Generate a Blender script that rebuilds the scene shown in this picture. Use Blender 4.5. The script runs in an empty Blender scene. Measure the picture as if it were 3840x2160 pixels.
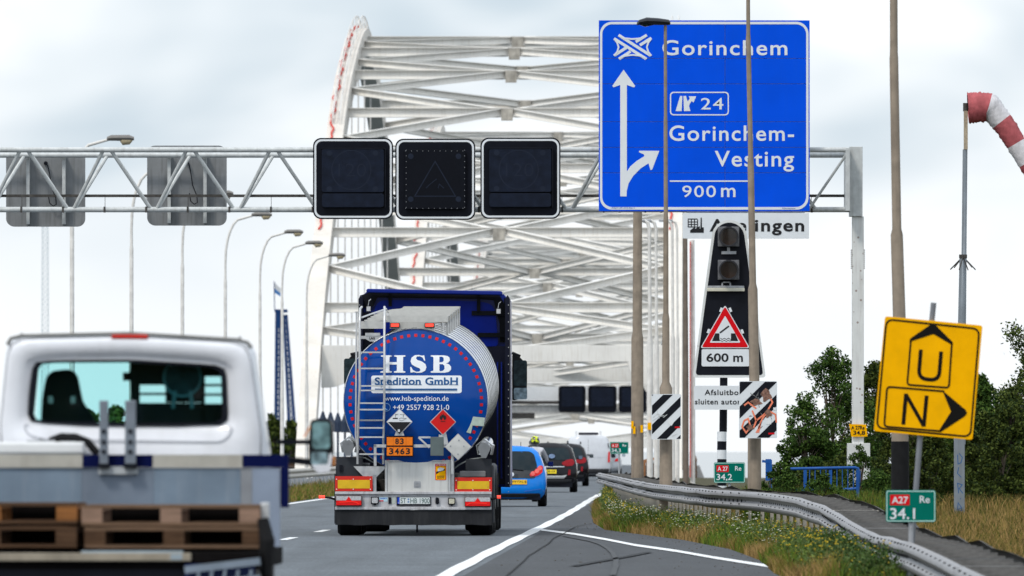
import bpy, bmesh, math, random
import numpy as np
from mathutils import Vector, Matrix
from mathutils.geometry import tessellate_polygon
random.seed(7); rng = np.random.default_rng(7)
scene = bpy.context.scene; COL = scene.collection
R = math.radians
# ------------------------------------------------------------------ camera, sky, sun, exposure
F = 42667.0; EYE = 1.45; M_ = 0.0158          # focal length in photo pixels, eye height, road direction (dx/dy)
cam = bpy.data.cameras.new('camera'); co = bpy.data.objects.new('camera', cam); COL.objects.link(co)
co.location = (0, 0, EYE); co.rotation_euler = (R(90), 0, 0)
cam.sensor_width = 36; cam.lens = 400; cam.shift_y = 595/3840
cam.clip_start = 1; cam.clip_end = 30000
cam.dof.use_dof = True; cam.dof.focus_distance = 205; cam.dof.aperture_fstop = 7.5
scene.camera = co
world = bpy.data.worlds.new('World'); scene.world = world; world.use_nodes = True
SUN_EL, SUN_AZ = 52, 215                       # azimuth clockwise from +Y (where the camera looks)
def build_world():
    nt = world.node_tree; nd = nt.nodes; L = nt.links; nd.clear()
    out = nd.new('ShaderNodeOutputWorld'); bg = nd.new('ShaderNodeBackground'); bg.inputs[1].default_value = 0.1
    sky = nd.new('ShaderNodeTexSky'); sky.sky_type = 'NISHITA'; sky.sun_disc = False
    sky.sun_elevation = R(SUN_EL); sky.sun_rotation = R(SUN_AZ)
    tc = nd.new('ShaderNodeTexCoord'); sep = nd.new('ShaderNodeSeparateXYZ'); L.new(tc.outputs['Generated'], sep.inputs[0])
    mp = nd.new('ShaderNodeMapping'); mp.inputs['Scale'].default_value = (1, 1, 2.1); mp.inputs['Location'].default_value = (2.2, 3.3, .5)
    L.new(tc.outputs['Generated'], mp.inputs[0])
    no = nd.new('ShaderNodeTexNoise'); no.inputs['Scale'].default_value = 26; no.inputs['Detail'].default_value = 3.2; no.inputs['Roughness'].default_value = .5
    no.inputs['Distortion'].default_value = .3
    L.new(mp.outputs[0], no.inputs['Vector'])
    rp = nd.new('ShaderNodeValToRGB'); rp.color_ramp.elements[0].position = .38; rp.color_ramp.elements[1].position = .68
    L.new(no.outputs[0], rp.inputs[0])
    el = nd.new('ShaderNodeMapRange'); el.interpolation_type = 'SMOOTHSTEP'; el.inputs[1].default_value = .008; el.inputs[2].default_value = .036
    el.inputs[3].default_value = .12; L.new(sep.outputs[2], el.inputs[0])
    mul = nd.new('ShaderNodeMath'); mul.operation = 'MULTIPLY'; L.new(rp.outputs[0], mul.inputs[0]); L.new(el.outputs[0], mul.inputs[1])
    mc = nd.new('ShaderNodeMix'); mc.data_type = 'RGBA'
    mc.inputs[6].default_value = (8.7, 9.0, 9.35, 1); mc.inputs[7].default_value = (3.7, 4.8, 5.8, 1)
    L.new(mul.outputs[0], mc.inputs[0])
    lum = nd.new('ShaderNodeMath'); lum.operation = 'MULTIPLY_ADD'; lum.inputs[1].default_value = .45; lum.inputs[2].default_value = 1.0; lum.use_clamp = False
    cl = nd.new('ShaderNodeMath'); cl.operation = 'MAXIMUM'; cl.inputs[1].default_value = 0; L.new(sep.outputs[2], cl.inputs[0]); L.new(cl.outputs[0], lum.inputs[0])
    vm = nd.new('ShaderNodeVectorMath'); vm.operation = 'SCALE'; L.new(mc.outputs[2], vm.inputs[0]); L.new(lum.outputs[0], vm.inputs['Scale'])
    mx = nd.new('ShaderNodeMix'); mx.data_type = 'RGBA'; mx.inputs[0].default_value = .88
    L.new(sky.outputs[0], mx.inputs[6]); L.new(vm.outputs[0], mx.inputs[7]); L.new(mx.outputs[2], bg.inputs[0]); L.new(bg.outputs[0], out.inputs[0])
build_world()
sl = bpy.data.lights.new('sun', 'SUN'); sl.energy = 1.5; sl.angle = R(10); sl.color = (1, .95, .87)
so = bpy.data.objects.new('sun', sl); COL.objects.link(so)
so.rotation_euler = (R(90 - SUN_EL), 0, R(-SUN_AZ + 180)); so.location = (0, 0, 60)
vs = scene.view_settings; vs.view_transform = 'Standard'; vs.look = 'None'; vs.exposure = 0.32; vs.gamma = 1; vs.use_curve_mapping = False
scene.cycles.max_bounces = 6; scene.cycles.diffuse_bounces = 3; scene.cycles.glossy_bounces = 3; scene.cycles.transmission_bounces = 6
scene.cycles.transparent_max_bounces = 10; scene.cycles.caustics_reflective = False; scene.cycles.caustics_refractive = False
# ------------------------------------------------------------------ helpers
MT = {}
def mat(name, col, rough=.6, metal=0., var=.12, scale=4., bump=0., streak=0., scol=(.12, .09, .07), spots=0., emis=0., coat=0., spec=.22, stretch=(1, 1, 1), detail=5):
    if name in MT: return MT[name]
    m = bpy.data.materials.new(name); m.use_nodes = True; MT[name] = m
    nt = m.node_tree; nd = nt.nodes; L = nt.links; b = nd['Principled BSDF']
    b.inputs['Roughness'].default_value = rough; b.inputs['Metallic'].default_value = metal
    b.inputs['Coat Weight'].default_value = coat; b.inputs['Specular IOR Level'].default_value = spec
    tc = nd.new('ShaderNodeTexCoord'); mp = nd.new('ShaderNodeMapping'); mp.inputs['Scale'].default_value = stretch
    L.new(tc.outputs['Object'], mp.inputs[0])
    no = nd.new('ShaderNodeTexNoise'); no.inputs['Scale'].default_value = scale; no.inputs['Detail'].default_value = detail
    L.new(mp.outputs[0], no.inputs['Vector'])
    mr = nd.new('ShaderNodeMapRange'); mr.inputs[1].default_value = .3; mr.inputs[2].default_value = .7; mr.inputs[3].default_value = 1 - var; mr.inputs[4].default_value = 1 + var
    L.new(no.outputs[0], mr.inputs[0])
    sc = nd.new('ShaderNodeVectorMath'); sc.operation = 'SCALE'; sc.inputs[0].default_value = col[:3]; L.new(mr.outputs[0], sc.inputs['Scale'])
    last = sc.outputs[0]
    if streak:
        m2 = nd.new('ShaderNodeMapping'); m2.inputs['Scale'].default_value = (9, 9, .7); L.new(tc.outputs['Object'], m2.inputs[0])
        n2 = nd.new('ShaderNodeTexNoise'); n2.inputs['Scale'].default_value = 1.6; n2.inputs['Detail'].default_value = 6; L.new(m2.outputs[0], n2.inputs['Vector'])
        r2 = nd.new('ShaderNodeMapRange'); r2.inputs[1].default_value = .5; r2.inputs[2].default_value = .75; r2.inputs[3].default_value = 0; r2.inputs[4].default_value = streak
        L.new(n2.outputs[0], r2.inputs[0])
        mx = nd.new('ShaderNodeMix'); mx.data_type = 'RGBA'; L.new(r2.outputs[0], mx.inputs[0]); L.new(last, mx.inputs[6]); mx.inputs[7].default_value = (*scol, 1); last = mx.outputs[2]
    if spots:
        n3 = nd.new('ShaderNodeTexVoronoi'); n3.inputs['Scale'].default_value = 7; L.new(tc.outputs['Object'], n3.inputs['Vector'])
        r3 = nd.new('ShaderNodeMapRange'); r3.inputs[1].default_value = .12; r3.inputs[2].default_value = .19; r3.inputs[3].default_value = spots; r3.inputs[4].default_value = 0
        L.new(n3.outputs['Distance'], r3.inputs[0])
        mx = nd.new('ShaderNodeMix'); mx.data_type = 'RGBA'; L.new(r3.outputs[0], mx.inputs[0]); L.new(last, mx.inputs[6]); mx.inputs[7].default_value = (*scol, 1); last = mx.outputs[2]
    L.new(last, b.inputs['Base Color'])
    if bump:
        bp = nd.new('ShaderNodeBump'); bp.inputs['Strength'].default_value = bump; bp.inputs['Distance'].default_value = .02; L.new(no.outputs[0], bp.inputs['Height']); L.new(bp.outputs[0], b.inputs['Normal'])
    if emis:
        b.inputs['Emission Color'].default_value = (*col[:3], 1); b.inputs['Emission Strength'].default_value = emis
    return m
def glass(name, tint, rough=.02, alpha=.35):
    if name in MT: return MT[name]
    m = bpy.data.materials.new(name); m.use_nodes = True; MT[name] = m
    nt = m.node_tree; nd = nt.nodes; L = nt.links; nd.clear()
    o = nd.new('ShaderNodeOutputMaterial'); tr = nd.new('ShaderNodeBsdfTransparent'); tr.inputs[0].default_value = (*tint, 1)
    gl = nd.new('ShaderNodeBsdfGlossy'); gl.inputs['Roughness'].default_value = rough
    fr = nd.new('ShaderNodeFresnel'); fr.inputs[0].default_value = 1.5; mx = nd.new('ShaderNodeMixShader')
    L.new(fr.outputs[0], mx.inputs[0]); L.new(tr.outputs[0], mx.inputs[1]); L.new(gl.outputs[0], mx.inputs[2]); L.new(mx.outputs[0], o.inputs[0])
    return m
OFF = {}
def root_of(o):
    while o.parent: o = o.parent
    return o
def tag(o, label=None, cat=None, group=None, kind=None):
    if label: o['label'] = label
    if cat: o['category'] = cat
    if group: o['group'] = group
    if kind: o['kind'] = kind
    return o
def thing(name, label, cat, loc=(0, 0, 0), group=None, rotz=0, world_built=True):
    o = bpy.data.objects.new(name, None); o.empty_display_size = .3; COL.objects.link(o); o.location = loc; o.rotation_euler = (0, 0, rotz)
    tag(o, label, cat, group)
    if world_built: OFF[o.name] = Vector(loc)
    return o
class MB:
    def __init__(s): s.v = []; s.f = []; s.mi = []; s.pc = []
    def add(s, vs, fs, mi=0):
        n = len(s.v); s.pc.append((n, len(s.f))); s.v += [tuple(p) for p in vs]; s.f += [tuple(i + n for i in f) for f in fs]; s.mi += [mi]*len(fs); return s
    def box(s, x0, x1, y0, y1, z0, z1, mi=0):
        if x0 > x1: x0, x1 = x1, x0
        if y0 > y1: y0, y1 = y1, y0
        if z0 > z1: z0, z1 = z1, z0
        v = [(x, y, z) for z in (z0, z1) for y in (y0, y1) for x in (x0, x1)]
        return s.add(v, [(0, 2, 3, 1), (4, 5, 7, 6), (0, 1, 5, 4), (2, 6, 7, 3), (0, 4, 6, 2), (1, 3, 7, 5)], mi)
    def bar(s, p, q, w, h, mi=0, up=(0, 0, 1)):      # rectangular section w (sideways) x h (along up)
        p, q = Vector(p), Vector(q); d = (q - p).normalized(); u = Vector(up)
        if abs(d.dot(u)) > .98: u = Vector((0, 1, 0))
        a = d.cross(u).normalized()*w/2; b = a.normalized().cross(d)*h/2
        v = [p - a - b, p + a - b, p + a + b, p - a + b, q - a - b, q + a - b, q + a + b, q - a + b]
        return s.add(v, [(0, 1, 2, 3), (7, 6, 5, 4), (0, 4, 5, 1), (1, 5, 6, 2), (2, 6, 7, 3), (3, 7, 4, 0)], mi)
    def cyl(s, p, q, r0, r1=None, n=12, mi=0, cap=True):
        if r1 is None: r1 = r0
        p, q = Vector(p), Vector(q); d = (q - p).normalized(); u = Vector((0, 0, 1)) if abs(d.z) < .9 else Vector((0, 1, 0))
        a = d.cross(u).normalized(); b = d.cross(a)
        v = [p + (a*math.cos(t) + b*math.sin(t))*r0 for t in [2*math.pi*i/n for i in range(n)]] + [q + (a*math.cos(t) + b*math.sin(t))*r1 for t in [2*math.pi*i/n for i in range(n)]]
        f = [(i, i + n, (i + 1) % n + n, (i + 1) % n) for i in range(n)]
        if cap: f += [tuple(range(n)), tuple(range(2*n - 1, n - 1, -1))]
        return s.add(v, f, mi)
    def tube(s, path, r, n=8, mi=0):
        pts = [Vector(p) for p in path]; rr = r if hasattr(r, '__len__') else [r]*len(pts); rings = []; a0 = None
        for i, p in enumerate(pts):
            d = (pts[min(i + 1, len(pts) - 1)] - pts[max(i - 1, 0)]).normalized()
            if a0 is None:
                u = Vector((0, 0, 1)) if abs(d.z) < .9 else Vector((0, 1, 0)); a0 = d.cross(u).normalized()
            a0 = (a0 - d*a0.dot(d)).normalized(); b = d.cross(a0)
            rings.append([p + (a0*math.cos(2*math.pi*k/n) + b*math.sin(2*math.pi*k/n))*rr[i] for k in range(n)])
        v = [q for ring in rings for q in ring]; f = []
        for i in range(len(pts) - 1):
            for k in range(n): f.append((i*n + k, (i + 1)*n + k, (i + 1)*n + (k + 1) % n, i*n + (k + 1) % n))
        f += [tuple(range(n)), tuple(range(len(v) - 1, len(v) - n - 1, -1))]
        return s.add(v, f, mi)
    def prism(s, poly, y0, y1, mi=0):                # outline in XZ, thickness along Y (y0 = face towards the camera)
        n = len(poly); v = [(x, y0, z) for x, z in poly] + [(x, y1, z) for x, z in poly]
        tris = tessellate_polygon([[Vector((x, z, 0)) for x, z in poly]])
        f = [tuple(t) for t in tris] + [tuple(i + n for i in reversed(t)) for t in tris] + [(i, i + n, (i + 1) % n + n, (i + 1) % n) for i in range(n)]
        return s.add(v, f, mi)
    def ringp(s, outer, inner, y0, y1, mi=0):        # frame between two outlines with equal point counts
        n = len(outer); v = [(x, y0, z) for x, z in outer] + [(x, y0, z) for x, z in inner] + [(x, y1, z) for x, z in outer] + [(x, y1, z) for x, z in inner]; f = []
        for i in range(n):
            j = (i + 1) % n; f += [(i, j, n + j, n + i), (2*n + i, 3*n + i, 3*n + j, 2*n + j), (i, 2*n + i, 2*n + j, j), (n + i, n + j, 3*n + j, 3*n + i)]
        return s.add(v, f, mi)
    def stroke(s, pts, w, y0, y1, mi=0, closed=False):
        P = [Vector(p) for p in pts]; n = len(P); a = []; b = []
        for i in range(n):
            if closed: d0 = (P[i] - P[i - 1]).normalized(); d1 = (P[(i + 1) % n] - P[i]).normalized()
            else: d0 = (P[i] - P[max(i - 1, 0)]); d1 = (P[min(i + 1, n - 1)] - P[i]); d0 = d0.normalized() if d0.length else d1.normalized(); d1 = d1.normalized() if d1.length else d0
            t = (d0 + d1); t = t.normalized() if t.length > 1e-6 else d0; nrm = Vector((-t.y, t.x)); k = 1/max(.5, abs(nrm.dot(Vector((-d0.y, d0.x)))))
            a.append(P[i] + nrm*w/2*k); b.append(P[i] - nrm*w/2*k)
        if closed: return s.ringp(a, b, y0, y1, mi)
        v = [(p.x, y0, p.y) for p in a + b] + [(p.x, y1, p.y) for p in a + b]; f = []
        for i in range(n - 1):
            f += [(i, i + 1, n + i + 1, n + i), (2*n + i, 3*n + i, 3*n + i + 1, 2*n + i + 1), (i, 2*n + i, 2*n + i + 1, i + 1), (n + i, n + i + 1, 3*n + i + 1, 3*n + i)]
        f += [(0, n, 3*n, 2*n), (n - 1, 3*n - 1, 4*n - 1, 2*n - 1)]
        return s.add(v, f, mi)
    def split(s, name, m, parent=None, smooth=False, bevel=0, per=1):   # every piece (or every `per` pieces) an object of its own
        out = []; idx = s.pc[::per] + [(len(s.v), len(s.f))]
        for (v0, f0), (v1, f1) in zip(idx, idx[1:]):
            b = MB(); b.add(s.v[v0:v1], [tuple(i - v0 for i in f) for f in s.f[f0:f1]]); out.append(b.build(name, m, parent, smooth, bevel))
        return out
    def build(s, name, m, parent=None, smooth=False, bevel=0, subsurf=0, ang=40):
        me = bpy.data.meshes.new(name); o = bpy.data.objects.new(name, me); COL.objects.link(o)
        v = s.v
        if parent is not None:
            off = OFF.get(root_of(parent).name)
            if off is not None: v = [(p[0] - off.x, p[1] - off.y, p[2] - off.z) for p in v]
            o.parent = parent
        me.from_pydata(v, [], s.f)
        for mm in (m if isinstance(m, (list, tuple)) else [m]): me.materials.append(mm)
        if any(s.mi): me.polygons.foreach_set('material_index', s.mi)
        bm = bmesh.new(); bm.from_mesh(me); bmesh.ops.recalc_face_normals(bm, faces=bm.faces); bm.to_mesh(me); bm.free()
        if smooth:
            me.polygons.foreach_set('use_smooth', [True]*len(me.polygons)); me.set_sharp_from_angle(angle=R(ang))
        if bevel:
            b = o.modifiers.new('bevel', 'BEVEL'); b.width = bevel; b.segments = 2; b.limit_method = 'ANGLE'
        if subsurf:
            b = o.modifiers.new('subsurf', 'SUBSURF'); b.levels = subsurf; b.render_levels = subsurf
            me.polygons.foreach_set('use_smooth', [True]*len(me.polygons))
        return o
def rrect(x0, x1, z0, z1, r, n=6):
    if x0 > x1: x0, x1 = x1, x0
    if z0 > z1: z0, z1 = z1, z0
    p = []
    for cx, cz, a0 in ((x1 - r, z1 - r, 0), (x0 + r, z1 - r, 90), (x0 + r, z0 + r, 180), (x1 - r, z0 + r, 270)):
        for i in range(n + 1): a = R(a0 + 90*i/n); p.append((cx + r*math.cos(a), cz + r*math.sin(a)))
    return p
def circ(cx, cz, r, n=24): return [(cx + r*math.cos(2*math.pi*i/n), cz + r*math.sin(2*math.pi*i/n)) for i in range(n)]
def raypoly(poly, c, N, rot=0):
    out = []
    for k in range(N):
        a = 2*math.pi*k/N + rot; d = (math.cos(a), math.sin(a)); best = None
        for i in range(len(poly)):
            p, q = poly[i], poly[(i + 1) % len(poly)]; e = (q[0] - p[0], q[1] - p[1]); den = d[0]*e[1] - d[1]*e[0]
            if abs(den) < 1e-12: continue
            w = (p[0] - c[0], p[1] - c[1]); t = (w[0]*e[1] - w[1]*e[0])/den; u = (w[0]*d[1] - w[1]*d[0])/den
            if t > 0 and -1e-6 <= u <= 1 + 1e-6 and (best is None or t > best): best = t
        best = best or 0; out.append((c[0] + d[0]*best, c[1] + d[1]*best))
    return out
def roundpoly(pts, r, n=4):
    out = []; N = len(pts)
    for i in range(N):
        p, a, b = Vector(pts[i]), Vector(pts[i - 1]), Vector(pts[(i + 1) % N]); rr = r[i] if hasattr(r, '__len__') else r
        rr = min(rr, (a - p).length*.49, (b - p).length*.49)
        if rr <= 0: out.append(tuple(p)); continue
        s_, e = p + (a - p).normalized()*rr, p + (b - p).normalized()*rr
        for k in range(n + 1): t = k/n; out.append(tuple(s_*(1 - t)**2 + p*2*t*(1 - t) + e*t*t))
    return out
def clip(poly, x0, x1, z0, z1):
    for ax, lim, sg in ((0, x0, 1), (0, x1, -1), (1, z0, 1), (1, z1, -1)):
        out = []
        for i in range(len(poly)):
            p, q = poly[i - 1], poly[i]; dp, dq = (p[ax] - lim)*sg, (q[ax] - lim)*sg
            if (dp >= 0) != (dq >= 0): t = dp/(dp - dq); out.append((p[0] + (q[0] - p[0])*t, p[1] + (q[1] - p[1])*t))
            if dq >= 0: out.append(q)
        poly = out
        if not poly: return []
    return poly
def text(s, x0, x1, z0, z1, y, m, parent, bold=0., depth=.004, name='lettering', drape=None, rot=0, shear=0, space=1.0):
    """letters fitted to the box x0..x1, z0..z1 on a plane facing the camera"""
    if z0 > z1: z0, z1 = z1, z0
    cu = bpy.data.curves.new('lettering', 'FONT'); cu.body = s; cu.offset = bold; cu.extrude = .01; cu.space_character = space; cu.resolution_u = 4; cu.shear = shear
    to = bpy.data.objects.new('t', cu); COL.objects.link(to)
    me = bpy.data.meshes.new_from_object(to.evaluated_get(bpy.context.evaluated_depsgraph_get()))
    bpy.data.objects.remove(to); bpy.data.curves.remove(cu)
    n = len(me.vertices); a = np.empty(n*3); me.vertices.foreach_get('co', a); a = a.reshape(-1, 3)
    mn, mxx = a.min(0), a.max(0); px = (a[:, 0] - mn[0])/(mxx[0] - mn[0])*(x1 - x0) + x0; pz = (a[:, 1] - mn[1])/(mxx[1] - mn[1])*(z1 - z0) + z0
    if rot:
        cx, cz = (x0 + x1)/2, (z0 + z1)/2; dx, dz = px - cx, pz - cz; px = cx + dx*math.cos(rot) - dz*math.sin(rot); pz = cz + dx*math.sin(rot) + dz*math.cos(rot)
    py = np.where(a[:, 2] > 0, y - depth, y)
    if drape: py = py + np.array([drape(p, q) for p, q in zip(px, pz)])
    off = OFF.get(root_of(parent).name, Vector((0, 0, 0)))
    a = np.stack([px - off.x, py - off.y, pz - off.z], 1); me.vertices.foreach_set('co', a.ravel()); me.update()
    bm = bmesh.new(); bm.from_mesh(me); bmesh.ops.recalc_face_normals(bm, faces=bm.faces); bm.to_mesh(me); bm.free()
    me.materials.clear(); me.materials.append(m); me.name = name
    o = bpy.data.objects.new(name, me); COL.objects.link(o); o.parent = parent
    return o
class V:      # metres on the plane at distance D from positions read off a zoomed piece of the photograph
    def __init__(s, ox, oy, k, D): s.ox, s.oy, s.k, s.D = ox, oy, k, D; s.s = F/D
    def x(s, c): return (s.ox + c*s.k - 1920)/s.s
    def z(s, c): return EYE + (1675 - s.oy - c*s.k)/s.s
    def l(s, c): return c*s.k/s.s
    def p(s, pts): return [(s.x(a), s.z(b)) for a, b in pts]
    def rr(s, x0, x1, y0, y1, r, n=6): return rrect(s.x(x0), s.x(x1), s.z(y1), s.z(y0), s.l(r), n)
def PX(x, y, D): return Vector(((x - 1920)*D/F, D, EYE + (1675 - y)*D/F))
def RX(u, Y): return u + M_*Y           # road frame to world X
def copy_tree(o, parent=None):
    c = o.copy(); COL.objects.link(c)
    if parent is not None: c.parent = parent; c.matrix_parent_inverse = o.matrix_parent_inverse.copy()
    for ch in list(o.children): copy_tree(ch, c)
    return c
# ------------------------------------------------------------------ materials
WHITE = mat('white_paint', (.78, .79, .8), .45, var=.04)
GLOSSW = mat('white_car_paint', (.78, .79, .83), .3, var=.04, coat=.3, streak=.12, scol=(.45, .44, .42))
BLACK = mat('black_paint', (.006, .007, .012), .5, var=.3, spec=.15)
RUBBER = mat('black_rubber', (.012, .012, .013), .8, var=.25, scale=9, spec=.15)
STEEL = mat('galvanised_steel', (.42, .43, .45), .5, .45, var=.16, scale=9, streak=.25, scol=(.25, .22, .2))
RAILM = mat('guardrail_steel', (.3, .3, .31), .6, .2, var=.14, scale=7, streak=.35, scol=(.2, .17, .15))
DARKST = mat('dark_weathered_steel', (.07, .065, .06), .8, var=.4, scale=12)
ALU = mat('aluminium', (.6, .6, .6), .4, .6, var=.1, scale=14, streak=.2, scol=(.25, .24, .22))
STAIN = mat('stainless', (.74, .74, .74), .26, .85, var=.05, scale=12)
SIGNW = mat('sign_white', (.74, .77, .8), .5, var=.03)
SIGNB = mat('sign_blue', (.0, .082, .76), .55, var=.07, scale=1.3, spec=.06, streak=.06, scol=(.02, .1, .5))
SIGNG = mat('sign_green', (.0, .15, .11), .5, var=.06, spec=.06)
SIGNR = mat('sign_red', (.68, .006, .012), .5, var=.06, spec=.08)
SIGNY = mat('sign_yellow', (.98, .47, .0), .55, var=.07, scale=5, spec=.05, streak=.08, scol=(.6, .33, .02))
LIGHTRED = mat('red_lens', (.75, .008, .008), .25, var=.1, coat=.2, scale=30)
LITRED = mat('lit_red_lens', (1, .08, .05), .2, var=.1, emis=.55)
LENSW = mat('clear_lens', (.6, .6, .62), .1, .3, var=.25, scale=60)
TAN = mat('lamp_post_tan', (.27, .22, .17), .7, var=.16, scale=6, streak=.4, scol=(.13, .1, .08))
PALE = mat('lamp_post_pale', (.72, .7, .67), .7, var=.12, scale=5, streak=.35, scol=(.32, .29, .25))
CREAM = mat('bridge_cream', (.82, .8, .76), .6, var=.08, scale=.5, streak=.25, scol=(.4, .32, .22))
CREAM2 = mat('bridge_rib_paint', (.7, .66, .6), .6, var=.1, scale=.6, streak=.4, scol=(.5, .36, .24))
BROWN = mat('rusty_brown', (.14, .085, .055), .85, var=.35, scale=3)
REDROPE = mat('red_rope', (.6, .08, .06), .8)
MIRR = mat('mirror_glass', (.55, .65, .68), .03, 1.0, var=.02)
DARKGL = mat('dark_glass', (.012, .022, .028), .05, var=.1)
ORANGE = mat('orange_plate', (.85, .2, .01), .5, var=.1, scale=12)
PLY = mat('plate_yellow', (.85, .5, .02), .5, var=.05)
GREYP = mat('grey_plastic', (.03, .031, .035), .6, var=.15, scale=8, spec=.25)
# ------------------------------------------------------------------ ground, road, water
def zroad(Y): return 0.0 if Y < 900 else -5.0*min(1, (Y - 900)/260)**1.3
def strip(name, Ys, ul, ur, m, z, kind='structure', smooth=False):
    b = MB(); v = []
    for Y in Ys:
        a = ul(Y) if callable(ul) else ul; c = ur(Y) if callable(ur) else ur
        v += [(RX(a, Y), Y, zroad(Y) + z), (RX(c, Y), Y, zroad(Y) + z)]
    b.add(v, [(2*i, 2*i + 1, 2*i + 3, 2*i + 2) for i in range(len(Ys) - 1)]); o = b.build(name, m); tag(o, kind=kind); return o
def asphalt(name, col, lines=True):
    m = bpy.data.materials.new(name); m.use_nodes = True; nt = m.node_tree; nd = nt.nodes; L = nt.links; b = nd['Principled BSDF']; b.inputs['Roughness'].default_value = .8
    tc = nd.new('ShaderNodeTexCoord')
    n1 = nd.new('ShaderNodeTexNoise'); n1.inputs['Scale'].default_value = 45; n1.inputs['Detail'].default_value = 3; L.new(tc.outputs['Object'], n1.inputs['Vector'])
    mp = nd.new('ShaderNodeMapping'); mp.inputs['Scale'].default_value = (1.2, .05, 1); mp.inputs['Rotation'].default_value = (0, 0, .0158); L.new(tc.outputs['Object'], mp.inputs[0])
    n2 = nd.new('ShaderNodeTexNoise'); n2.inputs['Scale'].default_value = 1.3; n2.inputs['Detail'].default_value = 5; L.new(mp.outputs[0], n2.inputs['Vector'])
    n3 = nd.new('ShaderNodeTexNoise'); n3.inputs['Scale'].default_value = .35; n3.inputs['Detail'].default_value = 4; L.new(tc.outputs['Object'], n3.inputs['Vector'])
    def rng_(s, lo, hi):
        r = nd.new('ShaderNodeMapRange'); r.inputs[1].default_value = .3; r.inputs[2].default_value = .7; r.inputs[3].default_value = lo; r.inputs[4].default_value = hi; L.new(s, r.inputs[0]); return r.outputs[0]
    mq = nd.new('ShaderNodeMapping'); mq.inputs['Scale'].default_value = (9, .35, 1); L.new(tc.outputs['Object'], mq.inputs[0])
    n4 = nd.new('ShaderNodeTexNoise'); n4.inputs['Scale'].default_value = 2.2; n4.inputs['Detail'].default_value = 8; n4.inputs['Roughness'].default_value = .75; L.new(mq.outputs[0], n4.inputs['Vector'])
    a0 = nd.new('ShaderNodeMath'); a0.operation = 'MULTIPLY'; L.new(rng_(n1.outputs[0], .75, 1.25), a0.inputs[0]); L.new(rng_(n4.outputs[0], .72, 1.28), a0.inputs[1])
    a = nd.new('ShaderNodeMath'); a.operation = 'MULTIPLY'; L.new(a0.outputs[0], a.inputs[0]); L.new(rng_(n2.outputs[0], .8, 1.17), a.inputs[1])
    c = nd.new('ShaderNodeMath'); c.operation = 'MULTIPLY'; L.new(a.outputs[0], c.inputs[0]); L.new(rng_(n3.outputs[0], .88, 1.1), c.inputs[1])
    s = nd.new('ShaderNodeVectorMath'); s.operation = 'SCALE'; s.inputs[0].default_value = col; L.new(c.outputs[0], s.inputs['Scale']); L.new(s.outputs[0], b.inputs['Base Color'])
    bp = nd.new('ShaderNodeBump'); bp.inputs['Strength'].default_value = .35; bp.inputs['Distance'].default_value = .01; L.new(n1.outputs[0], bp.inputs['Height']); L.new(bp.outputs[0], b.inputs['Normal'])
    return m
ASPH = asphalt('asphalt_light', (.09, .104, .118)); ASPHD = asphalt('asphalt_dark', (.036, .039, .044)); ASPHS = asphalt('asphalt_side', (.1, .1, .098))
GRND = mat('grass_soil', (.06, .055, .025), .95, var=.5, scale=1.5, bump=.6)
ROADLINE = mat('road_marking_white', (.74, .75, .75), .6, var=.12, scale=18)
g = MB(); g.add([(-900, -60, -.03), (900, -60, -.03), (900, 541, -.03), (-900, 541, -.03), (900, 560, -8.5), (-900, 560, -8.5)], [(0, 1, 2, 3), (3, 2, 4, 5)])
tag(g.build('ground', GRND), kind='structure')
WATER = mat('river_water', (.04, .06, .065), .12, var=.15, scale=.02, bump=.3)
g = MB(); g.add([(-9000, 552, -8), (9000, 552, -8), (9000, 20000, -8), (-9000, 20000, -8)], [(0, 1, 2, 3)]); tag(g.build('water', WATER), kind='structure')
g = MB(); g.add([(-700, 1350, -8.2), (-30, 1350, -8.2), (-30, 1362, -6), (-700, 1362, -6), (-30, 4600, -6), (-700, 4600, -6)], [(0, 1, 2, 3), (3, 2, 4, 5)])
tag(g.build('far_bank_terrain', mat('far_grass', (.09, .12, .05), .95, var=.3, scale=.05)), kind='structure')
Ys = [-60, 100, 200, 300, 400, 500, 541, 600, 700, 800, 900, 950, 1000, 1050, 1100, 1160, 1300]
strip('road', Ys, -22, -2.55, ASPH, 0.0)
bk = [-60, 100, 122, 130, 138, 145, 153, 161, 169, 176, 183, 189, 194, 198, 207, 216, 240, 270, 302, 340, 384, 541]
be = [(-60, 2.4), (100, 1.5), (130, .92), (145, .84), (161, .53), (176, -.1), (189, -.95), (198, -1.51), (216, -1.88), (250, -2.2), (302, -2.62), (384, -2.62), (541, -2.6)]
def verge_u(Y):
    for (a, ua), (b_, ub) in zip(be, be[1:]):
        if a <= Y <= b_: return ua + (ub - ua)*(Y - a)/(b_ - a)
    return 0
strip('hard_shoulder', [y for y in bk if y <= 302], -2.56, lambda Y: max(-2.55, verge_u(Y) + .02*math.sin(Y*1.7)), ASPHD, .004)
strip('edge_line', list(range(60, 541, 4)), lambda Y: -2.82 + .012*math.sin(Y*.31) + .05*math.sin(Y*.033), lambda Y: -2.62 + .012*math.sin(Y*.37) + .05*math.sin(Y*.033), ROADLINE, .009)
strip('median_edge_line', [60, 200, 320, 440, 541], -10.3, -10.1, ROADLINE, .005)
for k in range(-3, 22):
    Y0 = 176.3 + 16.45*k; o = strip('lane_dash', [Y0, Y0 + 5.2], -6.42, -6.27, ROADLINE, .005)
def groundline(name, pts, w, m, z=.013):      # pts world (X, Y)
    b = MB(); P = [Vector(p) for p in pts]; v = []
    for i, p in enumerate(P):
        v += [(p.x - w/2*1.0, p.y, z), (p.x + w/2, p.y, z)]
    b.add(v, [(2*i, 2*i + 1, 2*i + 3, 2*i + 2) for i in range(len(P) - 1)]); return tag(b.build(name, m), kind='structure')
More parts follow.
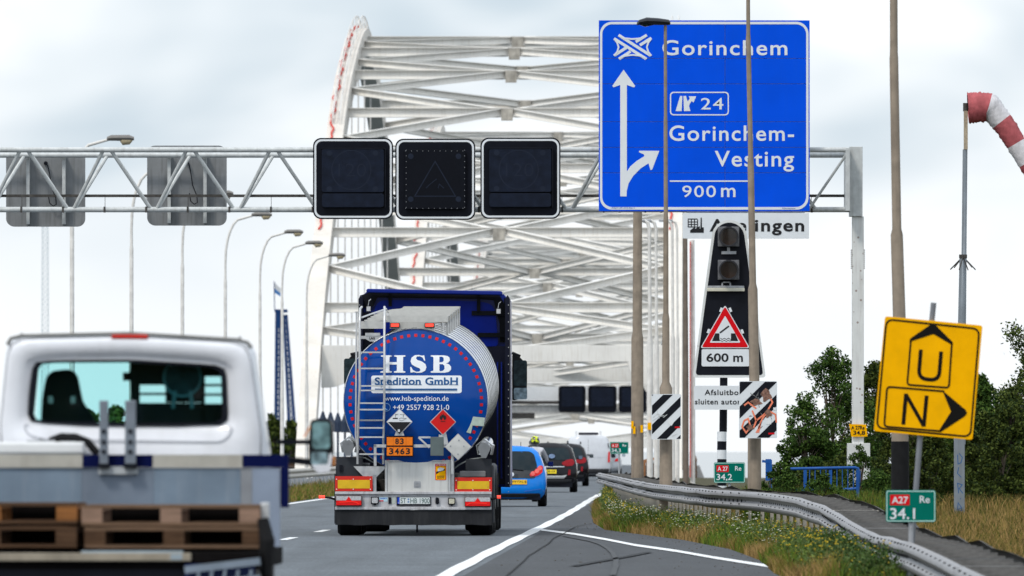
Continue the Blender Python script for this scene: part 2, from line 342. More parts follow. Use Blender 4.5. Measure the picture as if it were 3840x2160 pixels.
def gp(cx, cy, k=.5435, ox=1700, oy=1700):
    y = oy + cy*k; Y = EYE*F/(y - 1675); return ((ox + cx*k - 1920)*Y/F, Y)
def gstroke(name, crop, w, m, z):
    b = MB(); P = [Vector(gp(*c)) for c in crop]; v = []
    for i, p in enumerate(P):
        wx = w[i] if hasattr(w, '__len__') else w; v += [(p.x - wx/2, p.y, z), (p.x + wx/2, p.y, z)]
    # widen along the viewing depth where the line runs crosswise
    b.add(v, [(2*i, 2*i + 1, 2*i + 3, 2*i + 2) for i in range(len(P) - 1)]); return tag(b.build(name, m), kind='structure')
b = MB(); P = [Vector(gp(*c)) for c in [(600, 533), (830, 562), (1050, 600), (1250, 640), (1530, 680), (1800, 728), (2155, 784)]]; v = []
for p in P: v += [(p.x, p.y - 1.5, .013), (p.x + .03, p.y + 2.2, .013)]
b.add(v, [(2*i, 2*i + 1, 2*i + 3, 2*i + 2) for i in range(len(P) - 1)]); tag(b.build('exit_line', ROADLINE), kind='structure')
CRACK = mat('crack_tar', (.02, .02, .021), .9, var=.3)
gstroke('crack', [(955, 492), (905, 498), (842, 512), (800, 535), (770, 555), (730, 572), (690, 592), (655, 630), (600, 662), (560, 690), (520, 712), (492, 745), (460, 772), (420, 808), (375, 846), (340, 880)], .022, CRACK, .017)
gstroke('crack', [(1350, 688), (1220, 715), (1080, 740), (940, 765), (830, 785)], .12, mat('skid', (.031, .033, .036), .9), .017)
gstroke('old_marking', [(760, 575), (860, 595), (950, 612), (1020, 635), (1070, 665), (1105, 700), (1122, 740), (1120, 790), (1100, 850)], .07, mat('worn_marking', (.065, .068, .072), .8, var=.4, scale=30), .017)
LEAFDEB = mat('debris', (.09, .07, .05), .9)
b = MB()
for i in range(160):
    Y = random.uniform(130, 215); u = random.uniform(-2.4, verge_u(Y) - .02) if random.random() < .4 else verge_u(Y) - random.expovariate(4)
    x = RX(u, Y); a = random.uniform(.004, .013); b.box(x - a, x + a, Y - a*2, Y + a*2, .004, .004 + a*.6)
tag(b.build('debris', LEAFDEB), kind='stuff')
g = MB(); g.add([(7.1, 172, -.02), (7.1, 60, -.02), (13, 60, -.02), (13, 140, -.02)], [(0, 1, 2, 3)]); tag(g.build('side_road', ASPHS), kind='structure')
# bridge deck
b = MB(); v = []
DK = [541, 700, 900, 950, 1000, 1050, 1100, 1160, 1300]
for Y in DK:
    for u, z in ((-20.6, -.03), (.6, -.03), (.6, -2.2), (-20.6, -2.2)): v.append((RX(u, Y), Y, zroad(Y) + z))
f = []
for i in range(len(DK) - 1):
    for k in range(4): f.append((4*i + k, 4*i + (k + 1) % 4, 4*i + 4 + (k + 1) % 4, 4*i + 4 + k))
b.add(v, f + [(0, 1, 2, 3)]); tag(b.build('bridge_deck', mat('deck_concrete', (.3, .29, .27), .85, var=.2)), kind='structure')
# ------------------------------------------------------------------ arch bridge spans
ZR = [(536, -1.5), (540, 1.2), (545, 3.9), (550, 6.4), (556, 8.7), (562, 10.7), (568, 12.6), (574, 14.4), (580, 16.1), (586.5, 17.8), (592.7, 19.3), (599, 20.6), (605.8, 21.7), (611, 22.5), (617, 23.3), (622.5, 23.9), (628, 24.3), (632, 24.4)]
ZR = ZR + [(1264 - d, z) for d, z in reversed(ZR[:-1])]
def zrib(D):
    for (a, za), (c, zc) in zip(ZR, ZR[1:]):
        if a <= D <= c: return za + (zc - za)*(D - a)/(c - a)
    return -1.5
UL, UR, UC = -18.35, -.9, -9.62
def make_span():
    t = thing('arch_span', 'nearest cream steel arch span of the river bridge, braced overhead behind the tanker', 'bridge', (RX(UC, 540), 540, 0), 'steel arch spans of the bridge one behind the other')
    for u in (UL, UR):
        b = MB(); v = []; n = len(ZR)
        for i, (D, z) in enumerate(ZR):
            a, c = ZR[max(0, i - 1)], ZR[min(n - 1, i + 1)]; d = Vector((c[0] - a[0], c[1] - a[1])).normalized(); nn = Vector((-d.y, d.x))
            hw = .44; h = 1.5 + (.5 if i in (0, 1, n - 2, n - 1) else 0)
            for sx, k in ((-hw, .25), (hw, .25), (hw, .25 - h), (-hw, .25 - h)): v.append((RX(u, D) + sx, D + nn.x*k, z + nn.y*k))
        f = []
        for i in range(n - 1):
            for k in range(4): f.append((4*i + k, 4*i + (k + 1) % 4, 4*i + 4 + (k + 1) % 4, 4*i + 4 + k))
        f += [(0, 1, 2, 3), (4*n - 1, 4*n - 2, 4*n - 3, 4*n - 4)]
        rib = b.add(v, f).build('arch_rib', CREAM2, t)
        # inspection handrail on the crown of the rib
        b = MB()
        for i, (D, z) in enumerate(ZR[9:-9]):
            for sx in (-.18, .18): b.cyl((RX(u, D) + sx, D, z + .2), (RX(u, D) + sx, D, z + .95), .035, n=5)
        for sx in (-.18, .18):
            for hh in (.5, .93): b.tube([(RX(u, D) + sx, D, z + hh) for D, z in ZR[9:-9]], .03, n=5)
        b.build('handrail', PALE, rib)
        b = MB(); pts = []
        for i in range(215):
            D = 566 + i*.3; z = zrib(D); dz = (zrib(D + .5) - zrib(D - .5)); q = Vector((-dz, 1)).normalized()*.34; pts.append((RX(u, D) - .2 + .07*math.sin(i*.33) + .05*math.sin(i*.9) + .03*math.sin(i*.13), D + q.x, z + q.y))
        b.tube(pts, .055, n=5); b.build('rope', REDROPE, rib)
    beams = [550, 556, 568, 580, 592.7, 605.8, 617, 628]; beams += [1264 - d for d in reversed(beams)]
    for i, D in enumerate(beams):
        z = zrib(D) - .45; h = .42; portal = i in (0, len(beams) - 1)
        b = MB(); L_, R_ = RX(UL, D) + .45, RX(UR, D) - .45
        if portal:
            zb = z - .05; P = [(L_, zb + .45), (R_, zb + .45), (R_, zb - 1.6)]
            P += [(R_ - .25 - 1.5*math.sin(R(a)), zb - 1.6 + 1.25*(1 - math.cos(R(a)))) for a in range(0, 91, 15)]
            P += [(L_ + .25 + 1.5*math.sin(R(a)), zb - 1.6 + 1.25*(1 - math.cos(R(a)))) for a in range(90, -1, -15)] + [(L_, zb - 1.6)]
            b.prism(P, D - .4, D + .4).build('portal_beam', CREAM, t, bevel=.02)
            continue
        b.box(L_, R_, D - .03, D + .03, z - h/2, z + h/2); b.box(L_, R_, D - .22, D + .22, z + h/2, z + h/2 + .04); b.box(L_, R_, D - .22, D + .22, z - h/2 - .04, z - h/2)
        cb = b.build('cross_beam', CREAM, t); b = MB(); b.box((L_ + R_)/2 - .3, (L_ + R_)/2 + .3, D - .235, D + .235, z - h/2 - .2, z + h/2 - .01); b.build('gusset', mat('gusset_dark', (.44, .41, .36), .8, var=.3, scale=3, streak=.4), cb)  # gusset plates in a darker tone than the beams, streaked brown
    for i in range(len(beams) - 1):
        if i == 7: continue
        A, B = beams[i], beams[i + 1]; mid = (A + B)/2; zm = zrib(mid) - .45
        for u, sg in ((UL, 1), (UR, -1)):
            for q in (A, B):
                b = MB(); p0 = Vector((RX(UC, q) - sg*.35, q, zrib(q) - .42)); p1 = Vector((RX(u, mid) + sg*.44, mid, zm)); d = (p1 - p0)
                b.bar(p0, p1, .05, .3); b.bar(p0 + Vector((0, 0, .17)), p1 + Vector((0, 0, .17)), .34, .04); b.bar(p0 - Vector((0, 0, .17)), p1 - Vector((0, 0, .17)), .34, .04)
                b.build('diagonal_brace', CREAM, t)
    for u in (UL, UR):
        for k in range(14):
            D = 556 + k*12 - 2; z = zrib(D) - 1.0; b = MB(); x = RX(u, D)
            b.cyl((x, D, 2.2), (x, D, z), .04, n=6)
            h = b.build('hanger', PALE, t)
            b = MB(); b.cyl((x, D, 2.2), (x, D, 2.75), .2, .2, n=8); b.cyl((x, D, 2.75), (x, D, 3.2), .2, .05, n=8); b.cyl((x, D, -.2), (x, D, 2.2), .06, n=6)
            b.build('socket', mat('socket_blue', (.03, .045, .08), .6), h)
    for u in (-20.0, .2):
        b = MB(); x0, x1 = RX(u, 540), RX(u, 724)
        for zz, hh in ((.8, .14), (.45, .08), (.12, .3)): b.bar((x0, 540, zz), (x1, 724, zz), .1, hh)
        for k in range(62): Y = 540.5 + k*3; b.box(RX(u, Y) - .04, RX(u, Y) + .04, Y - .04, Y + .04, -.05, .85)
        b.build('parapet', BROWN, t)
    return t
span = make_span()
for i, (dy, dz, lab) in enumerate(((190, 0, 'second cream steel arch span, its left rib seen through the hangers of the first'), (381, -4.2, 'farthest cream steel arch span, its low braces seen under the distant dark signal panels'))):
    c = copy_tree(span); c.location = (span.location.x + M_*dy, span.location.y + dy, dz); c['label'] = lab
# ------------------------------------------------------------------ overhead gantry with signs
GD = 230.0; gs = F/GD
GANT = mat('gantry_paint', (.55, .57, .57), .5, .1, var=.12, scale=8, streak=.3, scol=(.22, .2, .18))
gy = lambda y: EYE + (1675 - y)/gs
gx = lambda x: (x - 1920)/gs
gan = thing('sign_gantry', 'grey tubular lattice gantry spanning the motorway, its white rust spotted post standing at the right', 'gantry', (gx(3215), GD, 0))
zt, zb, zt2 = gy(564), gy(786), gy(573)
MB().cyl((gx(-900), GD - .5, zt), (gx(3180), GD - .5, zt), .054, n=12).build('top_chord', GANT, gan, smooth=True)
MB().cyl((gx(-900), GD + .6, zt - .08), (gx(3180), GD + .6, zt - .08), .054, n=12).build('top_chord', GANT, gan, smooth=True)
MB().cyl((gx(-900), GD, zb), (gx(3190), GD, zb), .055, n=12).build('bottom_chord', GANT, gan, smooth=True)
b = MB(); b.box(gx(-900), gx(3185), GD + .25, GD + .38, gy(738), gy(728)); b.build('cable_tray', DARKST, gan)
for k in range(-2, 11):
    xt = 93 + 311.5*k; xb = xt + 171
    for a, c in ((xt - 13, xb - 313 + 13), (xt + 13, xb - 10)):
        if a > 3160 or c > 3160: continue
        MB().cyl((gx(a), GD - .5, zt), (gx(c), GD, zb), .038, n=8).build('diagonal', GANT, gan, smooth=True)
        MB().cyl((gx(a + 8), GD + .6, zt - .08), (gx(c + 2), GD, zb), .038, n=8).build('diagonal', GANT, gan, smooth=True)
b = MB()
for k in range(-6, 40):
    x = gx(80 + 156*k); 
    if x < gx(3150): b.box(x - .018, x + .018, GD - .07, GD + .07, zb - .06, zb + .06); b.box(x - .005, x + .005, GD + .28, GD + .29, zb, gy(735))
b.split('clamp', DARKST, gan)
b = MB(); b.box(gx(3168), gx(3184), GD - .55, GD + .65, gy(792), gy(558)); b.build('end_plate', GANT, gan)
MB().cyl((gx(3030), GD - .1, gy(790)), (gx(3172), GD - .5, gy(580)), .03, n=8).build('diagonal', GANT, gan, smooth=True)
POSTW = mat('post_white_spotted', (.7, .71, .7), .55, var=.06, scale=3, streak=.3, scol=(.2, .12, .09), spots=.75)
b = MB(); b.box(gx(3185), gx(3234), GD - .15, GD + .35, gy(812), gy(550)); b.build('post_head', GANT, gan, bevel=.01)
b = MB(); b.box(gx(3196), gx(3239), GD - .1, GD + .3, -.1, gy(812)); b.build('post', POSTW, gan, bevel=.01)
b = MB()
for zz in range(10): 
    for x in (3193, 3241): b.box(gx(x) - .014, gx(x) + .014, GD, GD + .04, gy(936 + zz*7.5), gy(940 + zz*7.5))
b.split('bolt', DARKST, gan)
b = MB(); b.box(gx(3178), gx(3262), GD - .2, GD + .4, -.1, gy(1662)); b.build('post_foot', mat('foot_white', (.62, .63, .62), .6, spots=.3, var=.1), gan, bevel=.01)
yp = thing('kilometre_plate', 'small yellow distance plate strapped to the white gantry post', 'road sign', (gx(3216), GD - .2, gy(1640)))
MB().prism([(gx(3183), gy(1590)), (gx(3247), gy(1592)), (gx(3252), gy(1637)), (gx(3192), gy(1638))][::-1], GD - .17, GD - .15).build('plate', SIGNY, yp)
text('A 27Re', gx(3191), gx(3241), gy(1611), gy(1597), GD - .171, BLACK, yp, bold=.02); text('34,8', gx(3199), gx(3243), gy(1633), gy(1615), GD - .171, BLACK, yp, bold=.02)
MATB = mat('matrix_black', (.004, .005, .010), .5, var=.3, scale=3, spec=.12); MATD = mat('matrix_display', (.007, .011, .024), .4, var=.3, scale=6, streak=.15, scol=(.003, .004, .008), spec=.15); MATL = mat('matrix_led', (.012, .017, .032), .5, spec=.15)
def matrix_sign(x0, x1, y0, y1, kind, label, D=GD, small=False, group='dark lane signal panels hung on the gantry'):
    v = V(0, 0, 1, D); r = 30 if not small else 12
    t = thing('lane_signal', label, 'lane signal', (v.x((x0 + x1)/2), D - .9, v.z(y1)), group)
    y = D - .95
    MB().prism(v.rr(x0, x1, y0, y1, r, 8), y, y + .06).build('board', MATB, t)
    if small:
        MB().prism(v.rr(x0 + 12, x1 - 12, y0 + 10, y1 - 22, 6, 4), y - .05, y - .001).build('display', MATD, t); return t
    MB().ringp(v.rr(x0 + 5, x1 - 5, y0 + 5, y1 - 5, 27, 8), v.rr(x0 + 12, x1 - 12, y0 + 12, y1 - 12, 22, 8), y - .004, y - .001).build('border', SIGNW, t)
    if kind == 'speed':
        MB().prism(v.rr(x0 + 33, x0 + 265, y0 + 41, y0 + 203, 8, 4), y - .09, y - .006).build('display', MATD, t, bevel=.008)
        MB().prism(v.rr(x0 + 33, x0 + 265, y0 + 208, y0 + 259, 10, 4), y - .09, y - .006).build('lower_display', MATD, t, bevel=.008)
        b = MB(); b.box(v.x(x0 + 268), v.x(x0 + 272), y - .1, y - .006, v.z(y0 + 260), v.z(y0 + 38)); b.box(v.x(x0 + 31), v.x(x0 + 268), y - .1, y - .006, v.z(y0 + 41), v.z(y0 + 37)); b.build('hood', BLACK, t)
        yy = y - .0905; cx, cy = x0 + 143, y0 + 120
        MB().ringp(circ(v.x(cx), v.z(cy), v.l(75), 40), circ(v.x(cx), v.z(cy), v.l(71), 40), yy - .001, yy).build('led_ring', MATL, t)
        text('120', v.x(cx - 48), v.x(cx + 55), v.z(cy + 25), v.z(cy - 24), yy, MATL, t, depth=.001, bold=-.015); cor = ((28, 16), (200, 16), (28, 150), (200, 150))
        bx, by = x0 + 33, y0 + 41
    else:
        MB().prism(v.rr(x0 + 36, x0 + 262, y0 + 41, y0 + 262, 8, 4), y - .09, y - .006).build('display', mat('matrix_display_black', (.003, .004, .008), .5, spec=.12), t, bevel=.008)
        yy = y - .0905
        P = [(x0 + 149, y0 + 85), (x0 + 225, y0 + 215), (x0 + 73, y0 + 215)]; MB().stroke(v.p(P), v.l(4), yy - .001, yy, closed=True).build('led_triangle', MATL, t)
        MB().stroke(v.p([(x0 + 115, y0 + 185), (x0 + 128, y0 + 172), (x0 + 155, y0 + 150)]), v.l(3), yy - .001, yy).stroke(v.p([(x0 + 160, y0 + 185), (x0 + 165, y0 + 170), (x0 + 182, y0 + 185)]), v.l(3), yy - .001, yy).build('led_drawbridge', MATL, t)
        b = MB()
        for k in range(11):
            q = 42 + 21.4*k
            for (a, c) in ((q - 4, 45), (q - 4, 259), (40, q), (258, q)): b.box(v.x(x0 + a), v.x(x0 + a + 2), yy - .004, yy + .02, v.z(y0 + c), v.z(y0 + c + 2))
        tag(b.build('rivets', STEEL, t), kind='stuff'); cor = ((22, 25), (200, 25), (22, 185), (200, 185)); bx, by = x0 + 36, y0 + 41
    for a, c in cor: MB().prism(circ(v.x(bx + a), v.z(by + c), v.l(10.5), 16), yy - .002, yy).build('lamp', MATL, t)
    b = MB(); b.box(v.x(x0 + 70), v.x(x0 + 85), D - .89, D - .4, zb - .1, zt + .1); b.box(v.x(x0 + 215), v.x(x0 + 230), D - .89, D - .4, zb - .1, zt + .1); b.build('bracket', GANT, t)
    return t
matrix_sign(1177, 1476, 522, 825, 'speed', 'leftmost of the three dark lane signals, above the left side of the tanker cab')
matrix_sign(1484, 1783, 525, 828, 'bridge', 'middle dark lane signal with a faint unlit triangle on its rivet edged screen')
matrix_sign(1802, 2101, 521, 824, 'speed', 'rightmost of the three dark lane signals, nearest the blue direction sign')
BACK = mat('panel_back_grey', (.25, .26, .27), .6, .2, var=.14, scale=3, streak=.5, scol=(.1, .1, .1))
for (x0, x1, y0, y1, lab) in ((15, 312, 548, 846, 'grey back of the signal panel at the far left of the gantry'), (546, 845, 541, 842, 'streaked grey back of the signal panel nearer the dark lane signals')):
    v = V(0, 0, 1, GD); t = thing('signal_panel', lab, 'signal panel', (v.x((x0 + x1)/2), GD + 1, v.z(y1)), 'lane signal panels facing the other carriageway')
    MB().prism(v.rr(x0, x1, y0, y1, 30, 8), GD + .95, GD + 1.15).build('back_plate', BACK, t, bevel=.02)
    for q in (78, 213): b = MB(); b.box(v.x(x0 + q), v.x(x0 + q + 12), GD + .7, GD + .948, v.z(y1 - 8), v.z(y0 + 25)); b.build('bracket', GANT, t)
    b = MB(); b.tube([(v.x(x0 + a), GD + .8, v.z(y0 + c)) for a, c in ((150, 60), (158, 70), (165, 100), (172, 150), (188, 190), (190, 215), (178, 222), (165, 210), (160, 180))], .011, n=5); b.cyl((v.x(x0 + 150), GD + .8, v.z(y0 + 60)), (v.x(x0 + 150), GD + .94, v.z(y0 + 60)), .04, n=8); b.build('cable', BLACK, t)
# blue direction sign
q = V(2200, 0, .6211, GD); yb = GD - .95
bs = thing('direction_sign', 'large blue motorway direction sign with white lettering and arrows on the gantry', 'direction sign', (q.x(705), GD - .9, q.z(1282)))
rows = [132, 362, 515, 743, 897, 1050, 1282]; colsx = [70, 830, 1340]
for i in range(6):
    for j in range(2):
        b = MB(); b.box(q.x(colsx[j]) + .004, q.x(colsx[j + 1]) - .004, yb, yb + .05, q.z(rows[i + 1]) + .0045, q.z(rows[i]) - .0045); b.build('panel', SIGNB, bs)
b = MB(); b.box(q.x(75), q.x(1335), yb + .03, yb + .06, q.z(1278), q.z(136)); 
for xx in (190, 440, 900, 1200): b.box(q.x(xx), q.x(xx + 14), yb + .061, yb + .5, q.z(1288), q.z(150))
b.build('backing_frame', GANT, bs)
yl = yb - .002
MB().ringp(q.rr(78, 1332, 142, 1272, 72, 10), q.rr(92, 1318, 157, 1256, 60, 10), yl - .003, yl).build('border', SIGNW, bs)
A = [(200, 1192), (200, 522), (160, 536), (152, 528), (220, 430), (290, 528), (283, 537), (240, 522), (240, 1042), (262, 1010), (300, 978), (345, 950), (343, 940), (312, 926), (315, 917), (435, 918), (392, 1030), (382, 1034), (370, 993), (322, 1024), (277, 1070), (250, 1115), (239, 1160), (238, 1192)]
MB().prism(q.p(A), yl - .003, yl).build('arrow', SIGNW, bs)
b = MB(); w = q.l(15)
for st in ([(163, 243), (355, 365)], [(190, 222), (383, 345)], [(163, 345), (236, 298)], [(193, 365), (262, 320)], [(293, 263), (360, 222)], [(318, 283), (387, 240)], [(190, 224), (225, 241), (275, 246), (325, 241), (360, 224)], [(190, 363), (225, 347), (275, 341), (325, 347), (360, 363)], [(163, 243), (182, 268), (190, 295), (182, 322), (163, 346)], [(387, 243), (368, 268), (360, 295), (368, 322), (387, 346)]):
    w = q.l(17 if len(st) == 2 else 10); yo = .0009*len(b.pc); b.stroke(q.p(st), w, yl - .003 - yo, yl)
b.build('interchange_symbol', SIGNW, bs)
for s_, x0, x1, y0, y1, bd in (('Gorinchem', 453, 1205, 252, 344, .012), ('24', 685, 820, 600, 669, .004), ('Gorinchem-', 495, 1245, 765, 859, .012), ('Vesting', 768, 1245, 918, 1043, .012), ('900', 573, 775, 1127, 1197, .004), ('m', 806, 893, 1140, 1196, .01), ('A027-34.275-Re-1', 148, 285, 1254, 1266, 0), ('Rijkswaterstaat', 1175, 1252, 1259, 1269, 0)):
    text(s_, q.x(x0), q.x(x1), q.z(y1), q.z(y0), yl - (.004 if y0 > 1200 else 0), SIGNW if y0 < 1200 else mat('small_print', (.1, .2, .5)), bs, bold=bd, space=1.12)
b = MB(); b.ringp(q.rr(499, 853, 563, 705, 22), q.rr(506, 846, 570, 698, 17), yl - .003, yl); b.build('exit_number_frame', SIGNW, bs)
b = MB(); b.prism(q.p([(560, 588), (574, 588), (569, 679), (533, 679)]), yl - .003, yl); b.prism(q.p([(580, 588), (596, 588), (600, 606), (606, 622), (618, 603), (612, 590), (657, 590), (640, 628), (630, 618), (618, 635), (614, 650), (622, 679), (583, 679)]), yl - .003, yl); b.build('exit_symbol', SIGNW, bs)
b = MB(); b.box(q.x(498), q.x(968), yl - .003, yl, q.z(1104), q.z(1096)); b.build('rule', SIGNW, bs)
ws = thing('industry_sign', 'white sign with black factory symbol hanging under the blue direction sign', 'road sign', (q.x(955), GD - .9, q.z(1447)))
b = MB(); b.box(q.x(575), q.x(1335), yb, yb + .05, q.z(1445), q.z(1292)); b.build('panel', SIGNW, ws, bevel=.004)
b = MB(); b.box(q.x(600), q.x(1310), yb + .051, yb + .3, q.z(1300), q.z(1270)); b.build('hanger_bar', GANT, ws)
BK = mat('sign_black', (.015, .015, .017), .5, var=.1)
text('Avelingen', q.x(737), q.x(1306), q.z(1426), q.z(1328), yl, BK, ws, bold=.025, space=1.15)
b = MB(); st = q.p
b.prism(st([(606, 1325), (664, 1325), (664, 1331), (670, 1331), (670, 1325), (674, 1325)][:3] + [(664, 1331), (606, 1331)]), yl - .003, yl)
for xx in (606, 625, 644, 663): b.box(q.x(xx), q.x(xx + 5), yl - .003, yl, q.z(1378), q.z(1331.2))
for yy in (1343, 1358, 1373): b.box(q.x(611.2), q.x(662.8), yl - .0034, yl, q.z(yy + 5), q.z(yy))
b.prism(st([(620, 1410), (620, 1396), (650, 1374), (650, 1388), (678, 1370), (678, 1386), (682, 1386), (683, 1320), (690, 1320), (691, 1378), (702, 1378), (702, 1410)]), yl - .0044, yl)
b.build('factory_symbol', BK, ws)
# far signal gantry inside the bridge
D2 = 885.0; v2 = V(0, 0, 1, D2)
g2 = thing('far_gantry', 'white distant signal gantry beam across the bridge carrying small dark panels', 'gantry', (v2.x(1900), D2, 0))
b = MB(); b.box(v2.x(1560), v2.x(2520), D2, D2 + .8, v2.z(1502), v2.z(1450)); b.build('beam', WHITE, g2)
b = MB(); b.box(v2.x(1560), v2.x(2100), D2 - .3, D2 - .01, v2.z(1516), v2.z(1503)); b.build('cable_tray', DARKST, g2)
b = MB(); b.box(v2.x(1560), v2.x(2440), D2 + .1, D2 + .7, v2.z(1552), v2.z(1518)); b.build('lower_beam', PALE, g2)
b = MB(); b.box(v2.x(1885), v2.x(2005), D2 - .4, D2 + .09, v2.z(1570), v2.z(1548)); b.build('duct', DARKST, g2)
for x in (1562, 2515): b = MB(); b.box(v2.x(x) - .2, v2.x(x) + .2, D2 + .81, D2 + 1.2, -1, v2.z(1450)); b.build('post', WHITE, g2)
for i, (x0, x1, lab) in enumerate(((2094, 2196, 'distant dark lane signal above the blue car, left of three'), (2205, 2312, 'distant dark lane signal above the white van, middle of three'), (2320, 2425, 'distant dark lane signal partly hidden by the tan lamp post, right of three'))):
    matrix_sign(x0, x1, 1447, 1547, 'speed', lab, D2 - .2, True, 'distant lane signals over the bridge')
# ------------------------------------------------------------------ lamp posts on the right
def stepped_post(name, label, D, secs, mtl, base_w=None, group='tan stepped lamp posts on the right', cat='lamp post', lamp=None):
    """secs: list of (px centre x, px y top, px width) from top to base"""
    v = V(0, 0, 1, D); xb = secs[-1][0]
    t = thing(name, label, cat, (v.x(xb), D, 0), group)
    b = MB(); prof = []
    for i, (x, y, w) in enumerate(secs):
        yn = secs[i + 1][1] if i + 1 < len(secs) else None; xn = secs[i + 1][0] if i + 1 < len(secs) else x
        prof.append((v.x(x), v.z(y), v.l(w)/2))
        if yn is not None:
            prof.append((v.x(xn), v.z(yn - 22), v.l(w*1.06)/2))
    prof.append((v.x(xb), -.1, v.l(secs[-1][2])*.53))
    b.tube([(x, D, z) for x, z, r in prof], [r for x, z, r in prof], n=16)
    s = b.build('shaft', mtl, t, smooth=True, ang=60)
    if lamp: lamp(t, v)
    return t
def lampB(t, v):
    y = v.D; b = MB(); b.add(*loft([(v.x(2388), .02, .03, v.z(90)), (v.x(2396), .12, .05, v.z(84)), (v.x(2425), .16, .075, v.z(79)), (v.x(2470), .16, .07, v.z(81)), (v.x(2508), .1, .055, v.z(84)), (v.x(2514), .06, .03, v.z(86))], y)); h = b.build('lamp_head', mat('lamp_dark', (.02, .022, .028), .35), t, smooth=True)
    b = MB(); b.add(*loft([(v.x(2400), .1, .02, v.z(91)), (v.x(2420), .12, .05, v.z(92)), (v.x(2450), .08, .02, v.z(91))], y)); b.build('lamp_glass', DARKGL, h, smooth=True)
def loft(secs, y, n=10):      # sections along X: (x, half depth, half height, z)
    v = []; f = []
    for x, a, c, z in secs:
        for k in range(n): t = 2*math.pi*k/n; v.append((x, y + a*math.cos(t), z + c*math.sin(t)))
    for i in range(len(secs) - 1):
        for k in range(n): f.append((i*n + k, i*n + (k + 1) % n, (i + 1)*n + (k + 1) % n, (i + 1)*n + k))
    return v, f + [tuple(range(n)), tuple(range(len(v) - 1, len(v) - n - 1, -1))]
pA = stepped_post('lamp_post', 'tan stepped lamp post left of the striped board post, with yellow stickers low down', 275, [(2390, 330, 24), (2391, 800, 34), (2390, 1268, 45), ], TAN)
pB = stepped_post('lamp_post', 'tan lamp post with its dark flat lamp head in front of the blue sign', 222, [(2495, 95, 12), (2496, 455, 15), (2497, 825, 19), (2497, 1195, 27), (2497, 1455, 47)], TAN, lamp=lampB)
pC = stepped_post('lamp_post', 'tan lamp post crossing the blue sign and holding the graffitied striped board', 213, [(2804, -330, 14), (2806, 145, 18), (2815, 610, 24), (2823, 1085, 36), (2829, 1460, 49)], TAN)
pD = stepped_post('lamp_post', 'thick tan lamp post behind the yellow detour sign, black banded near its foot', 150, [(3350, -600, 28), (3352, 220, 33), (3363, 880, 46), (3375, 1300, 62)], TAN)
vD = V(0, 0, 1, 150); MB().tube([(vD.x(3375.5), 150, vD.z(1655)), (vD.x(3376), 150, -.05)], vD.l(67)/2, n=18).build('black_band', RUBBER, pD, smooth=True)
v = V(0, 0, 1, 275); b = MB()
for x, y in ((2371, 1592), (2378, 1612), (2406, 1607)): b.box(v.x(x) - .03, v.x(x) + .03, 275 - .19, 275 - .165, v.z(y + 15), v.z(y - 13))
b.split('sticker', SIGNY, pA)
GRP = 'pale lamp posts running towards the bridge on the right'
for D, x, w, lab in ((300, 2437, 22, 'pale lamp post just right of the stickered tan post, nearest of the pale row'), (345, 2462, 18, 'pale lamp post, second in the pale row, partly hidden by the striped board post'), (395, 2523, 17, 'pale lamp post just right of the striped board post'), (450, 2541, 13, 'thin pale lamp post right of the striped board, last of the pale row')):
    t = stepped_post('lamp_post', lab, D, [(x - 2, 900, w*.6), (x, 1275, w)], PALE, group=GRP)
    vv = V(0, 0, 1, D); MB().tube([(vv.x(x - 2), D, vv.z(905)), (vv.x(x - 2), D, vv.z(860)), (vv.x(x - 8), D, vv.z(835)), (vv.x(x - 22), D, vv.z(828))], .05, n=6).build('arm', PALE, t, smooth=True)
    b = MB(); b.box(vv.x(x - 52), vv.x(x - 20), D - .1, D + .1, vv.z(832), vv.z(822)); b.build('lamp_head', STEEL, t, bevel=.02)
v = V(0, 0, 1, 300); b = MB(); b.box(v.x(2428), v.x(2446), 299.8, 299.9, v.z(1612), v.z(1585)); b.build('sticker', SIGNY, bpy.data.objects[t.name] if False else [o for o in COL.objects if o.get('label', '').startswith('pale lamp post just right of the stickered')][0])
t = stepped_post('lamp_post', 'dark brown lamp post between the striped board and the bridge warning sign', 330, [(2570, 895, 16), (2571, 1170, 18), (2572, 1400, 20)], mat('brown_post', (.17, .135, .11), .8, var=.2, streak=.3), group=GRP)
t = stepped_post('lamp_post', 'white post with red edge just left of the bridge warning sign', 420, [(2597, 900, 15), (2598, 1300, 17)], PALE, group=GRP)
b = MB(); vv = V(0, 0, 1, 420); b.box(vv.x(2586), vv.x(2590), 419.8, 419.9, vv.z(1790), vv.z(905)); b.build('red_strip', REDROPE, t)
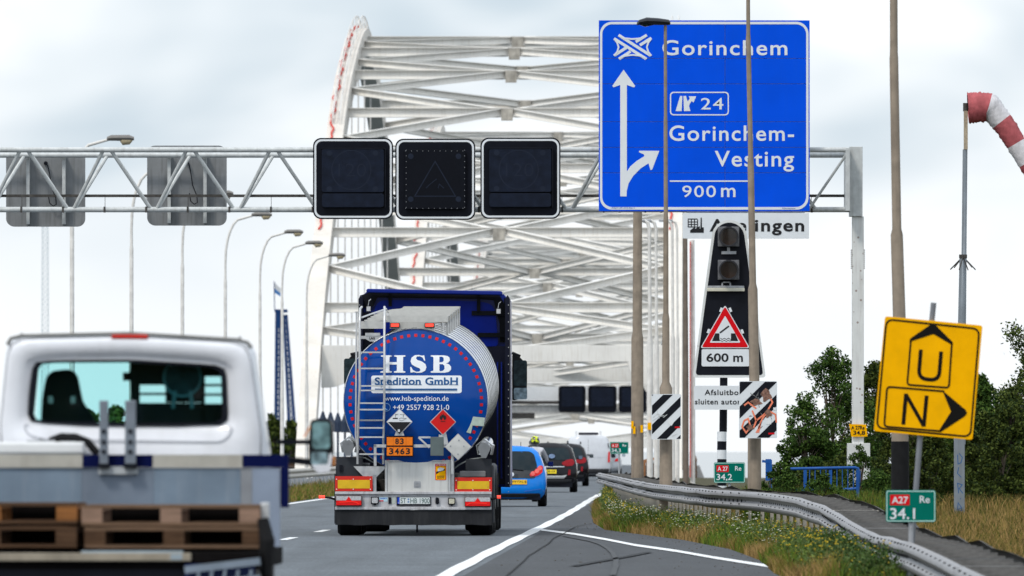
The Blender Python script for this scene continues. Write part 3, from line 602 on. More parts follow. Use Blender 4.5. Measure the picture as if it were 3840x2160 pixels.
# left lamp posts
LW = [(270, 523, 'with its lamp head showing above the gantry'), (493, 640, 'second from the left, its bend behind the gantry'), (684, 722, 'third from the left below the second grey signal back'), (845, 795, 'fourth from the left, arching into the gantry underside'), (975, 862, 'fifth from the left, clear of the gantry'), (1058, 922, 'sixth from the left, in front of the blue lattice crane'), (1150, 982, 'nearest the left foot of the bridge arch')]
for i, (x, yh, lab) in enumerate(LW):
    D = 17.4*F/(2594 - x); v = V(0, 0, 1, D); X = v.x(x)
    t = thing('curved_lamp_post', 'pale curved lamp post ' + lab, 'lamp post', (X, D, 0), 'curved lamp posts along the left verge')
    P = [(X, D, -.2), (X, D, 4.2), (X, D, 4.3), (X, D, 7.6), (X, D, 7.7), (X, D, 8.2)]; rr = [.085, .08, .065, .06, .045, .042]
    for a in (15, 30, 45, 60, 75): P.append((X + .62*(1 - math.cos(R(a))), D, 8.35 + 1.62*math.sin(R(a)))); rr.append(.045)
    P.append((X + 1.05, D, 10.08)); rr.append(.04)
    MB().tube(P, rr, n=10).build('post', PALE, t, smooth=True)
    b = MB(); b.add(*loft([(X + .98, .06, .05, 10.1), (X + 1.1, .11, .085, 10.12), (X + 1.6, .13, .09, 10.12), (X + 1.74, .09, .05, 10.1)], D)); h = b.build('lamp_head', mat('lamp_grey', (.2, .19, .18), .5), t, smooth=True)
    b = MB(); b.add(*loft([(X + 1.35, .06, .03, 10.05), (X + 1.42, .1, .12, 10.03), (X + 1.62, .1, .11, 10.04), (X + 1.7, .05, .03, 10.06)], D)); b.build('lamp_glass', mat('lamp_amber_glass', (.45, .38, .25), .2), h, smooth=True)
# ------------------------------------------------------------------ striped boards
def striped_board(v, x0, x1, y0, y1, D, label, ph, graffiti=False):
    t = thing('striped_board', label, 'marker board', (v.x((x0 + x1)/2), D, v.z(y1)), 'black and white striped marker boards on the tan lamp posts')
    MB().prism(v.rr(x0, x1, y0, y1, 7, 4), D, D + .02).build('board', SIGNW, t)
    b = MB(); W, H = x1 - x0, y1 - y0
    for k in range(-2, 5):
        c0 = y0 + ph + k*H*.42
        P = clip([(x0, c0), (x1, c0 - W*.98), (x1, c0 - W*.98 + H*.21), (x0, c0 + H*.21)], x0 + 3, x1 - 3, y0 + 3, y1 - 3)
        if len(P) > 2: b.prism(v.p(P), D - .003, D - .0005)
    b.build('stripes', BLACK, t)
    b = MB(); y = D - .0035
    if graffiti:
        OR = mat('orange_graffiti', (.9, .25, .14), .6)
        for pts in ([(580, 1050), (570, 1080), (590, 1110), (612, 1080), (600, 1040), (580, 1050)], [(620, 1000), (640, 1050), (625, 1090)], [(640, 990), (600, 960), (580, 975)], [(650, 1090), (670, 1040), (700, 1000), (735, 1020), (740, 1060)], [(640, 1050), (690, 1010), (720, 960), (700, 920)], [(650, 1110), (665, 1060), (640, 1110)]):
            b.stroke(v.p(pts), v.l(8), y - .001, y)
        b.split('graffiti', OR, t)
        b = MB(); [b.prism(v.p([(a + rx_*math.cos(R(k)) *(1 + .3*math.sin(k*.07)), c_ + ry_*math.sin(R(k))*(1 + .25*math.cos(k*.05))) for k in range(0, 360, 20)]), y - .0012 - .0002*i_, y - .0002) for i_, (a, c_, rx_, ry_) in enumerate(((690, 925, 24, 30), (640, 960, 26, 16), (610, 1085, 18, 14), (700, 1015, 16, 20)))]; b.split('smear', mat('orange_brown_smear', (.22, .12, .09), .7, var=.6, scale=25), t)
        b = MB(); b.box(v.x(690), v.x(714), y - .002, y, v.z(1068), v.z(1043)); b.box(v.x(724), v.x(740), y - .002, y, v.z(998), v.z(985)); b.build('sticker', WHITE, t)
        b = MB(); b.box(v.x(700), v.x(730), y - .002, y, v.z(1118), v.z(1110)); b.build('red_sticker', SIGNR, t)
        b = MB()
        for i in range(14):
            a, c = random.uniform(600, 720), random.uniform(880, 1090); b.stroke(v.p([(a, c), (a + random.uniform(-20, 20), c + random.uniform(-18, 18)), (a + random.uniform(-25, 25), c + random.uniform(-5, 25))]), v.l(3), y - .0005, y)
        b.build('scratches', mat('scuff_grey', (.2, .2, .2), .7), t)
    else:
        for pts in ([(130, 1035), (150, 1018), (165, 1022), (160, 1040)], [(128, 1050), (160, 1030), (185, 1025)], [(150, 1000), (158, 1030)], [(180, 1035), (200, 1020)], [(225, 1128), (250, 1115)]): b.stroke(v.p(pts), v.l(3), y - .001, y)
        b.build('scratches', mat('scuff_white', (.6, .62, .62), .7), t)
        b = MB(); b.prism(v.p([(203, 1060), (214, 1042), (234, 1056), (222, 1076)]), y - .002, y); b.build('sticker', WHITE, t)
        b = MB(); b.box(v.x(238), v.x(263), y - .002, y, v.z(1087), v.z(1079)); b.build('red_sticker', SIGNR, t)
    b = MB(); b.box(v.x((x0 + x1)/2 - 10), v.x((x0 + x1)/2 + 10), D + .021, D + .1, v.z(y1 - 30), v.z(y0 + 30)); b.build('bracket', STEEL, t)
    return t
c5 = lambda D: V(2350, 780, .7593, D)
striped_board(c5(221.7), 122, 269, 919, 1143, 221.7, 'clean narrow black and white striped board on the post with the dark lamp head', 60)
striped_board(c5(212.6), 555, 743, 855, 1137, 212.6, 'larger black and white striped board covered in orange graffiti', 10, True)
# ------------------------------------------------------------------ bridge warning sign
def warning_sign(v, D, label, group=None):
    t = thing('bridge_warning_sign', label, 'warning sign', (v.x(477), D, 0), group)
    def outline(g):
        r = 88 - g; P = [(507 + r*math.cos(R(a)), 147 - r*math.sin(R(a))) for a in range(8, 173, 11)]
        return roundpoly(P + [(327 + g, 838 - g), (687 - g, 838 - g)], [0]*len(P) + [18, 18], 4)
    O, I = outline(0), outline(13)
    MB().prism(v.p(O), D, D + .05).build('board', mat('warning_white', (.7, .71, .7), .55, var=.05, spots=.2), t)
    MB().prism(v.p(I), D - .004, D - .0005).build('face', BLACK, t)
    for cy in (142, 306):
        MB().box(v.x(450), v.x(555), D - .14, D - .005, v.z(cy + 49), v.z(cy - 49)).build('lamp_housing', mat('housing_grey', (.16, .16, .17), .5, .3, var=.3, scale=20), t, bevel=.01)
        b = MB(); yy = D - .145; C = [(v.x(503), v.z(cy))]
        b.ringp(circ(v.x(503), v.z(cy), v.l(49), 28), circ(v.x(503), v.z(cy), v.l(42), 28), yy - .16, yy); b.build('lamp_hood', mat('hood_dark', (.03, .03, .035), .5), t)
        MB().prism(circ(v.x(503), v.z(cy), v.l(43), 28), yy - .012, yy).build('lens', mat('amber_dark_lens', (.035, .018, .012), .08, coat=1), t)
    MB().box(v.x(397), v.x(582), D - .12, D - .05, v.z(412), v.z(395)).build('lamp_tube', mat('tube_cream', (.6, .58, .48), .4), t, bevel=.01)
    b = MB(); b.box(v.x(400), v.x(580), D - .1, D - .06, v.z(394), v.z(384)); b.box(v.x(468), v.x(475), D - .09, D - .005, v.z(384), v.z(364)); b.box(v.x(508), v.x(515), D - .09, D - .005, v.z(384), v.z(364)); b.box(v.x(468), v.x(515), D - .09, D - .005, v.z(370), v.z(364)); b.box(v.x(468), v.x(541), D - .06, D - .005, v.z(228), v.z(213)); b.box(v.x(496), v.x(510), D - .05, D - .005, v.z(213), v.z(195)); tag(b.build('lamp_bracket', STEEL, t), kind='stuff')
    TR = lambda g: roundpoly([(486, 478 + g*2), (363 + g*1.73, 692 - g), (609 - g*1.73, 692 - g)], 14 - g*.3, 4)
    y = D - .006; MB().prism(v.p(TR(0)), y - .012, y).build('triangle', SIGNW, t); MB().prism(v.p(TR(4)), y - .015, y - .0125).build('triangle_border', SIGNR, t); MB().prism(v.p(TR(27)), y - .018, y - .0155).build('triangle_field', SIGNW, t)
    yy = y - .0185; b = MB(); 
    b.prism(v.p([(421, 657), (437, 619), (458, 619), (458, 645), (461, 657)]), yy - .002, yy); b.prism(v.p([(551, 657), (536, 619), (515, 619), (515, 645), (512, 657)]), yy - .002, yy)
    b.stroke(v.p([(460, 617), (505, 583)]), v.l(8), yy - .002, yy)
    for k in range(2): b.stroke(v.p([(462 + 5*i, 646 + 10*k + (3 if i % 4 == 2 else -3 if i % 4 == 0 else 0)) for i in range(11)]), v.l(3), yy - .002, yy)
    b.build('drawbridge_symbol', BK, t)
    b = MB()
    for (a, c, r_) in ((466, 503, -.5), (512, 503, .5), (404, 608, -.5), (571, 610, .5)): b.stroke(v.p([(a - 4, c + 10), (a + 4, c - 10)] if r_ < 0 else [(a - 4, c - 10), (a + 4, c + 10)]), v.l(12), y - .02, y - .0005)
    b.split('clip', SIGNW, t)
    MB().prism(v.rr(370, 606, 697, 782, 8, 4), y - .012, y).build('distance_plate', SIGNW, t)
    text('600', v.x(394), v.x(503), v.z(760), v.z(717), y - .0125, BK, t, bold=.02); text('m', v.x(526), v.x(574), v.z(760), v.z(729), y - .0125, BK, t, bold=.02)
    MB().tube([(v.x(480), D + .12, v.z(838)), (v.x(477), D + .12, v.z(1105))], v.l(19), n=14).build('upper_pole', BLACK, t, smooth=True)
    for k, (a, c_) in enumerate(((1105, 1152), (1152, 1195), (1195, 1240), (1240, 1284), (1284, 1328), (1328, 1372), (1372, 1416), (1416, 1460))):
        MB().tube([(v.x(471), D + .12, v.z(a)), (v.x(470), D + .12, max(-.05, v.z(c_)))], v.l(23), n=16).build('pole_band', SIGNW if k % 2 == 0 else BLACK, t, smooth=True)
    return t
w1 = warning_sign(c5(226), 226, 'tall black warning board with two round lamps and a red drawbridge triangle')
v = c5(225.8); ps = thing('barrier_notice', 'white notice in black Dutch lettering under the tall warning board', 'road sign', (v.x(507), 225.8, v.z(995)))
MB().prism(v.rr(333, 682, 878, 996, 6, 4), 225.8, 225.83).build('panel', SIGNW, ps)
text('Afsluitbomen', v.x(385), v.x(630), v.z(924), v.z(897), 225.799, BK, ps, bold=.015, space=1.1); text('sluiten automatisch', v.x(337), v.x(678), v.z(970), v.z(943), 225.799, BK, ps, bold=.015, space=1.1)
w2 = copy_tree(w1); w2['label'] = 'distant black warning board half hidden behind the tan post with the dark lamp head'; 
sc_ = .93; D3 = 610; w2.scale = (sc_,)*3; w2.location = ((2505 - 1920)*D3/F, D3, 3.0)
b = MB(); b.cyl((w2.location.x, D3 + .3, -.1), (w2.location.x, D3 + .3, 5.4), .1); o = b.build('sign_mast', PALE); tag(o, 'pale mast of the distant black warning board at the bridge edge', 'post')
# ------------------------------------------------------------------ kilometre signs
def km_sign(x0, x1, y0, y1, D, num, label, road='A 27', foot=-.05, poletop=None, px=None):
    v = V(0, 0, 1, D); W = x1 - x0; H = y1 - y0; xm = px or (x0 + x1)/2; t = thing('kilometre_sign', label, 'kilometre sign', (v.x(xm), D, 0), 'green kilometre signs along the guardrail')
    MB().prism(v.rr(x0, x1, y0, y1, H*.07, 4), D, D + .02).build('plate', SIGNG, t)
    MB().ringp(v.rr(x0 + W*.012, x1 - W*.012, y0 + H*.02, y1 - H*.02, H*.06, 4), v.rr(x0 + W*.03, x1 - W*.03, y0 + H*.05, y1 - H*.05, H*.04, 4), D - .003, D - .0005).build('border', mat('sign_mint', (.45, .72, .66), .5), t)
    MB().prism(v.rr(x0 + W*.085, x0 + W*.475, y0 + H*.14, y0 + H*.47, 2, 3), D - .003, D - .0005).build('road_number_field', SIGNR, t)
    text(road, v.x(x0 + W*.12), v.x(x0 + W*.445), v.z(y0 + H*.42), v.z(y0 + H*.2), D - .0035, SIGNW, t, bold=.015, depth=.003)
    text('Re', v.x(x0 + W*.68), v.x(x0 + W*.88), v.z(y0 + H*.4), v.z(y0 + H*.18), D - .0005, SIGNW, t, bold=.01, depth=.003)
    text(num, v.x(x0 + W*.085), v.x(x0 + W*.585), v.z(y0 + H*.91), v.z(y0 + H*.56), D - .0005, SIGNW, t, bold=.01, depth=.003)
    MB().tube([(v.x(xm), D + .05, foot), (v.x(xm), D + .05, v.z(y0 + H*.2))], .028, n=8).build('pole', STEEL, t, smooth=True)
    return t
km_sign(3322, 3509, 1838, 1958, 121, '34.1', 'green kilometre sign nearest the camera below the yellow detour sign', 'A27', px=3417)
km_sign(2677, 2794, 1734, 1811, 212, '34,2', 'green kilometre sign at the foot of the black and white banded pole', px=2736)
km_sign(2287, 2357, 1657, 1702, 317, '34,3', 'small far green kilometre sign just right of the white van')
# ------------------------------------------------------------------ yellow detour sign
D = 121.5; v = V(2840, 1100, .7315, D)
un = thing('detour_sign', 'tilted yellow detour sign with black arrows lettered U and N', 'detour sign', (v.x(785), D, 0))
cn = [(655, 117), (597, 706), (1103, 752), (1155, 165)]
MB().prism(roundpoly(v.p(cn), v.l(14), 4), D, D + .03).build('plate', SIGNY, un, bevel=.004)
UNB = mat('detour_black', (.006, .005, .004), .55, spec=.12); y = D - .001
MB().stroke(roundpoly(v.p([(662, 133), (612, 690), (1092, 735), (1138, 182)]), v.l(38), 6), v.l(9), y - .003, y, closed=True).build('border', UNB, un)
b = MB(); b.prism(v.p([(903, 152), (1002, 250), (1001, 266), (903, 208), (780, 248), (783, 232), (880, 165)]), y - .004, y - .0005)
b.stroke(roundpoly(v.p([(787, 240), (768, 468), (982, 484), (997, 256)]), [0, v.l(18), v.l(18), 0], 4), v.l(9), y - .004, y - .0005); b.build('arrow_up', UNB, un)
b = MB(); b.prism(v.p([(948, 497), (1068, 597), (1075, 612), (1066, 628), (938, 712), (928, 708), (993, 606)]), y - .004, y - .0005)
b.stroke(roundpoly(v.p([(958, 502), (665, 478), (650, 682), (938, 706)]), [0, v.l(20), v.l(20), 0], 4), v.l(9), y - .004, y - .0005); b.build('arrow_right', UNB, un)
MB().stroke(roundpoly(v.p([(838, 288), (826, 436), (930, 446), (942, 298)]), [0, v.l(45), v.l(45), 0], 8), v.l(19), y - .004, y - .0005).build('letter_u', UNB, un)
b = MB(); b.stroke(v.p([(762, 514), (748, 672)]), v.l(19), y - .004, y - .0005); b.stroke(v.p([(868, 524), (853, 682)]), v.l(19), y - .004, y - .0005); b.stroke(v.p([(762, 518), (853, 680)]), v.l(19), y - .0045, y - .0006); b.build('letter_n', UNB, un)
b = MB(); b.tube([(v.x(905), D + .06, v.z(48)), (v.x(835), D + .06, v.z(740)), (v.x(775), D + .06, -.05)], .03, n=10); b.build('pole', mat('pole_grey', (.22, .23, .25), .5, .3), un, smooth=True)
# ------------------------------------------------------------------ windsock
D = 238.0; v = V(3100, 300, .6903, D)
wk = thing('windsock', 'red and white windsock drooping from the top of a tall grey mast', 'windsock', (v.x(750), D, 0))
WSR = mat('windsock_red', (.42, .1, .11), .75, var=.22, scale=6, bump=.6); WSW = mat('windsock_white', (.66, .64, .66), .75, var=.16, scale=6, bump=.6)
P = [(768, 152, 82), (800, 150, 82), (840, 148, 80), (878, 146, 76), (900, 165, 66), (925, 195, 62), (950, 225, 60), (978, 262, 58), (1005, 305, 56), (1028, 345, 54), (1055, 390, 52), (1090, 450, 50), (1125, 510, 47), (1150, 560, 44)]
bands = ((0, 3, WSR), (3, 6, WSW), (6, 9, WSR), (9, 11, WSW), (11, 13, WSR))
fab = thing; dense = []
for i in range(len(P) - 1):
    for k in range(5): t_ = k/5; dense.append([P[i][j] + (P[i + 1][j] - P[i][j])*t_ for j in range(3)])
dense.append(list(P[-1])); v_ = v
for a, c, mm in bands:
    b = MB(); seg = dense[a*5:c*5 + 1]; n = 20; vv = []; ff = []
    for i, (px_, py_, r_) in enumerate(seg):
        j = a*5 + i; p0, p1 = dense[max(0, j - 2)], dense[min(len(dense) - 1, j + 2)]; d = Vector((p1[0] - p0[0], p1[1] - p0[1])).normalized(); nn = Vector((-d.y, d.x))
        for k in range(n):
            th = 2*math.pi*k/n; wr = 1 + .05*math.sin(j*1.9 + k*2.1) + .04*math.sin(j*.7 + k*3.3); rr = r_*wr
            cx, cy = px_ + nn.x*math.cos(th)*rr, py_ + nn.y*math.cos(th)*rr; vv.append((v.x(cx), D + .3*0 + math.sin(th)*v.l(rr)*.9, v.z(cy)))
    for i in range(len(seg) - 1):
        for k in range(n): ff.append((i*n + k, i*n + (k + 1) % n, (i + 1)*n + (k + 1) % n, (i + 1)*n + k))
    b.add(vv, ff).build('fabric_band', mm, wk, smooth=True, ang=80)
b = MB(); b.cyl((v.x(755), D, v.z(170)), (v.x(755), D, v.z(125)), .055); b.cyl((v.x(755), D, v.z(155)), (v.x(772), D, v.z(150)), .03)
b.build('swivel', DARKST, wk)
b = MB(); b.box(v.x(745), v.x(766), D - .06, D + .06, v.z(377), v.z(168)); b.build('wooden_head', mat('weathered_wood', (.4, .33, .24), .8, var=.25, scale=20), wk)
POLEG = mat('mast_grey', (.24, .27, .3), .5, .3, var=.1, streak=.2)
MB().tube([(v.x(752), D, v.z(377)), (v.x(746), D, v.z(950)), (v.x(741), D, v.z(955)), (v.x(735), D, v.z(1330)), (v.x(731), D, 1.5)], [.05, .053, .075, .085, .09], n=12).build('mast', POLEG, wk, smooth=True)
b = MB()
for dx, dy in ((-66, 70), (-24, 74), (27, 76), (70, 72), (-45, 60), (48, 60)): b.bar((v.x(741), D + random.uniform(-.1, .1), v.z(958)), (v.x(741 + dx), D + random.uniform(-.3, .3), v.z(958 + dy)), .018, .018)
b.cyl((v.x(741), D, v.z(968)), (v.x(741), D, v.z(948)), .085); b.build('spikes', DARKST, wk)
vw = V(0, 0, 1, D); b = MB(); b.box(vw.x(3578), vw.x(3617), D - .11, D + .11, -.05, vw.z(1630)); b.build('mast_foot', POLEG, wk, bevel=.008)
gr = MB(); y = D - .112
for pts in ([(3590, 1705), (3592, 1740), (3603, 1735), (3608, 1715), (3596, 1700)], [(3594, 1752), (3590, 1775), (3604, 1790)], [(3590, 1810), (3594, 1850)], [(3590, 1812), (3608, 1818), (3596, 1832), (3610, 1850)], [(3600, 1868), (3602, 1872)], [(3588, 1910), (3606, 1905), (3592, 1885), (3590, 1912), (3610, 1915)]): gr.stroke([(vw.x(a), vw.z(c)) for a, c in pts], vw.l(3), y - .001, y)
gr.build('graffiti', mat('blue_graffiti', (.03, .12, .3), .6), wk)
# ------------------------------------------------------------------ guardrails
def interp(tab, Y):
    if Y <= tab[0][0]: return tab[0][1:]
    for a, c in zip(tab, tab[1:]):
        if a[0] <= Y <= c[0]:
            t = (Y - a[0])/(c[0] - a[0]); return tuple(a[k] + (c[k] - a[k])*t for k in range(1, len(a)))
    return tab[-1][1:]
GR = [(88, 4.08, .28), (99, 4.1, .32), (106.7, 4.13, .38), (117, 4.18, .44), (127, 4.27, .43), (133, 4.27, .42), (142, 4.38, .44), (150, 4.47, .47), (158, 4.51, .54), (165, 4.5, .61), (174, 4.33, .69), (186, 4.0, .71), (192, 3.5, .715), (209, 3.1, .72), (224, 2.8, .72), (248, 2.66, .72), (273, 2.6, .72), (321, 2.44, .72)]
def w_profile(sg):      # sideways offset and height of a W-beam seen in section, facing -x if sg=-1
    pts = [(0, 0), (.035, -.012), (.08, -.05), (.08, -.085), (.03, -.125), (.01, -.155), (.03, -.185), (.08, -.225), (.08, -.26), (.035, -.298), (0, -.31)]
    return [(sg*a, c) for a, c in pts]
HOLE = mat('bolt_hole', (.01, .01, .01), .9)
def rail_beam(path, sg, name, m, parent):
    b = MB(); pr = w_profile(sg); n = len(pr); v = []
    for X, Y, z in path:
        for a, c in pr: v.append((X + a, Y, z + c))
        for a, c in reversed(pr): v.append((X + a - sg*.006, Y, z + c))
    f = []; nn = 2*n
    for i in range(len(path) - 1):
        for k in range(nn): f.append((i*nn + k, i*nn + (k + 1) % nn, (i + 1)*nn + (k + 1) % nn, (i + 1)*nn + k))
    b.add(v, f + [tuple(range(nn)), tuple(range(len(v) - 1, len(v) - nn - 1, -1))]); return b.build(name, m, parent, smooth=True, ang=50)
gr1 = thing('guardrail', 'long double sided grey steel guardrail curving along the verge on the right', 'guardrail', (4.1, 99, 0))
Yall = [88 + 4*i for i in range(59)]
for side, sg in ((0, -1), (.72, 1)):
    for k in range(0, 58, 4):      # beam lengths, each lapped over the next
        ys = Yall[k:k + 5]
        if len(ys) < 2: continue
        path = []
        for i, Y in enumerate(ys):
            X, z = interp(GR, Y); lap = .006*(1 if (k//4) % 2 else 0); path.append((X + side + sg*lap, Y + (.12 if i == len(ys) - 1 else 0), z + (.03*math.sin(Y*.9) if side else .006*math.sin(Y*.7))))
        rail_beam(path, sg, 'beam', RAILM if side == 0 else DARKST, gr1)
me_post = None
for i in range(116):
    Y = 89 + 2*i; X, z = interp(GR, Y)
    if me_post is None:
        b = MB(); b.box(-.028, .028, -.03, .03, -1.0, -.03); b.box(-.028, -.02, .0301, .09, -1.0, -.03); o = b.build('post', mat('rail_post', (.5, .47, .42), .7, .1, var=.2, streak=.3)); me_post = o.data; o.parent = gr1
        b = MB(); b.box(-.3, .3, -.035, .035, -.08, -.02); s_ = b.build('spacer', mat('spacer_steel', (.16, .155, .15), .8, .1, var=.3, scale=9)); me_sp = s_.data; s_.parent = gr1
        b = MB(); b.box(-.34, .34, -.6, .6, -.045, -.035); pl_ = b.build('cover_plate', mat('cover_tan', (.4, .37, .33), .8, .1, var=.2)); me_pl = [pl_.data]; pl_.parent = gr1
        for nm_, c_ in (('cover_grey', (.17, .17, .17)), ('cover_dark', (.025, .025, .025))): m2_ = pl_.data.copy(); m2_.materials.clear(); m2_.materials.append(mat(nm_, c_, .8, .1, var=.25)); me_pl.append(m2_)
    else:
        o = bpy.data.objects.new('post', me_post); COL.objects.link(o); o.parent = gr1
        s_ = bpy.data.objects.new('spacer', me_sp); COL.objects.link(s_); s_.parent = gr1
        pl_ = bpy.data.objects.new('cover_plate', random.choice(me_pl if Y > 128 else me_pl[1:] + me_pl[2:])); COL.objects.link(pl_); pl_.parent = gr1
    o.location = (X + .2 - 4.1, Y - 99, z); s_.location = (X + .36 - 4.1, Y - 99, z); pl_.location = (X + .36 - 4.1, Y + 1 - 99, z + random.uniform(-.01, .01))
b = MB()      # bolt heads and slots of the front beam
for i in range(int(233/1.33)*2):
    Y = 88.5 + i*.665; X, z = interp(GR, Y); h = .02
    b.box(X - .024, X - .0125, Y - .13, Y + .13, z - .178, z - .132)
    if i % 2 == 0:
        for dz in (-.03, -.29):
            for dd in (-.12, .12): b.box(X - (.066 if dz > -.1 else .066), X - .05, Y + dd - .05, Y + dd + .05, z + (-.045 if dz > -.1 else -.222), z + (-.02 if dz > -.1 else -.197))
tag(b.build('bolt_holes', HOLE, gr1), kind='stuff')
gr2 = thing('guardrail', 'pale steel guardrail on the median between the flatbed truck mirror and the tanker', 'guardrail', (RX(-12.5, 300), 300, 0))
for k in range(12):
    rail_beam([(RX(-12.5, 250 + 24*k + 6*j) , 250 + 24*k + 6*j, .76) for j in range(5)], 1, 'beam', mat('median_rail', (.5, .47, .42), .6, .2, var=.12, streak=.2), gr2)
for k in range(72):
    Y = 250 + 4*k; b = MB(); b.box(RX(-12.5, Y) - .1, RX(-12.5, Y) - .03, Y - .05, Y + .05, -.1, .74); b.build('post', STEEL, gr2)
# concrete/rusty barrier where the bridge starts on the right
rb = thing('rusty_barrier', 'rusty brown steel parapet between the white van and the tan lamp posts', 'barrier', (RX(-1.6, 420), 420, 0))
for k in range(9):
    Y0, Y1 = 400 + 15*k, 414.6 + 15*k; b = MB(); b.bar((RX(-1.75, Y0), Y0, .35), (RX(-1.6, Y1), Y1, .35), .08, .8); b.build('panel', BROWN, rb)
    b = MB(); b.box(RX(-1.75, Y0) - .12, RX(-1.75, Y0) + .12, Y0 - .42, Y0 - .2, -.1, .95); b.build('post', mat('rust_orange', (.28, .13, .06), .8, var=.3), rb)
b = MB(); b.bar((RX(-1.75, 399.6), 399.6, .82), (RX(-1.6, 534), 534, .82), .14, .1); b.build('cap_rail', PALE, rb)
# blue railing
D = 216.0; v = V(2840, 1100, .7315, D); BLUEP = mat('blue_railing', (.012, .09, .34), .5, var=.15, streak=.15)
br = thing('blue_railing', 'bright blue tubular railing with rounded end among the weeds', 'railing', (v.x(400), D, 0))
b = MB(); b.tube([(v.x(170), D, v.z(900)), (v.x(500), D, v.z(893)), (v.x(516), D, v.z(898)), (v.x(522), D, v.z(915)), (v.x(522), D, v.z(985)), (v.x(512), D, v.z(1000)), (v.x(480), D, v.z(1004)), (v.x(170), D, v.z(1010))], .027, n=8); b.build('frame', BLUEP, br, smooth=True)
for x in (245, 375, 515): b = MB(); b.box(v.x(x) - .03, v.x(x) + .03, D - .03, D + .03, -.05, v.z(905)); b.build('post', BLUEP, br)
for k in range(9): x = 268 + k*28; b = MB(); b.box(v.x(x) - .008, v.x(x) + .008, D - .01, D + .01, v.z(1004), v.z(900)); b.build('bar', BLUEP, br)
b2 = thing('blue_fence_panel', 'blue steel fence end leaning beside the graffitied striped board', 'fence', (v.x(90), 222, 0))
b = MB(); b.bar((v.x(78), 222, v.z(908)), (v.x(108), 222, v.z(908)), .05, .42); b.build('panel', BLUEP, b2); b = MB(); b.box(v.x(98), v.x(112), 221.95, 222.05, -.05, v.z(855)); b.build('post', BLUEP, b2); b = MB(); b.bar((v.x(60), 222, v.z(862)), (v.x(105), 222, v.z(868)), .06, .05); b.build('rail', BLUEP, b2)
# ------------------------------------------------------------------ crane, flag, mast
CB = mat('crane_blue', (.006, .04, .15), .5, var=.2); D = 1500.0; v = V(0, 0, 1, D)
cr = thing('lattice_crane', 'dark blue lattice crane behind the curved lamp posts left of the bridge', 'crane', (v.x(1075), D, -6))
def lattice(b, p0, p1, q0, q1, dep, n, r):
    p0, p1, q0, q1 = map(Vector, (p0, p1, q0, q1))
    for dy in (0, dep):
        o = Vector((0, dy, 0)); b.bar(p0 + o, p1 + o, r*2, r*2); b.bar(q0 + o, q1 + o, r*2, r*2)
        for i in range(n):
            a0, a1 = p0.lerp(p1, i/n), p0.lerp(p1, (i + 1)/n); c0, c1 = q0.lerp(q1, i/n), q0.lerp(q1, (i + 1)/n)
            b.bar(a0 + o, c1 + o, r, r); b.bar(c0 + o, a1 + o, r, r); b.bar(a0 + o, c0 + o, r, r)
b = MB(); lattice(b, (v.x(1030), D, -6), (v.x(1037), D, v.z(1175)), (v.x(1052), D, -6), (v.x(1054), D, v.z(1175)), 1.2, 34, .17); b.build('mast', CB, cr)
b = MB(); lattice(b, (v.x(1095), D + .2, -6), (v.x(1064), D + .2, v.z(1180)), (v.x(1128), D + .2, -6), (v.x(1074), D + .2, v.z(1180)), 1.2, 34, .15); b.build('jib', CB, cr)
b = MB(); b.box(v.x(1033), v.x(1060), D - .2, D + 1.3, v.z(1232), v.z(1168)); b.box(v.x(1030), v.x(1078), D - .25, D + 1.4, v.z(1172), v.z(1160)); b.build('head_block', CB, cr)
MB().cyl((v.x(1030), D, v.z(1165)), (v.x(1028), D, v.z(1055)), .06, n=6).build('flag_pole', CB, cr)
FLG = [mat('flag_white', (.7, .7, .72)), mat('flag_blue', (.05, .2, .5))]
b = MB(); b.add([(v.x(1028), D, v.z(1058)), (v.x(1054), D + .3, v.z(1083)), (v.x(1052), D + .3, v.z(1100)), (v.x(1028), D, v.z(1080))], [(0, 1, 2, 3)], 0); b.add([(v.x(1028), D, v.z(1080)), (v.x(1052), D + .3, v.z(1100)), (v.x(1052), D + .3, v.z(1112)), (v.x(1030), D, v.z(1098))], [(0, 1, 2, 3)], 1); b.build('flag', FLG, cr)
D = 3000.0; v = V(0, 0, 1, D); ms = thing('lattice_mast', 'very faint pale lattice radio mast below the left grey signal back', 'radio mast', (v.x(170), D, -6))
b = MB(); lattice(b, (v.x(154), D, -6), (v.x(160), D, v.z(620)), (v.x(184), D, -6), (v.x(178), D, v.z(620)), 1.4, 60, .07); b.build('lattice', mat('mast_haze_blue', (.5, .56, .62), .7), ms)  # haze fade of the far mast put into its pale blue colour
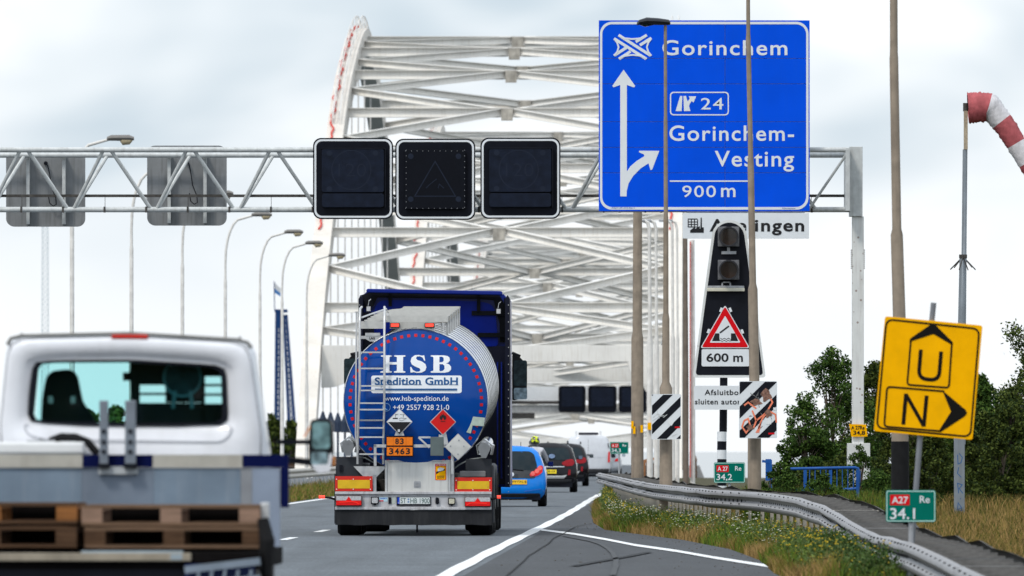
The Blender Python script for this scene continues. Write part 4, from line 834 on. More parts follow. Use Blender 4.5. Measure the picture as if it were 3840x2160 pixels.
# ------------------------------------------------------------------ vegetation
def leaf_mat(name, col, tr=.3):
    m = mat(name, col, .7, var=.25, scale=.9, spec=.06); return m
LG = [leaf_mat('leaf_mid', (.05, .095, .018)), leaf_mat('leaf_dark', (.022, .05, .011)), leaf_mat('leaf_light', (.085, .14, .026))]
LO = [leaf_mat('leaf_olive', (.055, .075, .015)), leaf_mat('leaf_deep', (.016, .03, .009)), leaf_mat('leaf_bright', (.1, .13, .028))]
BARK = mat('bark', (.09, .07, .055), .9, var=.3, scale=14, bump=.6)
def leaf_mesh(name, centers, sizes, mats, parent, per=1, asp=.5, w=None):
    n = len(centers); c = np.asarray(centers); s = np.asarray(sizes)[:, None]
    a = rng.normal(size=(n, 3)); a /= np.linalg.norm(a, axis=1)[:, None]; t = rng.normal(size=(n, 3)); bb = np.cross(a, t); bb /= np.linalg.norm(bb, axis=1)[:, None]
    v = np.stack([c - a*s, c + bb*s*asp, c + a*s, c - bb*s*asp], 1).reshape(-1, 3); off = OFF.get(root_of(parent).name, Vector((0, 0, 0))) if parent else Vector((0, 0, 0)); v -= np.array(off)
    me = bpy.data.meshes.new(name); me.vertices.add(4*n); me.loops.add(4*n); me.polygons.add(n)
    me.vertices.foreach_set('co', v.ravel()); me.loops.foreach_set('vertex_index', np.arange(4*n)); me.polygons.foreach_set('loop_start', np.arange(0, 4*n, 4)); me.polygons.foreach_set('loop_total', np.full(n, 4))
    for m in mats: me.materials.append(m)
    me.polygons.foreach_set('material_index', rng.choice(len(mats), n, p=w or ([.5, .32, .18][:len(mats)] if len(mats) == 3 else None))); me.update()
    o = bpy.data.objects.new(name, me); COL.objects.link(o); o.parent = parent; return o
def tree(name, label, cat, X, Y, h, w, n, mats=LG, leaf=.05, trunk=.3, group=None, zb=-.05, clumps=40, low=.12):
    t = thing(name, label, cat, (X, Y, zb), group)
    C = []; clumps = int(clumps*1.7); n = int(n*2.0); leaf = leaf*1.12; b = MB(); b.tube([(X, Y, zb - .1), (X + .05*w*random.uniform(-1, 1), Y, zb + h*.35), (X + .08*w*random.uniform(-1, 1), Y, zb + h*.8)], [h*.02 + .02, h*.014 + .01, .01], n=8)
    for k in range(clumps):
        a = random.uniform(0, 2*math.pi); q = random.random()**.5; zz = low + (1 - low)*random.random()**.85
        env = math.sin(math.pi*min(1, max(.0, (zz - low)/(1.02 - low)))**.62)*.5*w*(.75 + .45*random.random())
        p = Vector((X + math.cos(a)*q*env, Y + math.sin(a)*q*env*.8, zb + zz*h)); rad = random.uniform(.08, .17)*w*(.6 + .5*(1 - zz))
        C.append((p, rad))
        if k % 2 == 0: b.tube([(X, Y, zb + h*max(.05, zz*.55)), (X*.5 + p.x*.5, Y*.5 + p.y*.5, zb + h*zz*.85), tuple(p)], [h*.007, h*.004, .004], n=5)
    b.build('trunk', BARK, t, smooth=True)
    wts = np.array([r**2 for _, r in C]); wts /= wts.sum(); idx = rng.choice(len(C), n, p=wts); cc = np.array([tuple(p) for p, r in C]); rr = np.array([r for p, r in C])
    d = rng.normal(size=(n, 3)); d /= np.linalg.norm(d, axis=1)[:, None]; rad = rr[idx]*(rng.random(n)**.45)*1.05
    pts = cc[idx] + d*rad[:, None]*np.array([1, 1, .8]); leaf_mesh('crown', pts, rng.uniform(.6, 1.3, n)*leaf, mats, t); return t
TG = 'shrubby trees behind the blue railing and windsock'
def TX(px, D): return (px - 1920)*D/F
specs = [(3120, 262, 3.75, 2.7, 10000, 'green leafy tree left of the white gantry post, tallest beside the warning board', LG), (3020, 256, 2.5, 1.5, 5000, 'low leafy bush at the left foot of the green tree beside the warning board', LG), (3290, 268, 3.5, 2.5, 10000, 'leafy tree between the white gantry post and the yellow detour sign', LO), (3420, 272, 3.3, 2.4, 9000, 'dark leafy tree directly behind the yellow detour sign', LO), (3560, 274, 3.1, 2.6, 11000, 'olive green bush behind the windsock mast, left of it', LO), (3680, 270, 3.1, 2.3, 11000, 'olive green bush behind the windsock mast, right of it', LG), (3790, 264, 2.8, 2.2, 11000, 'dark bush at the right edge under the hanging branches', LO), (3890, 276, 3.9, 2.6, 9000, 'taller dark tree cut by the right edge of the view', LG)]
for px, D, h, w, n, lab, mm in specs: tree('shrub_tree', lab, 'tree', TX(px, D), D, h, w, n, mm, .038, group=TG)
for px, D, h, w, n, lab in ((3200, 244, 1.45, 1.9, 4500, 'low green bush around the foot of the white gantry post'), (3020, 240, 1.0, 1.5, 3000, 'low weedy bush behind the blue railing'), (3370, 250, 1.9, 1.7, 5000, 'dark bush under the yellow detour sign, left of its pole'), (3500, 252, 1.8, 1.6, 5000, 'dark bush just right of the black banded lamp post foot'), (3640, 256, 1.9, 1.6, 5000, 'dark bush beside the graffitied mast foot'), (3760, 254, 1.8, 1.5, 5000, 'dark low bush right of the graffitied mast foot')):
    tree('bush', lab, 'bush', TX(px, D), D, h, w, n, LO, .034, group='low bushes on the right verge', clumps=34, low=.02)
for px, D, h, w, n, lab in ((2955, 210, 1.05, 1.2, 3500, 'weedy clump in front of the left end of the blue railing'), (3085, 209, .95, 1.3, 3500, 'weedy clump in front of the middle of the blue railing'), (3225, 222, 1.5, 1.1, 3500, 'leafy clump growing up in front of the white gantry foot'), (2890, 214, 1.0, .8, 2500, 'weedy clump beside the blue fence end'), (3300, 216, 1.0, 1.3, 3500, 'weedy clump right of the rounded end of the blue railing')):
    tree('weed_clump', lab, 'bush', TX(px, D), D, h, w, n, LG, .024, group='weedy clumps by the blue railing', clumps=30, low=.02)
# hanging branches at the right edge
t = thing('overhanging_tree', 'near tree at the right edge, only sparse branch tips reaching into the view', 'tree', (8.9, 190, 0))
b = MB(); b.tube([(8.9, 190, -.1), (8.95, 190, 2.2), (8.9, 190, 4.6)], [.12, .09, .03], n=8); pts = []
for (px, py, sx, sy) in ((3800, 1250, 25, 30), (3830, 1290, 25, 40), (3790, 1470, 45, 30), (3830, 1440, 30, 40), (3810, 1520, 35, 25), (3840, 1560, 30, 30), (3860, 1350, 30, 80), (3900, 1500, 60, 120), (3950, 1300, 60, 120)):
    p = PX(px, py, 190); b.tube([(8.9, 190, p.z - .4), ((8.9 + p.x)/2, 190, p.z - .1), tuple(p)], [.03, .015, .004], n=5)
    k = 260; s = F/190
    pts.append(np.stack([p.x + rng.normal(size=k)*sx/s*.7, 190 + rng.normal(size=k)*.25, p.z + rng.normal(size=k)*sy/s*.6], 1))
b.build('trunk', BARK, t, smooth=True); pts = np.concatenate(pts); leaf_mesh('crown', pts, rng.uniform(.6, 1.3, len(pts))*.032, LO, t)
# far trees beside the crane
for px, D, h, w, lab in ((1020, 1420, 11.4, 6, 'far green tree left of the blue crane foot'), (1090, 1440, 10.6, 6, 'far green tree right of the blue crane foot'), (975, 1460, 10, 6, 'far green tree partly hidden by the flatbed cab edge')):
    tree('far_tree', lab, 'tree', TX(px, D), D, h, w, 1800, LO, .3, group='far trees across the river', zb=-6.1)
for k, (px, w) in enumerate(((330, 11), (430, 9), (520, 10), (620, 12), (720, 10))):
    tree('far_tree', ['far tree seen through the left half of the flatbed rear window', 'far tree second from left through the flatbed rear window', 'far tree in the middle of the flatbed rear window', 'far tree right of the middle of the flatbed rear window', 'far tree behind the slotted seat in the flatbed window'][k], 'tree', TX(px, 1450), 1450 + 8*k, (11.4, 12.0, 11.2, 9.2, 9.0)[k], w*1.2, 2600, LG, .45, group='far trees across the river', zb=-6.1)
# wood behind the viewer, seen only in reflections
n = 26000; wx = rng.uniform(-150, 170, n); wh = 9 + 3*np.sin(wx*.11) + 2*np.sin(wx*.37 + 1) + rng.normal(size=n)*.8; c = np.stack([wx, -75 + rng.normal(size=n)*4, wh*rng.random(n)**.7], 1)
tag(leaf_mesh('woodland', c, rng.uniform(.5, 1.2, n), LO, None), kind='stuff')
# grass, dry grass and flowers
GM = [mat('grass_green', (.10, .16, .02), .8, var=.2, spec=.05), mat('grass_straw', (.3, .195, .075), .9, var=.25, spec=.05), mat('grass_olive', (.16, .13, .03), .9, var=.2, spec=.05), mat('grass_dark', (.03, .06, .012), .8, var=.2, spec=.05)]
def blades(name, X, Y, Z, H, W, mats, wts, lean=.35, parent=None):
    n = len(X); a = rng.uniform(0, 2*np.pi, n); l = rng.normal(size=(n, 2))*lean*H[:, None]
    dx, dy = np.cos(a)*W/2, np.sin(a)*W/2; b0 = np.stack([X - dx, Y - dy, Z], 1); b1 = np.stack([X + dx, Y + dy, Z], 1)
    m0 = np.stack([X - dx*.7 + l[:, 0]*.35, Y - dy*.7 + l[:, 1]*.35, Z + H*.6], 1); m1 = np.stack([X + dx*.7 + l[:, 0]*.35, Y + dy*.7 + l[:, 1]*.35, Z + H*.6], 1); tp = np.stack([X + l[:, 0], Y + l[:, 1], Z + H], 1)
    v = np.stack([b0, b1, m1, m0, tp], 1).reshape(-1, 3); me = bpy.data.meshes.new(name); me.vertices.add(5*n); me.loops.add(7*n); me.polygons.add(2*n)
    me.vertices.foreach_set('co', v.ravel()); i = np.arange(n)*5; li = np.stack([i, i + 1, i + 2, i + 3, i + 3, i + 2, i + 4], 1).ravel(); me.loops.foreach_set('vertex_index', li)
    ls = np.stack([np.arange(n)*7, np.arange(n)*7 + 4], 1).ravel(); me.polygons.foreach_set('loop_start', ls); me.polygons.foreach_set('loop_total', np.tile([4, 3], n))
    for m in mats: me.materials.append(m)
    mi = wts if isinstance(wts, np.ndarray) else rng.choice(len(mats), n, p=wts); me.polygons.foreach_set('material_index', np.repeat(mi, 2)); me.update()
    o = bpy.data.objects.new(name, me); COL.objects.link(o); return tag(o, kind='stuff')
def noise2(X, Y, f=1., s=0): return .5 + .25*(np.sin(X*2.1*f + Y*.23*f + s) + np.sin(Y*.41*f - X*1.3*f + 2.1*s + 1.3))
def area(n, y0, y1, left, right, bias=0):
    Y = rng.uniform(y0, y1, n); lo = np.array([left(y) for y in Y]); hi = np.array([right(y) for y in Y]); return lo + (hi - lo)*rng.random(n)**(1 + bias), Y, lo, hi
rx = lambda Y: interp(GR, Y)[0]
X, Y, lo, hi = area(95000, 118, 330, lambda y: RX(verge_u(y), y) + .03, lambda y: rx(y) + .9)
edge = np.clip((X - lo)/.5, 0, 1); dry = noise2(X, Y, 1.1) + (1 - edge)*.45 + rng.normal(size=len(X))*.16
mi = np.where(dry > .97, 1, np.where(dry > .7, 2, np.where(dry < .42, 3, 0))); under = X > (np.array([rx(y) for y in Y]) - .1); H = (.1 + .2*edge + .12*noise2(X, Y, 2.2, 1))*rng.uniform(.5, 1.25, len(X)); ur = X > (np.array([rx(y) for y in Y]) - .7); H[ur] *= .6; H[under] *= .6
blades('verge_grass', X, Y, np.full(len(X), -.03), H, rng.uniform(.008, .016, len(X)), GM, mi)
X, Y, lo, hi = area(30000, 240, 530, lambda y: RX(-12.3, y), lambda y: RX(-10.45, y)); blades('median_grass', X, Y, np.full(len(X), -.03), rng.uniform(.1, .42, len(X))*(1.15 - .6*(X - lo)/(hi - lo)), rng.uniform(.02, .03, len(X)), GM, [.25, .3, .35, .1])
X, Y, lo, hi = area(45000, 140, 290, lambda y: rx(y) + .9, lambda y: (3900 - 1920)*y/F); k = ~((X > 7.0) & (Y < 172)); X, Y = X[k], Y[k]; far_ = Y > 238
blades('right_verge_grass', X, Y, np.full(len(X), -.03), np.where(far_, .35, .18)*rng.uniform(.5, 1.5, len(X)), rng.uniform(.01, .02, len(X)), GM, np.where(rng.random(len(X)) < .5, 1, np.where(rng.random(len(X)) < .6, 2, 3)))
X, Y, lo, hi = area(26000, 200, 250, lambda y: (2790 - 1920)*y/F, lambda y: (3330 - 1920)*y/F); Hh = rng.uniform(.15, .75, len(X)); blades('weeds', X, Y, np.full(len(X), -.03), Hh, rng.uniform(.012, .022, len(X)), GM, [.4, .05, .2, .35], lean=.2)
c = np.stack([X, Y, Hh*.9*rng.random(len(X))], 1); o = leaf_mesh('weed_leaves', c, rng.uniform(.015, .03, len(c)), [LG[0], LG[1], LG[2]], None); tag(o, kind='stuff')
# flowering clumps in the verge
FW = [mat('flower_white', (.75, .74, .62), .8), mat('flower_yellow', (.75, .52, .03), .8), mat('weed_green', (.07, .11, .03), .8), mat('weed_lime', (.14, .19, .045), .8)]
X, Y, lo, hi = area(11000, 124, 320, lambda y: RX(verge_u(y), y) + .25, lambda y: max(rx(y) - .55, RX(verge_u(y), y) + .5))
p_ = noise2(X, Y, 1.7, 3); k = (p_ > .45) | (rng.random(len(X)) < .25); X, Y, p_ = X[k], Y[k], p_[k]
Z = rng.uniform(.12, .4, len(X))*(.7 + .5*p_); c = np.stack([X, Y, Z], 1); kind_ = noise2(X, Y, 2.3, 5) + rng.normal(size=len(X))*.15
def blobs(name, c, r, mats, mi):
    n = len(c); base = np.array([(1, 0, .25), (0, 1, .25), (-1, 0, .25), (0, -1, .25), (0, 0, .6), (0, 0, -.4)]); v = (c[:, None, :] + base[None]*r[:, None, None]).reshape(-1, 3)
    fs = np.array([(0, 1, 4), (1, 2, 4), (2, 3, 4), (3, 0, 4), (1, 0, 5), (2, 1, 5), (3, 2, 5), (0, 3, 5)]); f = (np.arange(n)[:, None, None]*6 + fs[None]).reshape(-1, 3)
    me = bpy.data.meshes.new(name); me.vertices.add(len(v)); me.loops.add(f.size); me.polygons.add(len(f)); me.vertices.foreach_set('co', v.ravel()); me.loops.foreach_set('vertex_index', f.ravel()); me.polygons.foreach_set('loop_start', np.arange(0, f.size, 3)); me.polygons.foreach_set('loop_total', np.full(len(f), 3))
    for m in mats: me.materials.append(m)
    me.polygons.foreach_set('material_index', np.repeat(mi, 8)); me.update(); o = bpy.data.objects.new(name, me); COL.objects.link(o); return tag(o, kind='stuff')
mi = np.where((kind_ > .6) & (rng.random(len(X)) < .7) & (Y < 225) & (Y > 150), 0, np.where((rng.random(len(X)) < .22), 1, 2 + (rng.random(len(X)) < .3))); blobs('flowers', c, rng.uniform(.009, .018, len(c)), FW, mi)
n = len(c)*4; idx = rng.integers(0, len(c), n); cc = c[idx].copy(); cc[:, 2] *= rng.random(n); cc[:, :2] += rng.normal(size=(n, 2))*.05; tag(leaf_mesh('flower_foliage', cc, rng.uniform(.014, .03, n), [FW[2], FW[3], LG[0]], None), kind='stuff')

X, Y, lo, hi = area(2600, 119, 152, lambda y: RX(verge_u(y), y) + .5, lambda y: rx(y) - .15)
Z = rng.uniform(.12, .42, len(X)); c = np.stack([X, Y, Z], 1); blobs('yellow_flowers', c[:260], rng.uniform(.010, .018, 260), FW, np.ones(260, int))
n = len(c)*10; idx = rng.integers(0, len(c), n); cc = c[idx].copy(); cc[:, 2] *= rng.random(n); cc[:, :2] += rng.normal(size=(n, 2))*.06; tag(leaf_mesh('flower_foliage', cc, rng.uniform(.012, .028, n), [FW[2], LG[1], LG[0]], None), kind='stuff')
# ------------------------------------------------------------------ tanker truck (local frame: x right, y forward from the rear lights, z up)
fx = lambda c: -1.353 + .001616*c
z2 = lambda c: 2.122 - .001616*c
z1 = lambda c: 4.117 - .001616*c
HEAD = -M_
tk = thing('tanker_truck', 'blue ended silver tanker lorry with ladder, red dotted tank end and orange hazard plates', 'lorry', (-1.6, 185, 0), rotz=HEAD, world_built=False)
TBLUE = mat('tank_blue', (.0, .055, .30), .1, var=.1, scale=.8, coat=.0, spec=.3)
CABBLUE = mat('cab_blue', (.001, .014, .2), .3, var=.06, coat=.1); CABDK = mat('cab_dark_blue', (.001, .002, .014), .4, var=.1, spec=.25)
TDOT = mat('reflective_red_dot', (.6, .01, .012), .5); CHROME = mat('chrome', (.7, .7, .71), .12, .95, var=.05)
BUMP = mat('bumper_dirty_white', (.52, .52, .54), .45, .1, var=.14, scale=6, streak=.6, scol=(.22, .2, .18)); CLEANST = mat('box_stainless', (.72, .71, .68), .32, .45, var=.05, scale=3, streak=.4, scol=(.36, .33, .3))
# rear bumper
b = MB(); b.box(fx(50), fx(1620), -.02, .06, z2(1022), z2(896)); b.build('bumper_beam', BUMP, tk)
for a, c in ((868, 895), (1023, 1050)):
    b = MB(); b.box(fx(48), fx(1622), -.06, .06, z2(c), z2(a)); b.build('bumper_edge', BUMP, tk, bevel=.006)
b = MB(); n = 24
for i in range(n):
    x0, x1 = fx(50 + 1575*i/n), fx(50 + 1575*(i + 1)/n); w0, w1 = .012*math.sin(i*1.3), .012*math.sin((i + 1)*1.3)
    b.add([(x0, -.03, z2(1052)), (x1, -.03, z2(1052)), (x1, -.05 + w1, z2(1203) + w1*.6), (x0, -.05 + w0, z2(1203) + w0*.6), (x0, -.01, z2(1052)), (x1, -.01, z2(1052)), (x1, -.03 + w1, z2(1203)), (x0, -.03 + w0, z2(1203))], [(0, 1, 2, 3), (7, 6, 5, 4), (3, 2, 6, 7)])
b.build('spray_flap', mat('flap_rubber', (.016, .017, .02), .75, var=.25, scale=3, streak=.3, scol=(.05, .05, .05), spec=.2), tk)
def lamp(x0, x1, y0, y1, flip):
    b = MB(); b.box(fx(x0), fx(x1), -.1, -.021, z2(y1), z2(y0)); h = b.build('tail_light', mat('lamp_case', (.05, .01, .01), .4), tk, bevel=.008)
    b = MB(); b.box(fx(x0 + 6), fx(x1 - 6), -.107, -.101, z2(y0 + 48), z2(y0 + 5)); b.build('clear_lens', LENSW, h)
    xm = (x0 + x1)/2; m = 1 if flip else -1
    b = MB(); b.prism([(fx(x0 + 6), z2(y1 - 6)), (fx(x1 - 6), z2(y1 - 6)), (fx(x1 - 6), z2(y0 + 50)), (fx(xm + 30), z2(y0 + 50)), (fx(xm), z2(y0 + 8)), (fx(xm - 30), z2(y0 + 50)), (fx(x0 + 6), z2(y0 + 50))][::-1], -.112, -.1); b.build('red_lens', LIGHTRED, h)
    b = MB(); b.stroke([(fx(x0 + (20 if flip else 235)), z2(y0 + 88)), (fx(x0 + (45 if flip else 210)), z2(y0 + 68)), (fx(x0 + (80 if flip else 170)), z2(y0 + 62)), (fx(x0 + (225 if flip else 30)), z2(y0 + 66))], .014, -.118, -.1125); b.build('light_guide', mat('bright_red', (.95, .03, .02), .2, emis=.15), h)
lamp(55, 318, 908, 1010, False); lamp(1352, 1615, 920, 1018, True)
for x0, x1, y0, y1 in ((48, 424, 713, 864), (1252, 1626, 725, 870)):
    b = MB(); b.box(fx(x0), fx(x1), -.03, -.01, z2(y1), z2(y0)); h = b.build('marker_plate', mat('marker_red', (.62, .03, .02), .4, var=.05), tk)
    b = MB(); b.box(fx(x0 + 27), fx(x1 - 27), -.034, -.0305, z2(y1 - 28), z2(y0 + 38)); b.build('yellow_field', mat('marker_yellow', (.72, .45, .02), .4, var=.1, scale=8, spots=.25), h)
    b = MB()
    for a in (x0 + 15, (x0 + x1)/2 - 5, x1 - 22): 
        for c in (y0 + 30, y1 - 20): b.cyl((fx(a), -.04, z2(c)), (fx(a), -.03, z2(c)), .009, n=8)
    b.build('rivets', WHITE, h)
# underrun / chassis / box
b = MB(); b.box(fx(548), fx(1215), .02, 1.2, z2(880), z2(548)); bx = b.build('rear_box', CLEANST, tk, bevel=.01)
b = MB(); b.box(fx(578), fx(1183), -.002, .019, z2(869), z2(570)); b.build('box_door', CLEANST, bx, bevel=.006)
b = MB(); b.box(fx(560), fx(1205), -.001, .0195, z2(567), z2(553)); b.box(fx(556), fx(572), -.001, .0195, z2(869), z2(566.5)); b.box(fx(1188), fx(1206), -.001, .0195, z2(869), z2(566.5)); b.build('box_frame', ALU, bx)
b = MB(); b.prism(roundpoly([(fx(838), z2(828)), (fx(912), z2(828)), (fx(908), z2(762)), (fx(842), z2(762))], .02), -.012, -.0022); b.ringp(circ(fx(875), z2(795), .038, 16), circ(fx(875), z2(795), .026, 16), -.022, -.0125); b.build('latch', STEEL, bx)
b = MB(); b.prism(rrect(fx(1055), fx(1165), z2(752), z2(588), .012), -.005, -.0023); s = b.build('sticker', SIGNY, bx)
b = MB(); b.ringp(rrect(fx(1055), fx(1165), z2(752), z2(588), .012), rrect(fx(1061), fx(1159), z2(746), z2(613), .006), -.008, -.0052); b.build('sticker_border', SIGNR, s)
text('ATTENTION', fx(1062), fx(1158), z2(609), z2(592), -.0085, SIGNW, s, bold=.02, depth=.001); text('ANGLES', fx(1071), fx(1147), z2(720), z2(706), -.0055, BK, s, bold=.02, depth=.001); text('MORTS', fx(1074), fx(1143), z2(738), z2(724), -.0055, BK, s, bold=.02, depth=.001)
b = MB(); b.prism([(fx(a), z2(c)) for a, c in ((1064, 668), (1064, 695), (1100, 670), (1155, 655), (1155, 640), (1105, 655))], -.0065, -.0053); b.build('sticker_shadow', BK, s); b = MB(); b.prism([(fx(a), z2(c)) for a, c in ((1080, 640), (1082, 665), (1135, 655), (1145, 632), (1100, 625))], -.0075, -.0066); b.build('sticker_lorry', SIGNW, s)
b = MB(); b.box(fx(228), fx(480), .2, 1.0, z2(1040), z2(870)); b.box(fx(300), fx(380), .1, 11, .75, 1.0); b.box(fx(1150), fx(1230), .1, 11, .75, 1.0); b.build('chassis', DARKST, tk)
b = MB(); b.prism([(fx(a), z2(c)) for a, c in ((232, 612), (545, 614), (545, 640), (440, 745), (430, 868), (460, 868), (425, 716), (330, 716), (245, 628))][:5] + [(fx(425), z2(745)), (fx(330), z2(716)), (fx(245), z2(628))], .02, .03); b.build('bracket_plate', ALU, tk)
b = MB(); b.box(fx(430), fx(462), .01, .05, z2(868), z2(700)); b.box(fx(1216), fx(1245), .01, .05, z2(868), z2(500)); b.split('upright', STEEL, tk)
b = MB(); b.box(fx(1300), fx(1562), .05, .35, z2(722), z2(660)); b.build('tool_box', mat('grey_box', (.2, .2, .2), .5, var=.15), tk, bevel=.015); b = MB(); b.cyl((fx(1565), .2, z2(690)), (fx(1645), .2, z2(690)), .02); b.box(fx(1605), fx(1640), .1, .2, z2(745), z2(605)); b.box(fx(1478), fx(1503), .1, .2, z2(660), z2(605)); b.build('bar', DARKST, tk)
b = MB(); b.box(fx(90), fx(122), .05, .12, z2(665), z2(600)); b.build('stop_block', BLACK, tk)
# licence plate and work lights
b = MB(); b.box(fx(666), fx(1012), -.045, -.021, z2(1010), z2(920)); pl = b.build('licence_plate', BLACK, tk, bevel=.004)
b = MB(); b.box(fx(676), fx(1003), -.05, -.0455, z2(992), z2(926)); b.build('plate_field', mat('plate_white', (.66, .7, .7), .4, var=.03), pl)
b = MB(); b.box(fx(676), fx(697), -.053, -.0503, z2(992), z2(926)); b.build('euro_band', mat('euro_blue', (.01, .06, .5), .4), pl)
DG = mat('plate_dark_green', (.01, .07, .06), .5)
text('ST', fx(708), fx(762), z2(984), z2(934), -.0503, DG, pl, bold=.0, depth=.002); text('HB 1900', fx(806), fx(999), z2(986), z2(935), -.0503, DG, pl, bold=.0, depth=.002)
b = MB(); b.prism(circ(fx(786), z2(944), .016, 14), -.0525, -.0503); b.prism(circ(fx(786), z2(971), .015, 14), -.0525, -.0503); b.build('plate_seal', mat('seal_blue', (.15, .25, .45), .5), pl); text('D', fx(682), fx(690), z2(986), z2(974), -.0532, SIGNW, pl, depth=.001)
for x0, x1, y0, y1, mm in ((409, 487, 920, 992, LENSW), (1185, 1258, 930, 998, mat('cream_lens', (.55, .53, .42), .3, var=.3, scale=60))):
    b = MB(); b.box(fx(x0), fx(x1), -.08, -.021, z2(y1), z2(y0)); b.box(fx(x0 + 25), fx(x1 - 25), -.07, -.03, z2(y1 + 14), z2(y1)); h = b.build('work_light', BLACK, tk, bevel=.01)
    b = MB(); b.prism(rrect(fx(x0 + 9), fx(x1 - 9), z2(y1 - 9), z2(y0 + 9), .012), -.086, -.0805); b.build('lens', mm, h)
b = MB(); b.box(fx(585), fx(612), -.04, -.021, z2(990), z2(925)); b.prism([(fx(1058), z2(985)), (fx(1075), z2(996)), (fx(1095), z2(985)), (fx(1092), z2(935)), (fx(1070), z2(924)), (fx(1058), z2(935))], -.06, -.021); b.build('socket', BLACK, tk)
b = MB(); b.box(fx(620), fx(655), -.024, -.021, z2(990), z2(925)); b.build('sticker', mat('pale_green', (.5, .55, .5)), tk); b = MB(); b.box(fx(492), fx(577), -.024, -.021, z2(968), z2(925)); s = b.build('sticker', mat('pale_cyan', (.45, .65, .75)), tk); text('WABCO', fx(500), fx(570), z2(943), z2(930), -.0245, mat('euro_blue', (0, 0, 0)), s, bold=.03, depth=.001)
b = MB(); b.box(fx(492), fx(535), -.026, -.0242, z2(966), z2(955)); b.build('sticker_stripe', SIGNR, s)
for x, sg in ((-1.29, -1), (fx(1640), 1)):
    b = MB(); b.tube([(x + (.01 if sg < 0 else -.05), -.03, z2(945)), (x + sg*.06, -.06, z2(930)), (x + sg*(.17 if sg < 0 else .1), -.06, z2(925))], .018, n=8); h = b.build('marker_arm', RUBBER, tk); b = MB(); b.cyl((x + sg*(.15 if sg < 0 else .06), -.06, z2(922)), (x + sg*(.25 if sg < 0 else .12), -.06, z2(922)), .028, n=10); b.build('marker_lamp', LITRED, h)
# tank end: dished blue disc
TC = (.035, 2.19); TRAD = 1.165
def dome(x, z):
    r = min(1, math.hypot(x - TC[0], z - TC[1])/TRAD); return -.16*(1 - r**2.6) 
b = MB(); n = 72; rings = [0, .12, .25, .4, .55, .7, .82, .9, .95, .98, 1.0]; v = [(TC[0], dome(*TC), TC[1])]; f = []
for r in rings[1:]:
    for k in range(n): a = 2*math.pi*k/n; x, z = TC[0] + TRAD*r*math.cos(a), TC[1] + TRAD*r*math.sin(a); v.append((x, dome(x, z) + .05, z))
v[0] = (TC[0], dome(*TC) + .05, TC[1])
for k in range(n): f.append((0, 1 + k, 1 + (k + 1) % n))
for i in range(len(rings) - 2):
    for k in range(n): f.append((1 + i*n + k, 1 + (i + 1)*n + k, 1 + (i + 1)*n + (k + 1) % n, 1 + i*n + (k + 1) % n))
b.add(v, f).build('tank_end', TBLUE, tk, smooth=True, ang=80)
dr = lambda x, z: dome(x, z) + .05
b = MB(); nd_ = 58
for k in range(nd_):
    a = math.pi/2 + 2*math.pi*k/nd_; x, z = TC[0] + 1.07*math.cos(a), TC[1] + 1.07*math.sin(a); s_ = .024; ca, sa = math.cos(a), math.sin(a)
    q = [(x + s_*(-sa*i) + s_*ca*j, z + s_*(ca*i) + s_*sa*j) for i, j in ((-1, -1), (1, -1), (1, 1), (-1, 1))]; b.add([(p, dr(p, w) - .004, w) for p, w in q] + [(p, dr(p, w) + .001, w) for p, w in q], [(0, 1, 2, 3), (0, 4, 5, 1), (1, 5, 6, 2), (2, 6, 7, 3), (3, 7, 4, 0)])
b.split('reflective_dot', TDOT, tk)
LETW = mat('letter_white', (.85, .88, .92), .4, var=.02)
# HSB in bold serif letters
def drape_poly(polys, name, m, off=-.004, parent=tk, sub=2):
    b = MB()
    for P in polys: b.prism(P, -.003, 0)
    o = b.build(name, m, parent); bm = bmesh.new(); bm.from_mesh(o.data); bmesh.ops.triangulate(bm, faces=bm.faces)
    for _ in range(sub):
        es = [e for e in bm.edges if e.calc_length() > .12]
        if es: bmesh.ops.subdivide_edges(bm, edges=es, cuts=1); bmesh.ops.triangulate(bm, faces=bm.faces)
    for v_ in bm.verts: v_.co.y += dr(v_.co.x, v_.co.z) + off
    bm.to_mesh(o.data); bm.free(); return o
g1 = lambda pts: [(fx(a), z1(c)) for a, c in pts]
Hh = g1([(505, 738), (518, 731), (612, 731), (622, 738), (618, 744), (600, 746), (595, 752), (595, 800), (670, 800), (670, 752), (664, 746), (645, 744), (640, 737), (650, 731), (750, 731), (760, 738), (752, 744), (736, 746), (732, 754), (732, 884), (738, 890), (752, 892), (758, 899), (750, 906), (645, 906), (638, 899), (646, 892), (664, 890), (670, 882), (670, 824), (595, 824), (595, 882), (600, 890), (616, 892), (622, 899), (612, 906), (508, 906), (502, 899), (510, 892), (527, 890), (533, 882), (533, 754), (528, 746), (512, 744)])
drape_poly([Hh], 'lettering', LETW)
Ss = g1([(945, 731), (955, 785), (946, 787), (930, 755), (900, 741), (872, 744), (862, 760), (875, 778), (925, 795), (958, 820), (968, 852), (955, 886), (920, 905), (875, 908), (840, 900), (818, 905), (808, 905), (805, 850), (814, 848), (832, 880), (865, 897), (895, 895), (908, 880), (898, 862), (850, 842), (820, 822), (808, 790), (818, 755), (850, 731), (890, 727), (920, 735)])
drape_poly([Ss], 'lettering', LETW)
Bo = g1([(1008, 738), (1016, 731), (1140, 731), (1180, 738), (1200, 756), (1203, 782), (1188, 803), (1165, 812), (1195, 822), (1215, 846), (1214, 876), (1192, 898), (1150, 906), (1016, 906), (1008, 899), (1016, 892), (1034, 888), (1038, 880), (1038, 756), (1032, 746), (1014, 744)])
